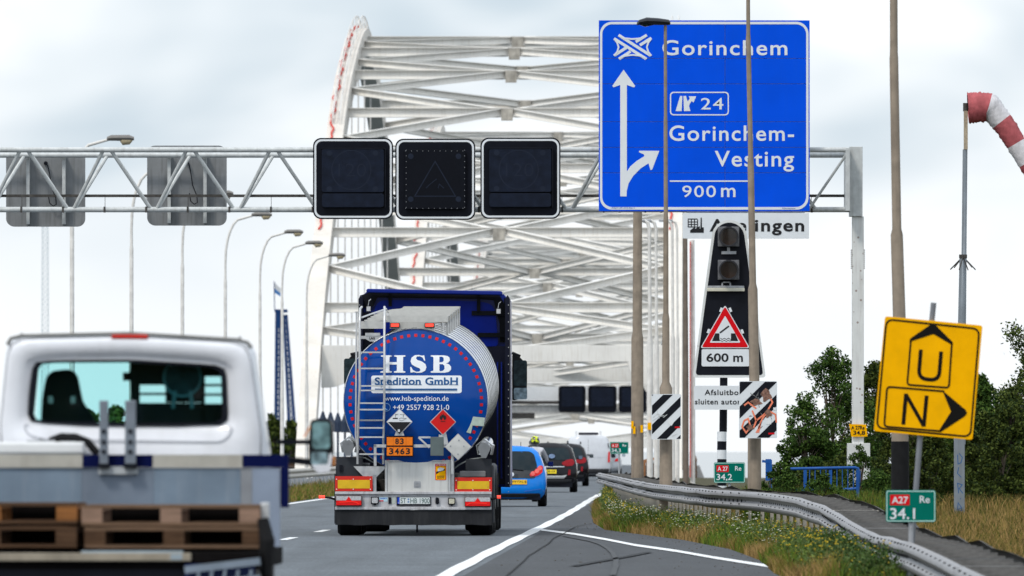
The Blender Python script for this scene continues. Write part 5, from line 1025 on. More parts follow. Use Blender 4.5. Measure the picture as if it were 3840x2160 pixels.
def bridge_holes(outer, holes, parent, name, m, off=-.004):
    allp = [outer] + holes; pts = [p for q in allp for p in q]; tr = tessellate_polygon([[Vector((x, z, 0)) for x, z in q] for q in allp]); b = MB(); b.add([(x, 0, z) for x, z in pts], tr); o = b.build(name, m, parent)
    for v_ in o.data.vertices: v_.co.y += dr(v_.co.x, v_.co.z) + off
    return o
bridge_holes(Bo, [g1([(1098, 745), (1125, 745), (1140, 757), (1141, 785), (1130, 800), (1098, 803)]), g1([(1098, 820), (1130, 820), (1148, 835), (1150, 868), (1135, 886), (1110, 892), (1098, 884)])], tk, 'lettering', LETW)
def grid_patch(P, name, m, parent, off, N=14):
    xs = [p[0] for p in P]; zs = [p[1] for p in P]; b = MB(); 
    for i in range(N):
        for j in range(3):
            q = clip(P, min(xs) + (max(xs) - min(xs))*i/N, min(xs) + (max(xs) - min(xs))*(i + 1)/N, min(zs) + (max(zs) - min(zs))*j/3, min(zs) + (max(zs) - min(zs))*(j + 1)/3)
            if len(q) > 2: b.add([(x, dr(x, z) + off, z) for x, z in q], [tuple(range(len(q)))])
    return b.build(name, m, parent)
pn = grid_patch(rrect(fx(412), fx(1322), z1(1112), z1(935), .035), 'name_panel', LETW, tk, -.003)
SPB = mat('spedition_blue', (.005, .09, .27), .4)
def serif_text(s_, x0, x1, zb_, zt_, parent, m, off):
    o = text(s_, x0, x1, zb_, zt_, off, m, parent, bold=.022, depth=.002, drape=dr, space=1.03); return o
sp = serif_text('Spedition GmbH', fx(447), fx(1283), z1(1052), z1(953), pn, SPB, -.0065)
b = MB()
for c in (470, 498, 545, 566, 620, 642, 672, 700, 735, 762, 790, 852, 870, 895, 912, 1015, 1040, 1070, 1100, 1122, 1150, 1205, 1235, 1258, 1278):
    b.box(fx(c - 11), fx(c + 9), dr(fx(c), z1(1026)) - .0095, dr(fx(c), z1(1026)) - .004, z1(1029), z1(1024))
b.build('serifs', SPB, pn)
grid_patch([(fx(448), z1(1081)), (fx(1277), z1(1081)), (fx(1277), z1(1066)), (fx(448), z1(1066))], 'underline', SPB, pn, -.0065); grid_patch([(fx(448), z1(1091)), (fx(1277), z1(1091)), (fx(1277), z1(1086)), (fx(448), z1(1086))], 'underline', SPB, pn, -.0065)
text('www.hsb-spedition.de', fx(548), fx(1190), z1(1205), z1(1140), -.004, LETW, tk, bold=0, depth=.002, drape=dr); text('+49 2557 928 21-0', fx(632), fx(1196), z1(1281), z1(1228), -.004, LETW, tk, bold=0, depth=.002, drape=dr)
b = MB(); b.ringp(circ(fx(565), z1(1255), .066, 30), circ(fx(565), z1(1255), .059, 30), dr(fx(565), z1(1255)) - .01, dr(fx(565), z1(1255)) - .003); b.stroke([(fx(555), z1(1235)), (fx(550), z1(1255)), (fx(560), z1(1275)), (fx(575), z1(1280))], .012, dr(fx(565), z1(1255)) - .009, dr(fx(565), z1(1255)) - .003); b.build('phone_symbol', mat('phone_blue', (.25, .5, .8)), tk)
b = MB(); yy = dr(fx(1440), z2(170)) - .006; b.prism([(fx(a), z2(c)) for a, c in ((1390, 108), (1556, 125), (1542, 210), (1430, 203), (1414, 283), (1368, 270))], yy - .003, yy); b.build('reflector_patch', mat('patch_green', (.42, .5, .44), .5, var=.12, scale=20), tk)
# tank body: stainless rings, rising to the front
TL = 10.6; RISE = .30
def tp(y, a, r): return (TC[0] + r*math.cos(a), y, TC[1] + RISE*y/TL + r*math.sin(a))
b = MB(); ys = []; 
for k in range(9):
    y0 = .06 + TL*k/9; y1 = .06 + TL*(k + 1)/9; ys += [(y0, 1.170), (y0 + .02, 1.172), (y1 - .02, 1.172), (y1, 1.170)]
v = []; f = []
for y, r in ys:
    for k in range(64): v.append(tp(y, 2*math.pi*k/64, r))
for i in range(len(ys) - 1):
    for k in range(64): f.append((i*64 + k, (i + 1)*64 + k, (i + 1)*64 + (k + 1) % 64, i*64 + (k + 1) % 64))
b.add(v, f + [tuple(range(64)), tuple(range(len(v) - 64, len(v)))]); b.build('tank_shell', mat('tank_stainless', (.82, .82, .82), .3, .55, var=.05, scale=2), tk, smooth=True, ang=30)
for k in range(9):
    y = .06 + TL*(k + 1)/9 - .15; b = MB(); v = []; f = []
    for yy_, r in ((y, 1.171), (y, 1.179), (y + .014, 1.179), (y + .014, 1.171)):
        for j in range(64): v.append(tp(yy_, 2*math.pi*j/64, r))
    for i in range(3):
        for j in range(64): f.append((i*64 + j, i*64 + (j + 1) % 64, (i + 1)*64 + (j + 1) % 64, (i + 1)*64 + j))
    b.add(v, f).build('band', mat('band_dark', (.03, .032, .035), .5), tk, smooth=True, ang=30)
b = MB(); v = []; f = []
for y, r in ((.0, 1.163), (-.012, 1.172), (.0, 1.182), (.07, 1.182), (.075, 1.168)):
    for j in range(72): v.append((TC[0] + r*math.cos(2*math.pi*j/72), y + .045, TC[1] + r*math.sin(2*math.pi*j/72)))
for i in range(4):
    for j in range(72): f.append((i*72 + j, i*72 + (j + 1) % 72, (i + 1)*72 + (j + 1) % 72, (i + 1)*72 + j))
b.add(v, f).build('rim', STAIN, tk, smooth=True, ang=80)
# catwalk
rz = lambda y: RISE*y/TL
WALK = mat('walkway_aluminium', (.62, .61, .58), .42, .45, var=.08, scale=10)
for k in range(6):
    y = .35 + 1.85*k; zt_ = 3.56 + rz(y); xl = fx(590) if k == 0 else fx(575)
    b = MB()
    for j in range(6): b.box(xl, .545, y + j*.19, y + j*.19 + .15, zt_ - .02 + .003*j*5/3, zt_ + .004 + .003*j*5/3)
    h = b.build('walkway_plate', WALK, tk); b = MB(); b.box(xl, .545, y - .012, y + .02, zt_ - .1, zt_ - .03); b.build('fascia', mat('fascia_grey', (.3, .29, .27), .5, .3), h)
    b = MB(); b.box(.43, .45, y + .02, y + .3, zt_ - .34, zt_ - .02); b.box(.51, .53, y + .02, y + .3, zt_ - .36, zt_ - .02); b.cyl((.54, y + .05, zt_ - .38), (.54, y + .05, zt_), .018, n=8); b.build('support', ALU, h)
    b = MB(); b.prism([(fx(300), zt_ - .1), (fx(560), zt_ - .06), (fx(560), zt_ - .02), (fx(470), zt_ - .03), (fx(300), zt_ - .09)], y, y + 1.25); b.build('side_panel', WALK, h)
b = MB(); b.box(fx(302), fx(555), .1, .14, z1(462), z1(388)); b.box(fx(555), fx(1180), .16, .2, z1(395), z1(330)); b.build('walkway_front', WALK, tk)
b = MB(); b.prism([(fx(a), z1(c)) for a, c in ((598, 395), (1052, 395), (1052, 465), (905, 462), (850, 448), (790, 462), (598, 462))], .02, .06); lb = b.build('light_board', mat('light_board', (.5, .49, .46), .5, .3, var=.1, streak=.2), tk)
for a, c in ((601, 698), (948, 1047)):
    b = MB(); b.box(fx(a), fx(c), -.02, .018, z1(452), z1(404)); h = b.build('high_light', mat('lamp_case', (0, 0, 0)), lb, bevel=.008); b = MB(); b.box(fx(a + 8), fx(c - 8), -.027, -.0205, z1(444), z1(411)); b.build('lens', LITRED, h)
b = MB(); b.box(fx(300), fx(535), .05, .09, z1(565), z1(535)); b.prism([(fx(355), z1(566)), (fx(480), z1(566)), (fx(440), z1(592)), (fx(395), z1(592))], .05, .09); b.box(fx(350), fx(497), .04, .3, z1(535), z1(505)); b.build('maker_plate', ALU, tk); text('LAG', fx(392), fx(446), z1(572), z1(545), .048, BK, tk, bold=.03, depth=.003)
b = MB(); b.tube([(fx(310), .2, z1(350)), (fx(380), 2.0, z1(300)), (fx(460), 4.5, z1(240))], .014, n=6); b.tube([(fx(560), .15, z1(260)), (fx(575), .4, z1(300)), (fx(560), .15, z1(380))], .01, n=6); b.build('handrail', ALU, tk)
# ladder
b = MB()
for a, c in ((299, 276), (547, 533)):
    b.tube([(fx(a + (14 if a < 400 else -5)), .1, z1(244)), (fx(a), -.02, z1(262)), (fx(a), -.22, z1(380)), (fx(a), -.22, z1(1070)), (fx(c + 12), -.2, z2(20)), (fx(c), -.12, z2(480)), (fx(c), -.1, z2(590))], .019, n=10)
ld = b.build('ladder', ALU, tk, smooth=True)
b = MB(); b.tube([(fx(262), .05, z1(300)), (fx(256), -.05, z2(300)), (fx(276), -.05, z2(480))], .015, n=8); b.cyl((fx(265), .05, z1(290)), (fx(265), .05, z1(300)), .03); b.build('side_rail', ALU, ld, smooth=True)
for y_, zz in [(z1(c), 0) for c in (702, 864, 1040, 1085, 1213, 1278, 1385)] + [(z2(c), 0) for c in (150, 227, 320, 491)]:
    b = MB(); b.bar((fx(294), -.205, y_), (fx(542), -.205, y_), .04, .024); b.build('rung', ALU, ld)
# placards
def placard(cx, cy, h, mats, nm):
    zz = z2; P = [(fx(cx), zz(cy - h)), (fx(cx + h), zz(cy)), (fx(cx), zz(cy + h)), (fx(cx - h), zz(cy))][::-1]; y = -.24
    b = MB(); b.prism(roundpoly(P, .012), y, y + .012); o = b.build('hazard_placard', ALU, tk); P2 = [(fx(cx), zz(cy - h + 9)), (fx(cx + h - 9), zz(cy)), (fx(cx), zz(cy + h - 9)), (fx(cx - h + 9), zz(cy))][::-1]
    b = MB(); b.prism(P2, y - .004, y - .0005); b.build('placard_face', mats, o); return o, y - .0045
o, y = placard(699, 166, 132, SIGNW, 'corrosive'); b = MB(); b.prism([(fx(584), z2(168)), (fx(699), z2(290)), (fx(814), z2(168))], y - .003, y); b.build('black_half', BK, o); text('8', fx(681), fx(704), z2(268), z2(241), y - .0032, SIGNW, o, bold=.03, depth=.001)
b = MB(); b.box(fx(632), fx(682), y - .003, y, z2(137), z2(126)); b.stroke([(fx(655), z2(92)), (fx(690), z2(88)), (fx(660), z2(98)), (fx(657), z2(122))], .006, y - .003, y); b.stroke([(fx(705), z2(92)), (fx(748), z2(94)), (fx(738), z2(100)), (fx(736), z2(122))], .006, y - .003, y); b.stroke([(fx(695), z2(138)), (fx(715), z2(126)), (fx(745), z2(132)), (fx(768), z2(130)), (fx(750), z2(145)), (fx(720), z2(155)), (fx(698), z2(150))], .005, y - .003, y); b.build('corrosion_symbol', BK, o)
o, y = placard(1136, 168, 134, mat('placard_red', (.62, .012, .012), .35, var=.08), 'flammable'); b = MB(); b.prism([(fx(a), z2(c)) for a, c in ((1112, 145), (1098, 120), (1108, 122), (1104, 100), (1118, 112), (1122, 85), (1132, 100), (1138, 75), (1148, 105), (1158, 92), (1158, 112), (1170, 102), (1165, 125), (1175, 122), (1160, 146), (1150, 152), (1145, 135), (1136, 120), (1128, 138), (1124, 152))], y - .003, y); b.box(fx(1112), fx(1160), y - .003, y, z2(166), z2(160)); b.build('flame_symbol', BK, o)
o, y = placard(1288, 417, 135, mat('blank_silver', (.68, .67, .64), .35, .5, var=.15, scale=5), 'blank'); b = MB()
for a, c in ((1212, 412), (1345, 412), (1296, 352), (1288, 492)): b.cyl((fx(a), y - .012, z2(c)), (fx(a), y, z2(c)), .014, n=10)
b.build('rivets', STEEL, o)
b = MB(); b.prism([(fx(660), z2(270)), (fx(735), z2(270)), (fx(748), z2(305)), (fx(650), z2(305))], -.22, -.2); b.prism([(fx(1110), z2(300)), (fx(1165), z2(270)), (fx(1192), z2(395)), (fx(1085), z2(395)), (fx(1095), z2(290))], -.22, -.2); b.box(fx(440), fx(1160), -.2, -.17, z2(424), z2(393)); b.box(fx(440), fx(466), -.2, -.1, z2(610), z2(395)); b.box(fx(1216), fx(1240), -.15, -.1, z2(690), z2(480)); b.stroke([(fx(890), z2(322)), (fx(1010), z2(322))], .03, -.222, -.205); b.stroke([(fx(890), z2(322)), (fx(1000), z2(425))], .03, -.224, -.2005); b.build('placard_bracket', ALU, tk)
b = MB(); b.box(fx(565), fx(840), -.24, -.222, z2(517), z2(307)); op = b.build('orange_plate_frame', BLACK, tk)
for a, c, tx, x0, x1 in ((321, 403, '83', 650, 748), (419, 505, '3463', 588, 812)):
    b = MB(); b.box(fx(572), fx(830), -.252, -.2405, z2(c), z2(a)); h = b.build('orange_plate', ORANGE, op)
    w = (x1 - x0)/len(tx)
    for i, ch in enumerate(tx): text(ch, fx(x0 + w*i + w*.12), fx(x0 + w*(i + 1) - w*.12), z2(c - 12), z2(a + 11), -.2525, BK, h, bold=.03, depth=.002)
    b = MB()
    for i in range(1, 4): b.box(fx(572 + 258*i/4) - .002, fx(572 + 258*i/4) + .002, -.254, -.2525, z2(c), z2(a))
    b.build('slot_line', mat('orange_dark', (.45, .1, .01)), h)
b = MB(); b.box(fx(1010), fx(1142), -.235, -.2, z2(508), z2(318)); b.build('grey_panel', mat('grey_panel', (.12, .15, .15), .5, .2, var=.15, spots=.1), tk, bevel=.006)
# side tubes
TUB = mat('tube_cap_grey', (.22, .23, .24), .45, .3, var=.1)
for cx, cy, dx, L_ in ((178, 412, 0, 2.4), (1546, 435, 0, 3.0)):
    b = MB(); b.cyl((fx(cx), .0, z2(cy)), (fx(cx), L_, z2(cy) + .1), .096, n=24); h = b.build('hose_tube', CHROME, tk, smooth=True); P = [(fx(cx) + .097*math.cos(R(a)), z2(cy) + .097*math.sin(R(a))) for a in range(-20, 201, 15)] + [(fx(cx) - .035, z2(cy + 95)), (fx(cx) + .035, z2(cy + 95))]; b = MB(); b.prism(P, -.02, -.001); b.cyl((fx(cx), -.03, z2(cy - 30)), (fx(cx), -.02, z2(cy - 30)), .01, n=6); b.build('tube_cap', TUB, h)
for cx, cy in ((178, 412), (1546, 435)):
    for k in range(4):
        y_ = .35 + .5*k; b = MB(); b.tube([(fx(cx) - .1, y_, z2(cy) - .1), (fx(cx) - .13, y_, z2(cy) + .05), (fx(cx), y_, z2(cy) + .15), (fx(cx) + .13, y_, z2(cy) + .05), (fx(cx) + .1, y_, z2(cy) - .1)], .014, n=6); b.build('tube_clamp', CHROME, tk, smooth=True)
b = MB(); b.tube([(fx(1190), .1, z2(680)), (fx(1290), .1, z2(600)), (fx(1400), .1, z2(545)), (fx(1545), .1, z2(525))], .014, n=6); b.tube([(fx(270), .1, z2(520)), (fx(350), .1, z2(530)), (fx(440), .1, z2(580))], .012, n=6); b.build('air_hose', mat('hose_grey', (.18, .2, .2), .5), tk, smooth=True)
# mudguards and wheels
TYRE = mat('tyre', (.009, .009, .01), .85, var=.3, scale=12, spec=.12); RIM = mat('rim_silver', (.35, .35, .36), .4, .5)
def wheel(cx, cy, cz, r, w, parent, rim=RIM, name='wheel'):
    prof = [(r*.6, -w/2), (r*.93, -w/2), (r, -w*.38), (r, w*.38), (r*.93, w/2), (r*.6, w/2)]; n = 28; v = []; f = []; b = MB()
    for rr, xx in prof:
        for k in range(n): a = 2*math.pi*k/n; v.append((cx + xx, cy + rr*math.cos(a), cz + rr*math.sin(a)))
    for i in range(len(prof) - 1):
        for k in range(n): f.append((i*n + k, i*n + (k + 1) % n, (i + 1)*n + (k + 1) % n, (i + 1)*n + k))
    o = b.add(v, f).build(name, TYRE, parent, smooth=True, ang=30)
    b = MB(); b.cyl((cx - w*.4, cy, cz), (cx + w*.4, cy, cz), r*.61, n=24); b.cyl((cx - w*.5, cy, cz), (cx + w*.5, cy, cz), r*.2, n=12); b.build('rim', rim, o); return o
for ax in (1.25, 2.6, 3.9):
    for sx in (-1, 1): wheel(sx*1.075, ax, .52, .52, .385, tk)
for sx in (-1, 1): wheel(sx*.93, 9.6, .52, .52, .56, tk); wheel(sx*1.03, 13.2, .5, .5, .33, tk)
MG = mat('mudguard', (.026, .029, .036), .55, var=.12, scale=4, spec=.3)
for ax in (1.25, 2.6, 3.9):
    for sx in (-1, 1):
        b = MB(); n = 12; v = []; f = []
        for i in range(n + 1):
            a = R(8 + 164*i/n); 
            for xx, rr in ((sx*.82, .66), (sx*1.25, .66), (sx*1.29, .62), (sx*1.29, .56), (sx*1.27, .56), (sx*1.24, .63), (sx*.82, .63)): v.append((xx, ax - rr*math.cos(a)*1.02, .52 + rr*math.sin(a)*1.0))
        for i in range(n):
            for k in range(7): f.append((i*7 + k, i*7 + (k + 1) % 7, (i + 1)*7 + (k + 1) % 7, (i + 1)*7 + k))
        b.add(v, f + [tuple(range(7)), tuple(range(n*7, n*7 + 7))]).build('mudguard', MG, tk, smooth=True, ang=40)
b = MB(); b.box(fx(40), fx(52), -.02, .1, z2(1190), z2(690)); b.box(fx(1626), fx(1645), .02, .5, z2(1180), z2(620)); b.box(-1.27, -.83, .08, .1, .45, 1.28); b.box(.85, 1.27, .08, .1, .45, 1.25); b.split('side_flap', MG, tk)
b = MB(); b.box(-.9, .9, 4.2, 9.0, .45, .9); b.cyl((-.9, 1.25, .52), (.9, 1.25, .52), .08); b.cyl((-.9, 2.6, .52), (.9, 2.6, .52), .08); b.cyl((-.9, 3.9, .52), (.9, 3.9, .52), .08); b.box(-.5, .5, 9, 13.6, .5, 1.0); b.build('underbody', DARKST, tk)
b = MB(); b.bar((.05, .3, .05), (.05, .3, .3), .03, .03); b.build('earth_strap', BLACK, tk)
# cab (rear wall at y = 12)
CY = 12.2; cs = F/(185 + CY); ccx = -1.6 - M_*0; 
def qx(c): return ((1240 + c*.3727 - 1920)/cs + 1.6) - M_*CY   # local x in the cab plane
def qz(c): return EYE + (1675 - 1060 - c*.3727)/cs
def q2(c): return EYE + (1675 - 1520 - c*.3727)/cs
g2_ = lambda pts: [(qx(a), qz(c)) for a, c in pts]
outer = g2_([(294, 125), (340, 118), (375, 70), (1720, 90), (1765, 150), (1800, 165)]) + [(qx(1808), .75), (qx(292), .75)]
b = MB(); b.prism(roundpoly(outer, .06, 3)[::-1], CY, CY + 2.2); cabo = b.build('cab_body', CABBLUE, tk)
b = MB(); b.prism(g2_([(378, 66), (1720, 90), (1735, 100), (1735, 130), (390, 105), (365, 90)])[::-1], CY - .7, CY - .1); b.build('roof_spoiler', CABBLUE, cabo, bevel=.02)
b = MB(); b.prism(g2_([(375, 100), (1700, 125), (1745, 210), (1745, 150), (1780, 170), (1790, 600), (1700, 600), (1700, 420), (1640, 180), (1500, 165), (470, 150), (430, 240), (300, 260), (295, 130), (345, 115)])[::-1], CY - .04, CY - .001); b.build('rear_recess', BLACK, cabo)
b = MB(); b.prism(roundpoly(g2_([(420, 640), (445, 240), (500, 180), (1000, 172), (1500, 190), (1620, 215), (1660, 300), (1690, 640)])[::-1], .08, 4), CY - .07, CY - .041); b.build('rear_wall', mat('cab_blue_bright', (.0, .022, .40), .35, var=.1, spec=.15), cabo, bevel=.02)
for sx, c0, c1 in ((-1, 292, 335), (1, 1762, 1810)):
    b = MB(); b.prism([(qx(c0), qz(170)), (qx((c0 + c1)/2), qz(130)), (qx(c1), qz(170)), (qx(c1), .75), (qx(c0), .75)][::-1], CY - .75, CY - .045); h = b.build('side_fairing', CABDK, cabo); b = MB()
    for k in range(24): b.cyl((qx((c0 + c1)/2 + sx*10), CY - .77, qz(230 + 85*k)), (qx((c0 + c1)/2 + sx*10), CY - .75, qz(230 + 85*k)), .009, n=6)
    b.build('rivets', ALU, h)
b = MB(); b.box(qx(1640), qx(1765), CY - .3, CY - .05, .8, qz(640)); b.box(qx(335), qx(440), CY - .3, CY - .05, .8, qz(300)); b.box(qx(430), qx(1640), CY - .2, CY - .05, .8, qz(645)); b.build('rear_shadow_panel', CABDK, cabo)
b = MB()
for c in (1675, 1715): b.box(qx(c), qx(c + 14), CY - .36, CY - .31, .9, qz(800))
b.build('cab_seam', CABBLUE, cabo)
for a in (600, 1490):
    b = MB(); b.bar((qx(a), CY - .12, qz(105)), (qx(a), CY - .12, qz(310 if a > 1000 else 240)), .04, .06, up=(1, 0, 0)); b.build('bracket', BLACK, cabo)
b = MB(); b.box(qx(1420), qx(1750), CY - .14, CY - .08, qz(330), qz(285)); b.box(qx(1480), qx(1780), CY - .14, CY - .08, qz(548), qz(505)); b.build('bracket', BLACK, cabo)
for a in (370, 1672):
    c_ = 240 if a < 500 else 265; b = MB(); b.box(qx(a), qx(a + 52), CY - .9, CY - .8, qz(c_ + 58), qz(c_)); h = b.build('work_light', BLACK, cabo, bevel=.01); b = MB(); b.box(qx(a + 6), qx(a + 46), CY - .91, CY - .901, qz(c_ + 52), qz(c_ + 6)); b.build('lens', LENSW, h); b = MB(); b.tube([(qx(a + 20), CY - .8, qz(c_)), (qx(a + 28), CY - .8, qz(c_ - 50)), (qx(a + 50), CY - .8, qz(c_ - 68))], .01, n=6); b.build('cable', CHROME, h)
for sx, P in ((-1, [(258, 690), (178, 735), (140, 790), (120, 1000), (118, 1080), (140, 1112), (200, 1100), (258, 1080)]), (1, [(1815, 708), (1870, 725), (1925, 775), (1952, 830), (1965, 1020), (1958, 1130), (1940, 1150), (1835, 1182), (1815, 1180)])):
    Q = roundpoly(g2_(P)[::-1], .05, 4); b = MB(); b.prism(Q, CY + 1.2, CY + 1.45); h = b.build('side_mirror', mat('mirror_housing', (.01, .011, .013), .3), cabo, bevel=.02); cx_ = sum(p[0] for p in Q)/len(Q); cz_ = sum(p[1] for p in Q)/len(Q)
    up = rrect(cx_ - .11, cx_ + .12, cz_ - .12, cz_ + .33, .04); lo = rrect(cx_ - .11, cx_ + .12, cz_ - .35, cz_ - .15, .03)
    b = MB(); b.prism(up, CY + 1.18, CY + 1.199); b.build('mirror_glass', mat('mirror_dark', (.03, .05, .055), .1, .2, var=.5, scale=9), h); b = MB(); b.prism(lo, CY + 1.18, CY + 1.199); b.build('mirror_glass', mat('mirror_low', (.3, .4, .45), .1, .4, var=.5, scale=14), h)
    b = MB(); b.tube([(qx(258 if sx < 0 else 1812), CY + 1.3, qz(700)), (cx_, CY + 1.3, cz_ + .4)], .03, n=6); b.build('mirror_arm', BLACK, h)
# ------------------------------------------------------------------ flatbed truck
fb = thing('flatbed_truck', 'blurred white flatbed truck nearest the camera, seen from behind on the left', 'truck', ((490 - 1920)*83.5/F, 83.5, 0), rotz=HEAD, world_built=False)
S5 = F/83.5; ux = lambda c: (c*.6626 - 490)/S5; uz = lambda c: EYE + (1675 - 1200 - c*.6626)/S5
g5 = lambda pts: [(ux(a), uz(c)) for a, c in pts]
N = 96; cc = (0, uz(420))
O = roundpoly(g5([(-45, 940), (-30, 760), (28, 175), (45, 110), (110, 95), (735, 78), (1340, 115), (1410, 130), (1432, 190), (1515, 740), (1530, 940)]), .07, 5)
Or = raypoly(O, cc, N); W_ = roundpoly(g5([(196, 235), (170, 420), (163, 560), (200, 580), (700, 588), (1262, 590), (1284, 560), (1275, 300), (1255, 262), (740, 232)]), .06, 5); Wr = raypoly(W_, cc, N)
mixp = lambda A, B, t: [(p[0]*(1 - t) + q[0]*t, p[1]*(1 - t) + q[1]*t) for p, q in zip(A, B)]
b = MB(); rings = [(Wr, .03), (mixp(Wr, Or, .06), .0), (mixp(Wr, Or, .25), -.005), (mixp(Wr, Or, .33), -.03), (mixp(Wr, Or, .72), -.03), (mixp(Wr, Or, .86), -.015), (mixp(Wr, Or, .95), .03), (Or, .12), (mixp(cc and [cc]*N, Or, .99), .9), (mixp([cc]*N, Or, .97), 1.35), (mixp([cc]*N, Or, .90), 1.9)]
v = []; f = []
for P, y in rings: v += [(x, y, z) for x, z in P]
for i in range(len(rings) - 1):
    for k in range(N): f.append((i*N + k, i*N + (k + 1) % N, (i + 1)*N + (k + 1) % N, (i + 1)*N + k))
b.add(v, f).build('cab_shell', GLOSSW, fb, smooth=True, ang=60)
b = MB(); b.ringp(mixp(Wr, Or, .905), mixp(Wr, Or, .885), -.0045, .02); b.build('panel_seam', mat('seam_grey', (.2, .2, .21), .7), fb)
b = MB(); INT = mat('interior_dark', (.02, .028, .03), .8, var=.2); a0 = mixp([cc]*N, Or, .93); a1 = mixp([cc]*N, Or, .84)
b.ringp(a0, mixp(Wr, Or, .1), .06, .09); v = [(x, .1, z) for x, z in a0] + [(x, 1.85, z) for x, z in a1]; b.add(v, [(k, (k + 1) % N, N + (k + 1) % N, N + k) for k in range(N)]); b.build('lining', INT, fb)
b = MB(); b.ringp(mixp(Wr, Or, .03), mixp([cc]*N, Wr, .955), -.012, .025); b.build('window_seal', BLACK, fb)
b = MB(); b.add([(x, .02, z) for x, z in mixp([cc]*N, Wr, .965)], [tuple(range(N))]); b.build('rear_window', glass('glass_teal', (.62, .93, .93)), fb)
# front wall below the windscreen, dashboard, windscreen
b = MB(); b.box(-.93, .93, 1.72, 1.84, .9, uz(640)); b.build('bulkhead', INT, fb); b = MB(); b.box(-.88, .88, 1.35, 1.75, uz(700), uz(590)); b.build('dashboard', INT, fb)
b = MB(); b.add([(-.8, 1.88, uz(620)), (.8, 1.88, uz(620)), (.76, 1.6, uz(200)), (-.76, 1.6, uz(200))], [(0, 1, 2, 3)]); b.build('windscreen', glass('glass_screen', (.75, .93, .93)), fb)
SEAT = mat('seat_fabric', (.018, .022, .024), .85, var=.25)
def seatback(P, y, nm='seat'):
    b = MB(); b.prism(roundpoly(g5(P)[::-1], .05, 5), y, y + .14); return b.build(nm, SEAT, fb, bevel=.03)
s1 = seatback([(215, 600), (222, 440), (245, 320), (280, 285), (380, 275), (420, 310), (452, 470), (500, 520), (530, 600)], .35)
b = MB(); b.box(ux(258), ux(285), .36, .345, uz(470), uz(430)); b.box(ux(385), ux(412), .36, .345, uz(470), uz(430)); b.build('headrest_post', CHROME, s1)
b = MB()
b.prism(roundpoly(g5([(690, 600), (700, 520), (722, 500), (722, 285), (640, 335), (640, 275), (700, 270), (1290, 300), (1290, 600)])[::-1][:0] or g5([(680, 600), (722, 500), (722, 310), (725, 240), (775, 240), (775, 600)])[::-1], .01), .4, .45)
for (a, c, e, g_) in ((775, 915, 368, 408), (775, 925, 425, 465)): pass
SL = [(240, 300), (300, 318), (318, 360), (360, 372), (372, 412), (412, 428), (428, 470), (470, 600)]
b.box(ux(775.5), ux(1140), .4, .45, uz(366), uz(240)); b.box(ux(775.5), ux(1140), .4, .45, uz(424), uz(410)); b.box(ux(775.5), ux(1128), .4, .45, uz(600), uz(468)); b.box(ux(922), ux(1127), .405, .445, uz(466), uz(340))
b.box(ux(1141), ux(1285), .4, .45, uz(318), uz(240)); b.box(ux(1129), ux(1285), .4, .45, uz(374), uz(360)); b.box(ux(1129), ux(1285), .4, .45, uz(428), uz(414)); b.box(ux(1129), ux(1285), .4, .45, uz(600), uz(472)); b.box(ux(1276), ux(1300), .4, .45, uz(600), uz(240)); b.box(ux(1127), ux(1146), .4, .45, uz(600), uz(300))
b.build('slotted_seat', SEAT, fb)
b = MB(); b.ringp(circ(ux(1022), uz(325), .145, 30), circ(ux(1022), uz(325), .128, 30), .3, .33); b.bar((ux(968), .31, uz(500)), (ux(980), .31, uz(400)), .025, .03); b.bar((ux(1078), .31, uz(500)), (ux(1068), .31, uz(400)), .025, .03); h = b.build('reflection_ring', mat('reflection_teal', (.12, .3, .33), .4), fb); b = MB(); b.prism(circ(ux(1022), uz(325), .125, 30), .31, .325); b.build('reflection_disc', mat('reflection_deep_teal', (.02, .06, .07), .6, var=.5, scale=8), h)  # ring, stalks and disc are a window reflection built as solid teal shapes
b = MB(); b.box(ux(645), ux(715), 1.3, 1.35, uz(338), uz(290)); b.cyl((ux(690), 1.33, uz(290)), (ux(690), 1.4, uz(220)), .01); b.build('rear_view_mirror', BLACK, fb)
b = MB(); b.box(ux(632), ux(838), -.03, .05, uz(106), uz(82)); b.build('high_brake_light', mat('brake_red', (.55, .03, .02), .3), fb, bevel=.008)
b = MB(); b.tube([(ux(40), .02, uz(140)), (ux(60), .02, uz(105)), (ux(120), .02, uz(90)), (ux(735), .0, uz(76)), (ux(1340), .02, uz(112)), (ux(1400), .02, uz(128)), (ux(1425), .02, uz(158))], .016, n=6); b.build('roof_gutter', mat('gutter_grey', (.2, .2, .19), .6), fb)
for a, c in ((118, 85), (1355, 105)): b = MB(); b.cyl((ux(a), .1, uz(c + 8)), (ux(a), .1, uz(c - 12)), .012, .006, n=6); b.build('roof_antenna', BLACK, fb)
b = MB(); b.stroke(roundpoly(g5([(130, 590), (160, 650), (250, 675), (1250, 690), (1300, 655), (1318, 600)]), .05, 4), .012, -.037, -.029); b.build('pressing', mat('pressing_shadow', (.55, .56, .6), .5), fb)
# hose, white tank
b = MB(); b.tube([(ux(290), -.12, uz(720)), (ux(300), -.12, uz(680)), (ux(350), -.12, uz(662)), (ux(430), -.12, uz(664)), (ux(500), -.12, uz(690)), (ux(560), -.12, uz(760))], .03, n=10); b.build('intake_hose', RUBBER, fb, smooth=True)
b = MB(); b.box(ux(-60), ux(488), -.3, -.08, uz(760), uz(690)); b.build('storage_box', WHITE, fb, bevel=.02); b = MB(); b.cyl((ux(240), -.2, uz(690)), (ux(240), -.2, uz(665)), .012); b.bar((ux(160), -.2, uz(688)), (ux(320), -.2, uz(688)), .03, .02); b.build('box_hinge', STEEL, fb)
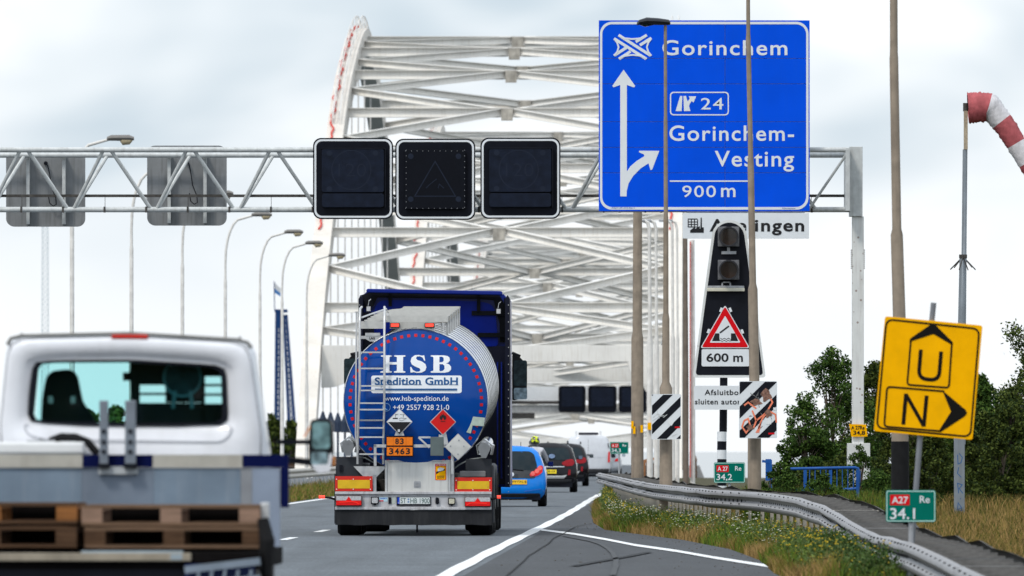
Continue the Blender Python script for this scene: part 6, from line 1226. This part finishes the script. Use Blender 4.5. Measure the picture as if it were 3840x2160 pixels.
# headboard
HB = mat('headboard_blue', (.001, .004, .05), .6, var=.1, spec=.08); HC = mat('headboard_cream', (.45, .43, .38), .7, var=.15, streak=.35, scol=(.28, .24, .2)); SH = mat('sheet_metal', (.21, .27, .34), .5, .35, var=.16, scale=3, streak=.2, scol=(.45, .47, .5))
b = MB()
for a, c, mi_ in ((-120, 484, 1), (486, 879, 0), (881, 1384, 1), (1386, 1645, 0)): b.box(ux(a), ux(c), -.44, -.38, uz(834), uz(762), mi_)
b.box(ux(1600), ux(1645), -.45, -.3, uz(1060), uz(834.5), 0); b.build('headboard', [HB, HC], fb)
SHX = [-120, 480, 885, 1375, 1440, 1598]; shm = [SH, mat('sheet_metal_dull', (.2, .24, .3), .5, .35, var=.16, scale=3, streak=.15, scol=(.3, .3, .33)), SH, mat('sheet_patch', (.27, .28, .3), .5, .2), mat('sheet_metal_blue', (.28, .33, .42), .5, .3, var=.12, scale=3)]
for i in range(5): b = MB(); b.box(ux(SHX[i]) + .001, ux(SHX[i + 1]) - .001, -.42 - .003*i, -.39, .72, uz(836)); b.build('sheet_panel', shm[i], fb)
b = MB(); b.box(ux(575), ux(798), -.46, -.435, uz(872), uz(828)); b.build('label_plate', mat('label_pale', (.5, .53, .55), .5), fb)
for a, c in ((583, 632), (727, 788)): b = MB(); b.box(ux(a), ux(c), -.52, -.47, uz(822), uz(457)); h = b.build('steel_upright', mat('upright_steel', (.22, .25, .29), .5, .4, var=.15, scale=9), fb, bevel=.006); b = MB(); [b.cyl((ux((a + c)/2), -.53, uz(q_)), (ux((a + c)/2), -.52, uz(q_)), .016, n=8) for q_ in (630, 690, 745)]; b.box(ux(a - 8), ux(c + 8), -.53, -.45, uz(835), uz(812)); b.build('bolt', BLACK, h)
# bed
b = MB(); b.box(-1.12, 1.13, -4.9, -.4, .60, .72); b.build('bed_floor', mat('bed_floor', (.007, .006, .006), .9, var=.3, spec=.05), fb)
b = MB(); b.box(-1.0, 1.0, -4.9, 1.5, .35, .6); b.build('chassis', BLACK, fb); b = MB(); b.box(-1.1, 1.1, -3.25, -3.2, .72, 1.03); b.build('gap_shade_board', mat('bed_floor', (0, 0, 0)), fb)  # second box: dark board added behind the pallets to make their gaps look shaded
for sx in (-1, 1): wheel(sx*.83, -3.3, .36, .36, .42, fb); wheel(sx*.86, 1.0, .36, .36, .24, fb)
b = MB(); b.box(1.12, 1.18, -4.4, -4.34, .82, 1.06); b.build('corner_post', ALU, fb, bevel=.006)
b = MB(); b.tube([(1.14, -4.5, .95), (1.17, -4.52, .8), (1.16, -4.5, .6), (1.19, -4.5, .45)], [.04, .055, .05, .02], n=8); b.build('strap', RUBBER, fb)
b = MB(); b.box(.62, 1.1, -4.95, -4.85, .35, .64); 
b.build('rear_frame', mat('frame_blue', (.01, .02, .09), .5), fb)
b = MB()
for k in range(5): b.bar((.68 + .09*k, -5.0, .36), (.72 + .09*k, -5.0, .6), .02, .03)
b.bar((.62, -5.0, .6), (1.14, -5.0, .66), .04, .05); b.bar((.62, -5.0, .5), (1.14, -5.0, .55), .03, .03); b.build('aluminium_crate', mat('crate_grey_blue', (.2, .24, .29), .6, .2, var=.2), fb)
# mirror of the flatbed truck
S6 = F/84.6; mx_ = lambda px: (px - 490)/S6 + .03; mz = lambda py: EYE + (1675 - py)/S6
b = MB(); b.prism(roundpoly([(mx_(1122), mz(1572)), (mx_(1203), mz(1572)), (mx_(1210), mz(1690)), (mx_(1196), mz(1762)), (mx_(1120), mz(1762)), (mx_(1114), mz(1680))], .04, 4), 1.05, 1.25); mh = b.build('side_mirror', mat('mirror_housing', (0, 0, 0)), fb, bevel=.02)
b = MB(); b.prism(rrect(mx_(1130), mx_(1196), mz(1683), mz(1583), .03), 1.03, 1.049); b.build('mirror_glass', mat('mirror_teal', (.25, .42, .44), .1, .4, var=.6, scale=12), mh); b = MB(); b.prism(rrect(mx_(1126), mx_(1186), mz(1742), mz(1695), .02), 1.03, 1.049); b.build('mirror_glass', mat('mirror_teal2', (.35, .5, .55), .1, .4, var=.6, scale=16), mh)
b = MB(); b.prism(roundpoly([(mx_(1125), mz(1742)), (mx_(1188), mz(1742)), (mx_(1194), mz(1700)), (mx_(1207), mz(1700)), (mx_(1196), mz(1770)), (mx_(1150), mz(1775))][::-1], .015, 3), 1.02, 1.04); b.build('mirror_cover', GLOSSW, mh)
b = MB(); b.bar((mx_(995), 1.1, mz(1657)), (mx_(1130), 1.1, mz(1658)), .05, .035); b.bar((mx_(1005), 1.1, mz(1720)), (mx_(1130), 1.1, mz(1735)), .05, .05); b.build('mirror_arm', BLACK, mh)
b = MB(); b.bar((mx_(1100), 1.0, mz(1640)), (mx_(1122), 1.0, mz(1600)), .01, .01); b.box(mx_(1205), mx_(1214), 1.05, 1.15, mz(1745), mz(1712)); b.build('indicator', mat('amber_lens', (.8, .25, .02), .3), mh)
# pallets on the bed
WD = [mat('pallet_orange', (.25, .1, .03), .85, var=.25, scale=6, stretch=(1, 1, 8)), mat('pallet_grey', (.15, .09, .055), .85, var=.25, scale=6, stretch=(1, 1, 8)), mat('pallet_dark', (.08, .042, .022), .85, var=.3, scale=6, stretch=(1, 1, 8)), mat('pallet_pink', (.27, .17, .12), .85, var=.2, scale=6, stretch=(1, 1, 8))]
def pallet(label, lx, ly, z, W, Dp, mt, mblk, skew=0):
    o_ = Vector((fb.location.x + lx*1 + M_*ly, fb.location.y + ly - M_*lx, z)); t = thing('wooden_pallet', label, 'pallet', o_, 'wooden pallets stacked on the flatbed', HEAD + skew, world_built=False)
    for i in range(5): y = -Dp/2 + i*(Dp - .12)/4; b = MB(); b.box(-W/2, W/2, y, y + .12, .122, .144); b.build('board', mt, t)
    for i in range(3): x = -W/2 + i*(W - .145)/2; b = MB(); b.box(x, x + .145, -Dp/2, Dp/2, .1, .1215); b.build('stringer', mblk, t)
    for i in range(3):
        for j in range(3): x = -W/2 + i*(W - .145)/2; y = -Dp/2 + j*(Dp - .1)/2; b = MB(); b.box(x, x + .145, y, y + .1, .0225, .0995); b.build('block', mblk, t)
    for i in range(3): y = -Dp/2 + i*(Dp - .12)/2; b = MB(); b.box(-W/2, W/2, y, y + .12, 0, .022); b.build('bottom_board', mt, t)
    return t
pallet('upper right wooden pallet on the flatbed, pale pinkish blocks', .50, -3.9, .9, 1.24, 1.2, WD[1], WD[3])
pallet('lower right wooden pallet on the flatbed, dark gaps between grey blocks', .52, -3.92, .745, 1.24, 1.2, WD[1], WD[2], .004)
pallet('upper left wooden pallet on the flatbed, orange brown blocks', -.75, -3.9, .915, 1.2, 1.2, WD[2], WD[0])
pallet('lower left wooden pallet on the flatbed under the orange brown one', -.75, -3.92, .75, 1.2, 1.2, WD[2], WD[2], -.004)
t = thing('sheet_stack', 'pale weathered board lying across the tail of the flatbed', 'board', (fb.location.x + M_*-4.8, fb.location.y - 4.85, .66), rotz=HEAD, world_built=False)
b = MB(); b.box(-1.15, .66, -.12, .12, 0, .055); b.build('board', mat('old_plywood', (.3, .26, .2), .8, var=.2, scale=5, streak=.3), t, bevel=.006); b = MB(); b.box(-.1, .6, -.1, .1, .056, .07); b.box(.52, .6, -.122, -.1205, .01, .05); b.build('label', [mat('label_grey_blue', (.3, .36, .4))], t)
# ------------------------------------------------------------------ cars
BLUEC = mat('car_blue', (.0, .21, .74), .22, var=.05, coat=.4); BLKC = mat('car_black', (.008, .007, .010), .2, var=.1, coat=.2)
def car(name, label, X, Y, L, W, H, m, prof, hood, cat='car', group=None, parts=None, tyre_w=.19, tr=.31, win=None, belt=None):
    """prof: rear outline half widths, list of (half width, z, depth) from the sill to the roof; hood: list of (y, roof height) along the length"""
    t = thing(name, label, cat, (X, Y, 0), group, HEAD, world_built=False)
    nP = len(prof); nc = 9; b = MB(); v = []; f = []
    def ry(x, w, d): return d + .16*abs(x/w)**4 if w else d
    for w, z, d in prof:
        for j in range(nc): s_ = math.sin(math.pi/2*(2*j/(nc - 1) - 1)); x = w*s_; v.append((x, ry(x, w, d), z + (.035*H*(1 - s_*s_) if z > H*.93 else 0)))
    for i in range(nP - 1):
        for j in range(nc - 1): f.append((i*nc + j, i*nc + j + 1, (i + 1)*nc + j + 1, (i + 1)*nc + j))
    st = [h for h in hood]; prev = [i*nc for i in range(nP)], [i*nc + nc - 1 for i in range(nP)]
    topprev = [(nP - 1)*nc + j for j in range(nc)]
    for y, zt_ in st:
        fy = 1 - .12*max(0, (y - L*.75)/(L*.25))**2; base = len(v)
        for w, z, d in prof:
            zz = min(z, zt_ + .02*(z/H)); ww = w*fy if z <= zt_ else w*fy*1.04
            for sx in (-1, 1): v.append((sx*ww, max(y, d + .2), zz))
        L_ = [base + 2*i for i in range(nP)]; R_ = [base + 2*i + 1 for i in range(nP)]
        tb = len(v); wt = prof[-1][0]*fy*(1 if zt_ > H*.9 else 1.04)
        for j in range(nc): s_ = math.sin(math.pi/2*(2*j/(nc - 1) - 1)); v.append((wt*s_, max(y, prof[-1][2] + .2), min(prof[-1][1], zt_ + .02) + .035*H*(1 - s_*s_)))
        for i in range(nP - 1): f.append((prev[0][i], prev[0][i + 1], L_[i + 1], L_[i])); f.append((prev[1][i], R_[i], R_[i + 1], prev[1][i + 1]))
        for j in range(nc - 1): f.append((topprev[j], topprev[j + 1], tb + j + 1, tb + j))
        f.append((topprev[0], prev[0][nP - 1], L_[nP - 1])) if False else None
        f.append((prev[0][0], L_[0], R_[0], prev[1][0])); prev = (L_, R_); topprev = list(range(tb, tb + nc))
    b.add(v, [q for q in f if q]); n0 = prev; b.f.append(tuple(n0[0] + n0[1][::-1])); b.mi.append(0)
    body = b.build('body', m, t, smooth=True, ang=55)
    def surf(x, z):
        for (w0, z0, d0), (w1, z1_, d1) in zip(prof, prof[1:]):
            if z0 <= z <= z1_: k = (z - z0)/(z1_ - z0); w = w0 + (w1 - w0)*k; return (d0 + (d1 - d0)*k) + .16*min(1, abs(x/w))**4
        return prof[0][2] if z < prof[0][1] else prof[-1][2]
    def patch(nm, P, mm, off=.012, N_=8, parent=None, th=.03):
        xs = [p[0] for p in P]; zs = [p[1] for p in P]; b = MB(); x0, x1, z0, z1_ = min(xs), max(xs), min(zs), max(zs)
        for i in range(N_):
            for j in range(4):
                q_ = clip(P, x0 + (x1 - x0)*i/N_, x0 + (x1 - x0)*(i + 1)/N_, z0 + (z1_ - z0)*j/4, z0 + (z1_ - z0)*(j + 1)/4)
                if len(q_) > 2: b.add([(x, surf(x, z) - off, z) for x, z in q_], [tuple(range(len(q_)))])
        n_ = len(P); b.add([(x, surf(x, z) - off, z) for x, z in P] + [(x, surf(x, z) + th, z) for x, z in P], [(i, (i + 1) % n_, n_ + (i + 1) % n_, n_ + i) for i in range(n_)])
        return b.build(nm, mm, parent or t)
    for sx in (-1, 1):
        for yy in (L*.17, L*.82): wheel(sx*(W/2 - tyre_w/2 - .01), yy, tr, tr, tyre_w, t)
        b = MB(); b.box(sx*(W/2 + .02), sx*(W/2 + .17), L*.62, L*.62 + .1, H*.66, H*.66 + .14); h = b.build('side_mirror', m if m is BLKC or cat != 'car' else BLACK, t, bevel=.03); b = MB(); b.box(sx*(W/2 + .04), sx*(W/2 + .155), L*.62 - .008, L*.62 - .001, H*.66 + .02, H*.66 + .12); b.build('mirror_glass', MIRR, h)
    b = MB(); b.box(-W*.42, W*.42, .12, L - .2, .16, .34); b.build('underbody', BLACK, t)
    for sx in (-1, 1):
        if belt:
            b = MB(); w_a = [w for w, z, d in prof if z >= belt][0]; zt_ = H*.93; wt = prof[-2][0]; yb0 = prof[-2][2] + .5; xo = .012
            b.add([(sx*(w_a + xo - .01), .75, belt + .02), (sx*(w_a + xo - .01), L*.62, belt + .02), (sx*(wt + xo), L*.48, zt_ - .03), (sx*(wt + xo), yb0, zt_ - .03)], [(0, 1, 2, 3)]); b.build('side_window', DARKGL, t)
    return t, patch, surf
mir = lambda P: [(-x, z) for x, z in P][::-1]
# small blue hatchback
H = 1.46; pr = [(.70, .2, .12), (.78, .3, .02), (.81, .45, .0), (.815, .62, .03), (.80, .80, .06), (.76, .96, .12), (.70, 1.15, .2), (.62, 1.32, .3), (.5, 1.42, .42)]
t, patch, surf = car('hatchback_car', 'small bright blue hatchback right behind the tanker on its right', 0.0, 275, 3.4, 1.63, H, BLUEC, pr, [(.8, 1.43), (1.6, 1.45), (2.2, 1.36), (2.75, .95), (3.15, .82), (3.4, .55)], belt=.92)
G = patch('rear_glass', roundpoly([(-.6, .88), (.6, .88), (.6, 1.0), (.53, 1.27), (.42, 1.34), (-.42, 1.34), (-.53, 1.27), (-.6, 1.0)], .06), DARKGL); patch('tailgate_glass', roundpoly([(-.55, .69), (.55, .69), (.6, .79), (.6, .9), (-.6, .9), (-.6, .79)], .04), mat('gloss_black', (.012, .013, .016), .08, coat=1), .01)
for P in ([(.42, .78), (.44, .73), (.6, .74), (.73, .82), (.75, .98), (.66, 1.0), (.58, .9)],):
    for Q in (P, mir(P)): h = patch('tail_light', roundpoly(Q, .04), LIGHTRED, .02); sgn = 1 if Q is P else -1; [patch('lamp_bowl', circ(sgn*a, c_, .055, 12), mat('lamp_bowl_red', (.85, .12, .1), .15, coat=1), .03, 3, h) for a, c_ in ((.5, .8), (.6, .86), (.67, .93))]
h = patch('licence_plate', [(-.16, .54), (.36, .54), (.36, .65), (-.16, .65)][::1], PLY, .02); text('42-XKGN-9', -.14, .345, .562, .63, surf(0, .6) - .0215, BK, h, bold=0, depth=.002)
patch('lower_bumper', roundpoly([(-.62, .22), (.62, .22), (.68, .32), (-.68, .32)], .03), GREYP, .01); patch('badge', circ(0, .78, .05, 16), CHROME, .02); b = MB(); b.tube([(-.3, surf(0, .92) - .03, .93), (.28, surf(.2, .88) - .03, .88)], .01, n=5); b.build('wiper', BLACK, t); patch('bumper_crease', [(.3, .36), (.7, .42), (.7, .44), (.3, .38)], mat('car_blue_light', (.05, .2, .7), .3), .008)
b = MB(); b.tube([(.2, .9, H), (.2, .85, H + .1)], .008, n=5); b.build('aerial', BLACK, t)
# black compact SUV
H = 1.57; pr = [(.74, .24, .14), (.84, .34, .03), (.88, .5, .0), (.90, .7, .02), (.89, .86, .04), (.85, 1.02, .08), (.79, 1.2, .18), (.72, 1.4, .3), (.6, 1.52, .42)]
SX = (129)/118.2
SUVRED = mat('dark_red_lens', (.3, .008, .014), .25, var=.2, scale=30)
def suv(label, X, Y, pl, tone, group):
    t, patch, surf = car('black_suv', label, X, Y, 4.2, 1.8, H, tone, pr, [(.9, 1.54), (2.0, 1.56), (2.7, 1.45), (3.35, 1.08), (3.9, .95), (4.2, .65)], tr=.34, tyre_w=.22, belt=1.0, group=group)
    patch('rear_glass', roundpoly([(-.7, 1.03), (.7, 1.03), (.66, 1.3), (.55, 1.42), (-.55, 1.42), (-.66, 1.3)], .06), DARKGL); P = [(.42, .94), (.46, .86), (.62, .83), (.78, .85), (.84, .95), (.78, 1.06), (.6, 1.04)]
    for Q in (P, mir(P)): patch('tail_light', roundpoly(Q, .04), SUVRED, .02)
    for Q in ([(.62, .55), (.7, .55), (.71, .72), (.64, .72)],): patch('reflector', Q, SUVRED, .02); patch('reflector', mir(Q), SUVRED, .02)
    h = patch('licence_plate', [(-.26, .6), (.26, .6), (.26, .72), (-.26, .72)], mat('plate_bright_yellow', (.9, .68, .03), .5), .02); text(pl, -.22, .23, .622, .7, surf(0, .66) - .0215, BK, h, bold=.01, depth=.002)
    patch('skid_plate', roundpoly([(-.5, .44), (.5, .44), (.6, .56), (.45, .53), (-.45, .53), (-.6, .56)], .02), ALU, .02); patch('chrome_strip', [(-.5, .8), (.5, .8), (.52, .83), (-.52, .83)], CHROME, .02); patch('lower_bumper', [(-.7, .28), (.7, .28), (.75, .42), (-.75, .42)], GREYP, .01)
    for sx in (-.6, .6): b = MB(); b.tube([(sx, .6, H - .02), (sx, .8, H + .05), (sx, 2.2, H + .05), (sx, 2.4, H - .02)], .02, n=6); b.build('roof_rail', GREYP, t)
    b = MB(); b.tube([(-.3, surf(0, 1.05) - .03, 1.06), (.2, surf(.2, 1.05) - .03, 1.08)], .012, n=5); b.build('wiper', BLACK, t)
GS = 'black cars queued ahead of the blue hatchback'
suv('black compact SUV with yellow plate just ahead of the blue hatchback', 1.15, 361, 'TZ-28-VX', BLKC, GS); suv('second black SUV farther ahead, in front of the white van', 1.9, 418, 'K-441-RB', BLKC, GS)
# white van
H = 1.92; pr = [(.82, .26, .06), (.92, .38, .0), (.95, .6, .0), (.95, .9, .01), (.95, 1.1, .02), (.93, 1.3, .05), (.89, 1.55, .1), (.82, 1.78, .16), (.74, 1.88, .22)]
t, patch, surf = car('white_van', 'white panel van with roof vent and tall red tail lights ahead of the black SUVs', 3.27, 488, 4.9, 1.9, H, mat('van_white', (.6, .62, .66), .35, var=.05, coat=.2, streak=.15, scol=(.35, .35, .35)), pr, [(1.0, 1.92), (2.6, 1.92), (3.4, 1.72), (4.2, 1.15), (4.7, 1.0), (4.9, .7)], tr=.34, cat='van', belt=1.1)
for Q in ([(.84, .78), (.93, .78), (.93, 1.25), (.86, 1.22)],): patch('tail_light', Q, LIGHTRED, .03, 2); patch('tail_light', mir(Q), LIGHTRED, .03, 2)
patch('door_gap', [(-.006, .5), (.006, .5), (.006, 1.75), (-.006, 1.75)], GREYP, .006, 1); patch('door_handle', [(-.12, 1.08), (.1, 1.08), (.1, 1.12), (-.12, 1.12)], BLACK, .03, 2); patch('lower_bumper', [(-.86, .28), (.86, .28), (.9, .5), (-.9, .5)], GREYP, .02); patch('corner_glass', [(.86, 1.4), (.9, 1.38), (.87, 1.6), (.83, 1.6)], DARKGL, .02, 2); patch('corner_glass', mir([(.86, 1.4), (.9, 1.38), (.87, 1.6), (.83, 1.6)]), DARKGL, .02, 2); patch('pressing', [(-.8, .98), (.8, .98), (.8, .995), (-.8, .995)], mat('pressing_line', (.5, .52, .55)), .006)
b = MB(); b.box(-.42, .42, .4, 1.6, 1.95, 2.06); b.build('roof_vent', mat('roof_vent', (.03, .03, .04), .6), t, bevel=.03); b = MB(); [b.prism([(sx - .06, 1.9), (sx + .06, 1.9), (sx + .04, 2.12), (sx - .04, 2.12)], .35, .6) for sx in (-.52, .52)]; b.build('roof_bar', WHITE, t)
# silver car
H = 1.45
t, patch, surf = car('silver_car', 'pale silver car mostly hidden behind the white van, beside the far green kilometre sign', 4.5, 560, 4.3, 1.78, H, mat('car_silver', (.45, .47, .5), .25, .4, var=.05, coat=.8), [(w*1.09, z*.93, d) for w, z, d in [(.70, .2, .12), (.78, .3, .02), (.81, .45, .0), (.815, .62, .03), (.80, .80, .06), (.76, .96, .12), (.70, 1.15, .2), (.62, 1.32, .3), (.5, 1.45, .42)]], [(.8, 1.4), (1.9, 1.43), (2.6, 1.33), (3.3, .95), (3.9, .85), (4.3, .55)], belt=.9)
patch('rear_glass', roundpoly([(-.6, .92), (.6, .92), (.55, 1.2), (-.55, 1.2)], .05), DARKGL)
for Q in ([(.55, .72), (.8, .74), (.78, .88), (.6, .86)],): patch('tail_light', Q, LIGHTRED, .02); patch('tail_light', mir(Q), LIGHTRED, .02)
# ------------------------------------------------------------------ motorcyclist
MX, MY = .6, 300.0
mo = thing('motorcycle', 'motorcycle with round silver mirrors between the blue hatchback and the black SUV', 'motorcycle', (MX, MY, 0), rotz=HEAD, world_built=False)
wheel(0, 0, .31, .31, .16, mo); wheel(0, 1.45, .31, .31, .12, mo)
b = MB(); b.prism([(-.16, .55), (.16, .55), (.2, .8), (-.2, .8)], -.1, .9); b.build('body', BLACK, mo, bevel=.03); b = MB(); b.box(-.14, .14, -.25, .55, .8, .88); b.build('seat', RUBBER, mo, bevel=.03); b = MB(); b.box(-.1, .1, -.3, -.22, .62, .7); b.build('tail_light', LIGHTRED, mo); b = MB(); b.tube([(-.36, .85, 1.02), (-.2, 1.0, 1.06), (.2, 1.0, 1.06), (.36, .85, 1.02)], .016, n=6); b.build('handlebar', BLACK, mo); b = MB(); b.bar((0, 1.0, 1.0), (0, 1.45, .35), .12, .06); b.build('fork', STEEL, mo)
for sx in (-1, 1):
    b = MB(); b.tube([(sx*.33, .9, 1.03), (sx*.4, .92, 1.15)], .01, n=5); h = b.build('mirror_stem', BLACK, mo); b = MB(); v = [(sx*.44 + .1*math.cos(a), .93, 1.2 + .075*math.sin(a)) for a in [2*math.pi*k/16 for k in range(16)]]; b.prism([(p[0], p[2]) for p in v], .93, .98); g_ = b.build('mirror_cap', BLACK, h); 
    b = MB(); b.prism([(sx*.44 + .085*math.cos(a), 1.2 + .062*math.sin(a)) for a in [2*math.pi*k/16 for k in range(16)]], .92, .9295); b.build('mirror_glass', mat('mirror_pale', (.6, .65, .62), .1, .8), h)
pe = thing('person', 'motorcycle rider in a pale top and black helmet with fluorescent yellow patches', 'person', (MX, MY, .86), rotz=HEAD, world_built=False)
def skin(name, verts, edges, radii, m, parent, sub=2):
    me = bpy.data.meshes.new(name); me.from_pydata(verts, edges, []); o = bpy.data.objects.new(name, me); COL.objects.link(o); o.parent = parent; o.modifiers.new('skin', 'SKIN')
    for i, r_ in enumerate(radii): me.skin_vertices[0].data[i].radius = (r_ if isinstance(r_, tuple) else (r_, r_)); me.skin_vertices[0].data[i].use_root = (i == 0)
    s_ = o.modifiers.new('sub', 'SUBSURF'); s_.levels = sub; s_.render_levels = sub; me.materials.append(m); return o
vv = [(0, .05, .04), (0, .1, .22), (0, .16, .4), (0, .2, .52), (0, .22, .6), (-.19, .2, .5), (-.3, .38, .3), (-.33, .72, .17), (.19, .2, .5), (.3, .38, .3), (.33, .72, .17), (-.12, .05, .0), (-.24, .45, -.08), (-.24, .35, -.5), (.12, .05, .0), (.24, .45, -.08), (.24, .35, -.5)]
ee = [(0, 1), (1, 2), (2, 3), (3, 4), (3, 5), (5, 6), (6, 7), (3, 8), (8, 9), (9, 10), (0, 11), (11, 12), (12, 13), (0, 14), (14, 15), (15, 16)]
skin('body', vv, ee, [(.17, .13), (.16, .12), (.19, .13), (.14, .11), .06, .075, .055, .04, .075, .055, .04, .1, .09, .06, .1, .09, .06], mat('jacket_pale', (.5, .5, .54), .7, var=.2, scale=6), pe)
b = MB(); n = 16; v = []; f = []
for i in range(9):
    a = math.pi*i/8
    for k in range(n): t_ = 2*math.pi*k/n; v.append((.128*math.sin(a)*math.cos(t_), .25 + .15*math.sin(a)*math.sin(t_), .74 + .14*math.cos(a)))
for i in range(8):
    for k in range(n): f.append((i*n + k, i*n + (k + 1) % n, (i + 1)*n + (k + 1) % n, (i + 1)*n + k))
he = b.add(v, f).build('helmet', mat('helmet_black', (.015, .016, .018), .2, coat=1), pe, smooth=True, ang=180)
b = MB(); YF = mat('helmet_yellow', (.75, .85, .03), .4)
for cx_, cz_, rx_, rz_ in ((-.03, .8, .055, .05), (.05, .83, .03, .03), (-.06, .74, .03, .03), (.04, .75, .028, .04), (.085, .72, .018, .025), (0, .86, .04, .015)):
    P = [(cx_ + rx_*math.cos(a)*(1 + .2*math.sin(3*a)), cz_ + rz_*math.sin(a)) for a in [2*math.pi*k/14 for k in range(14)]]
    b.add([(x, .25 - .153*math.sqrt(max(.02, 1 - (x/.13)**2 - ((z - .74)/.142)**2)), z) for x, z in P], [tuple(range(14))])
b.build('yellow_patch', YF, he)
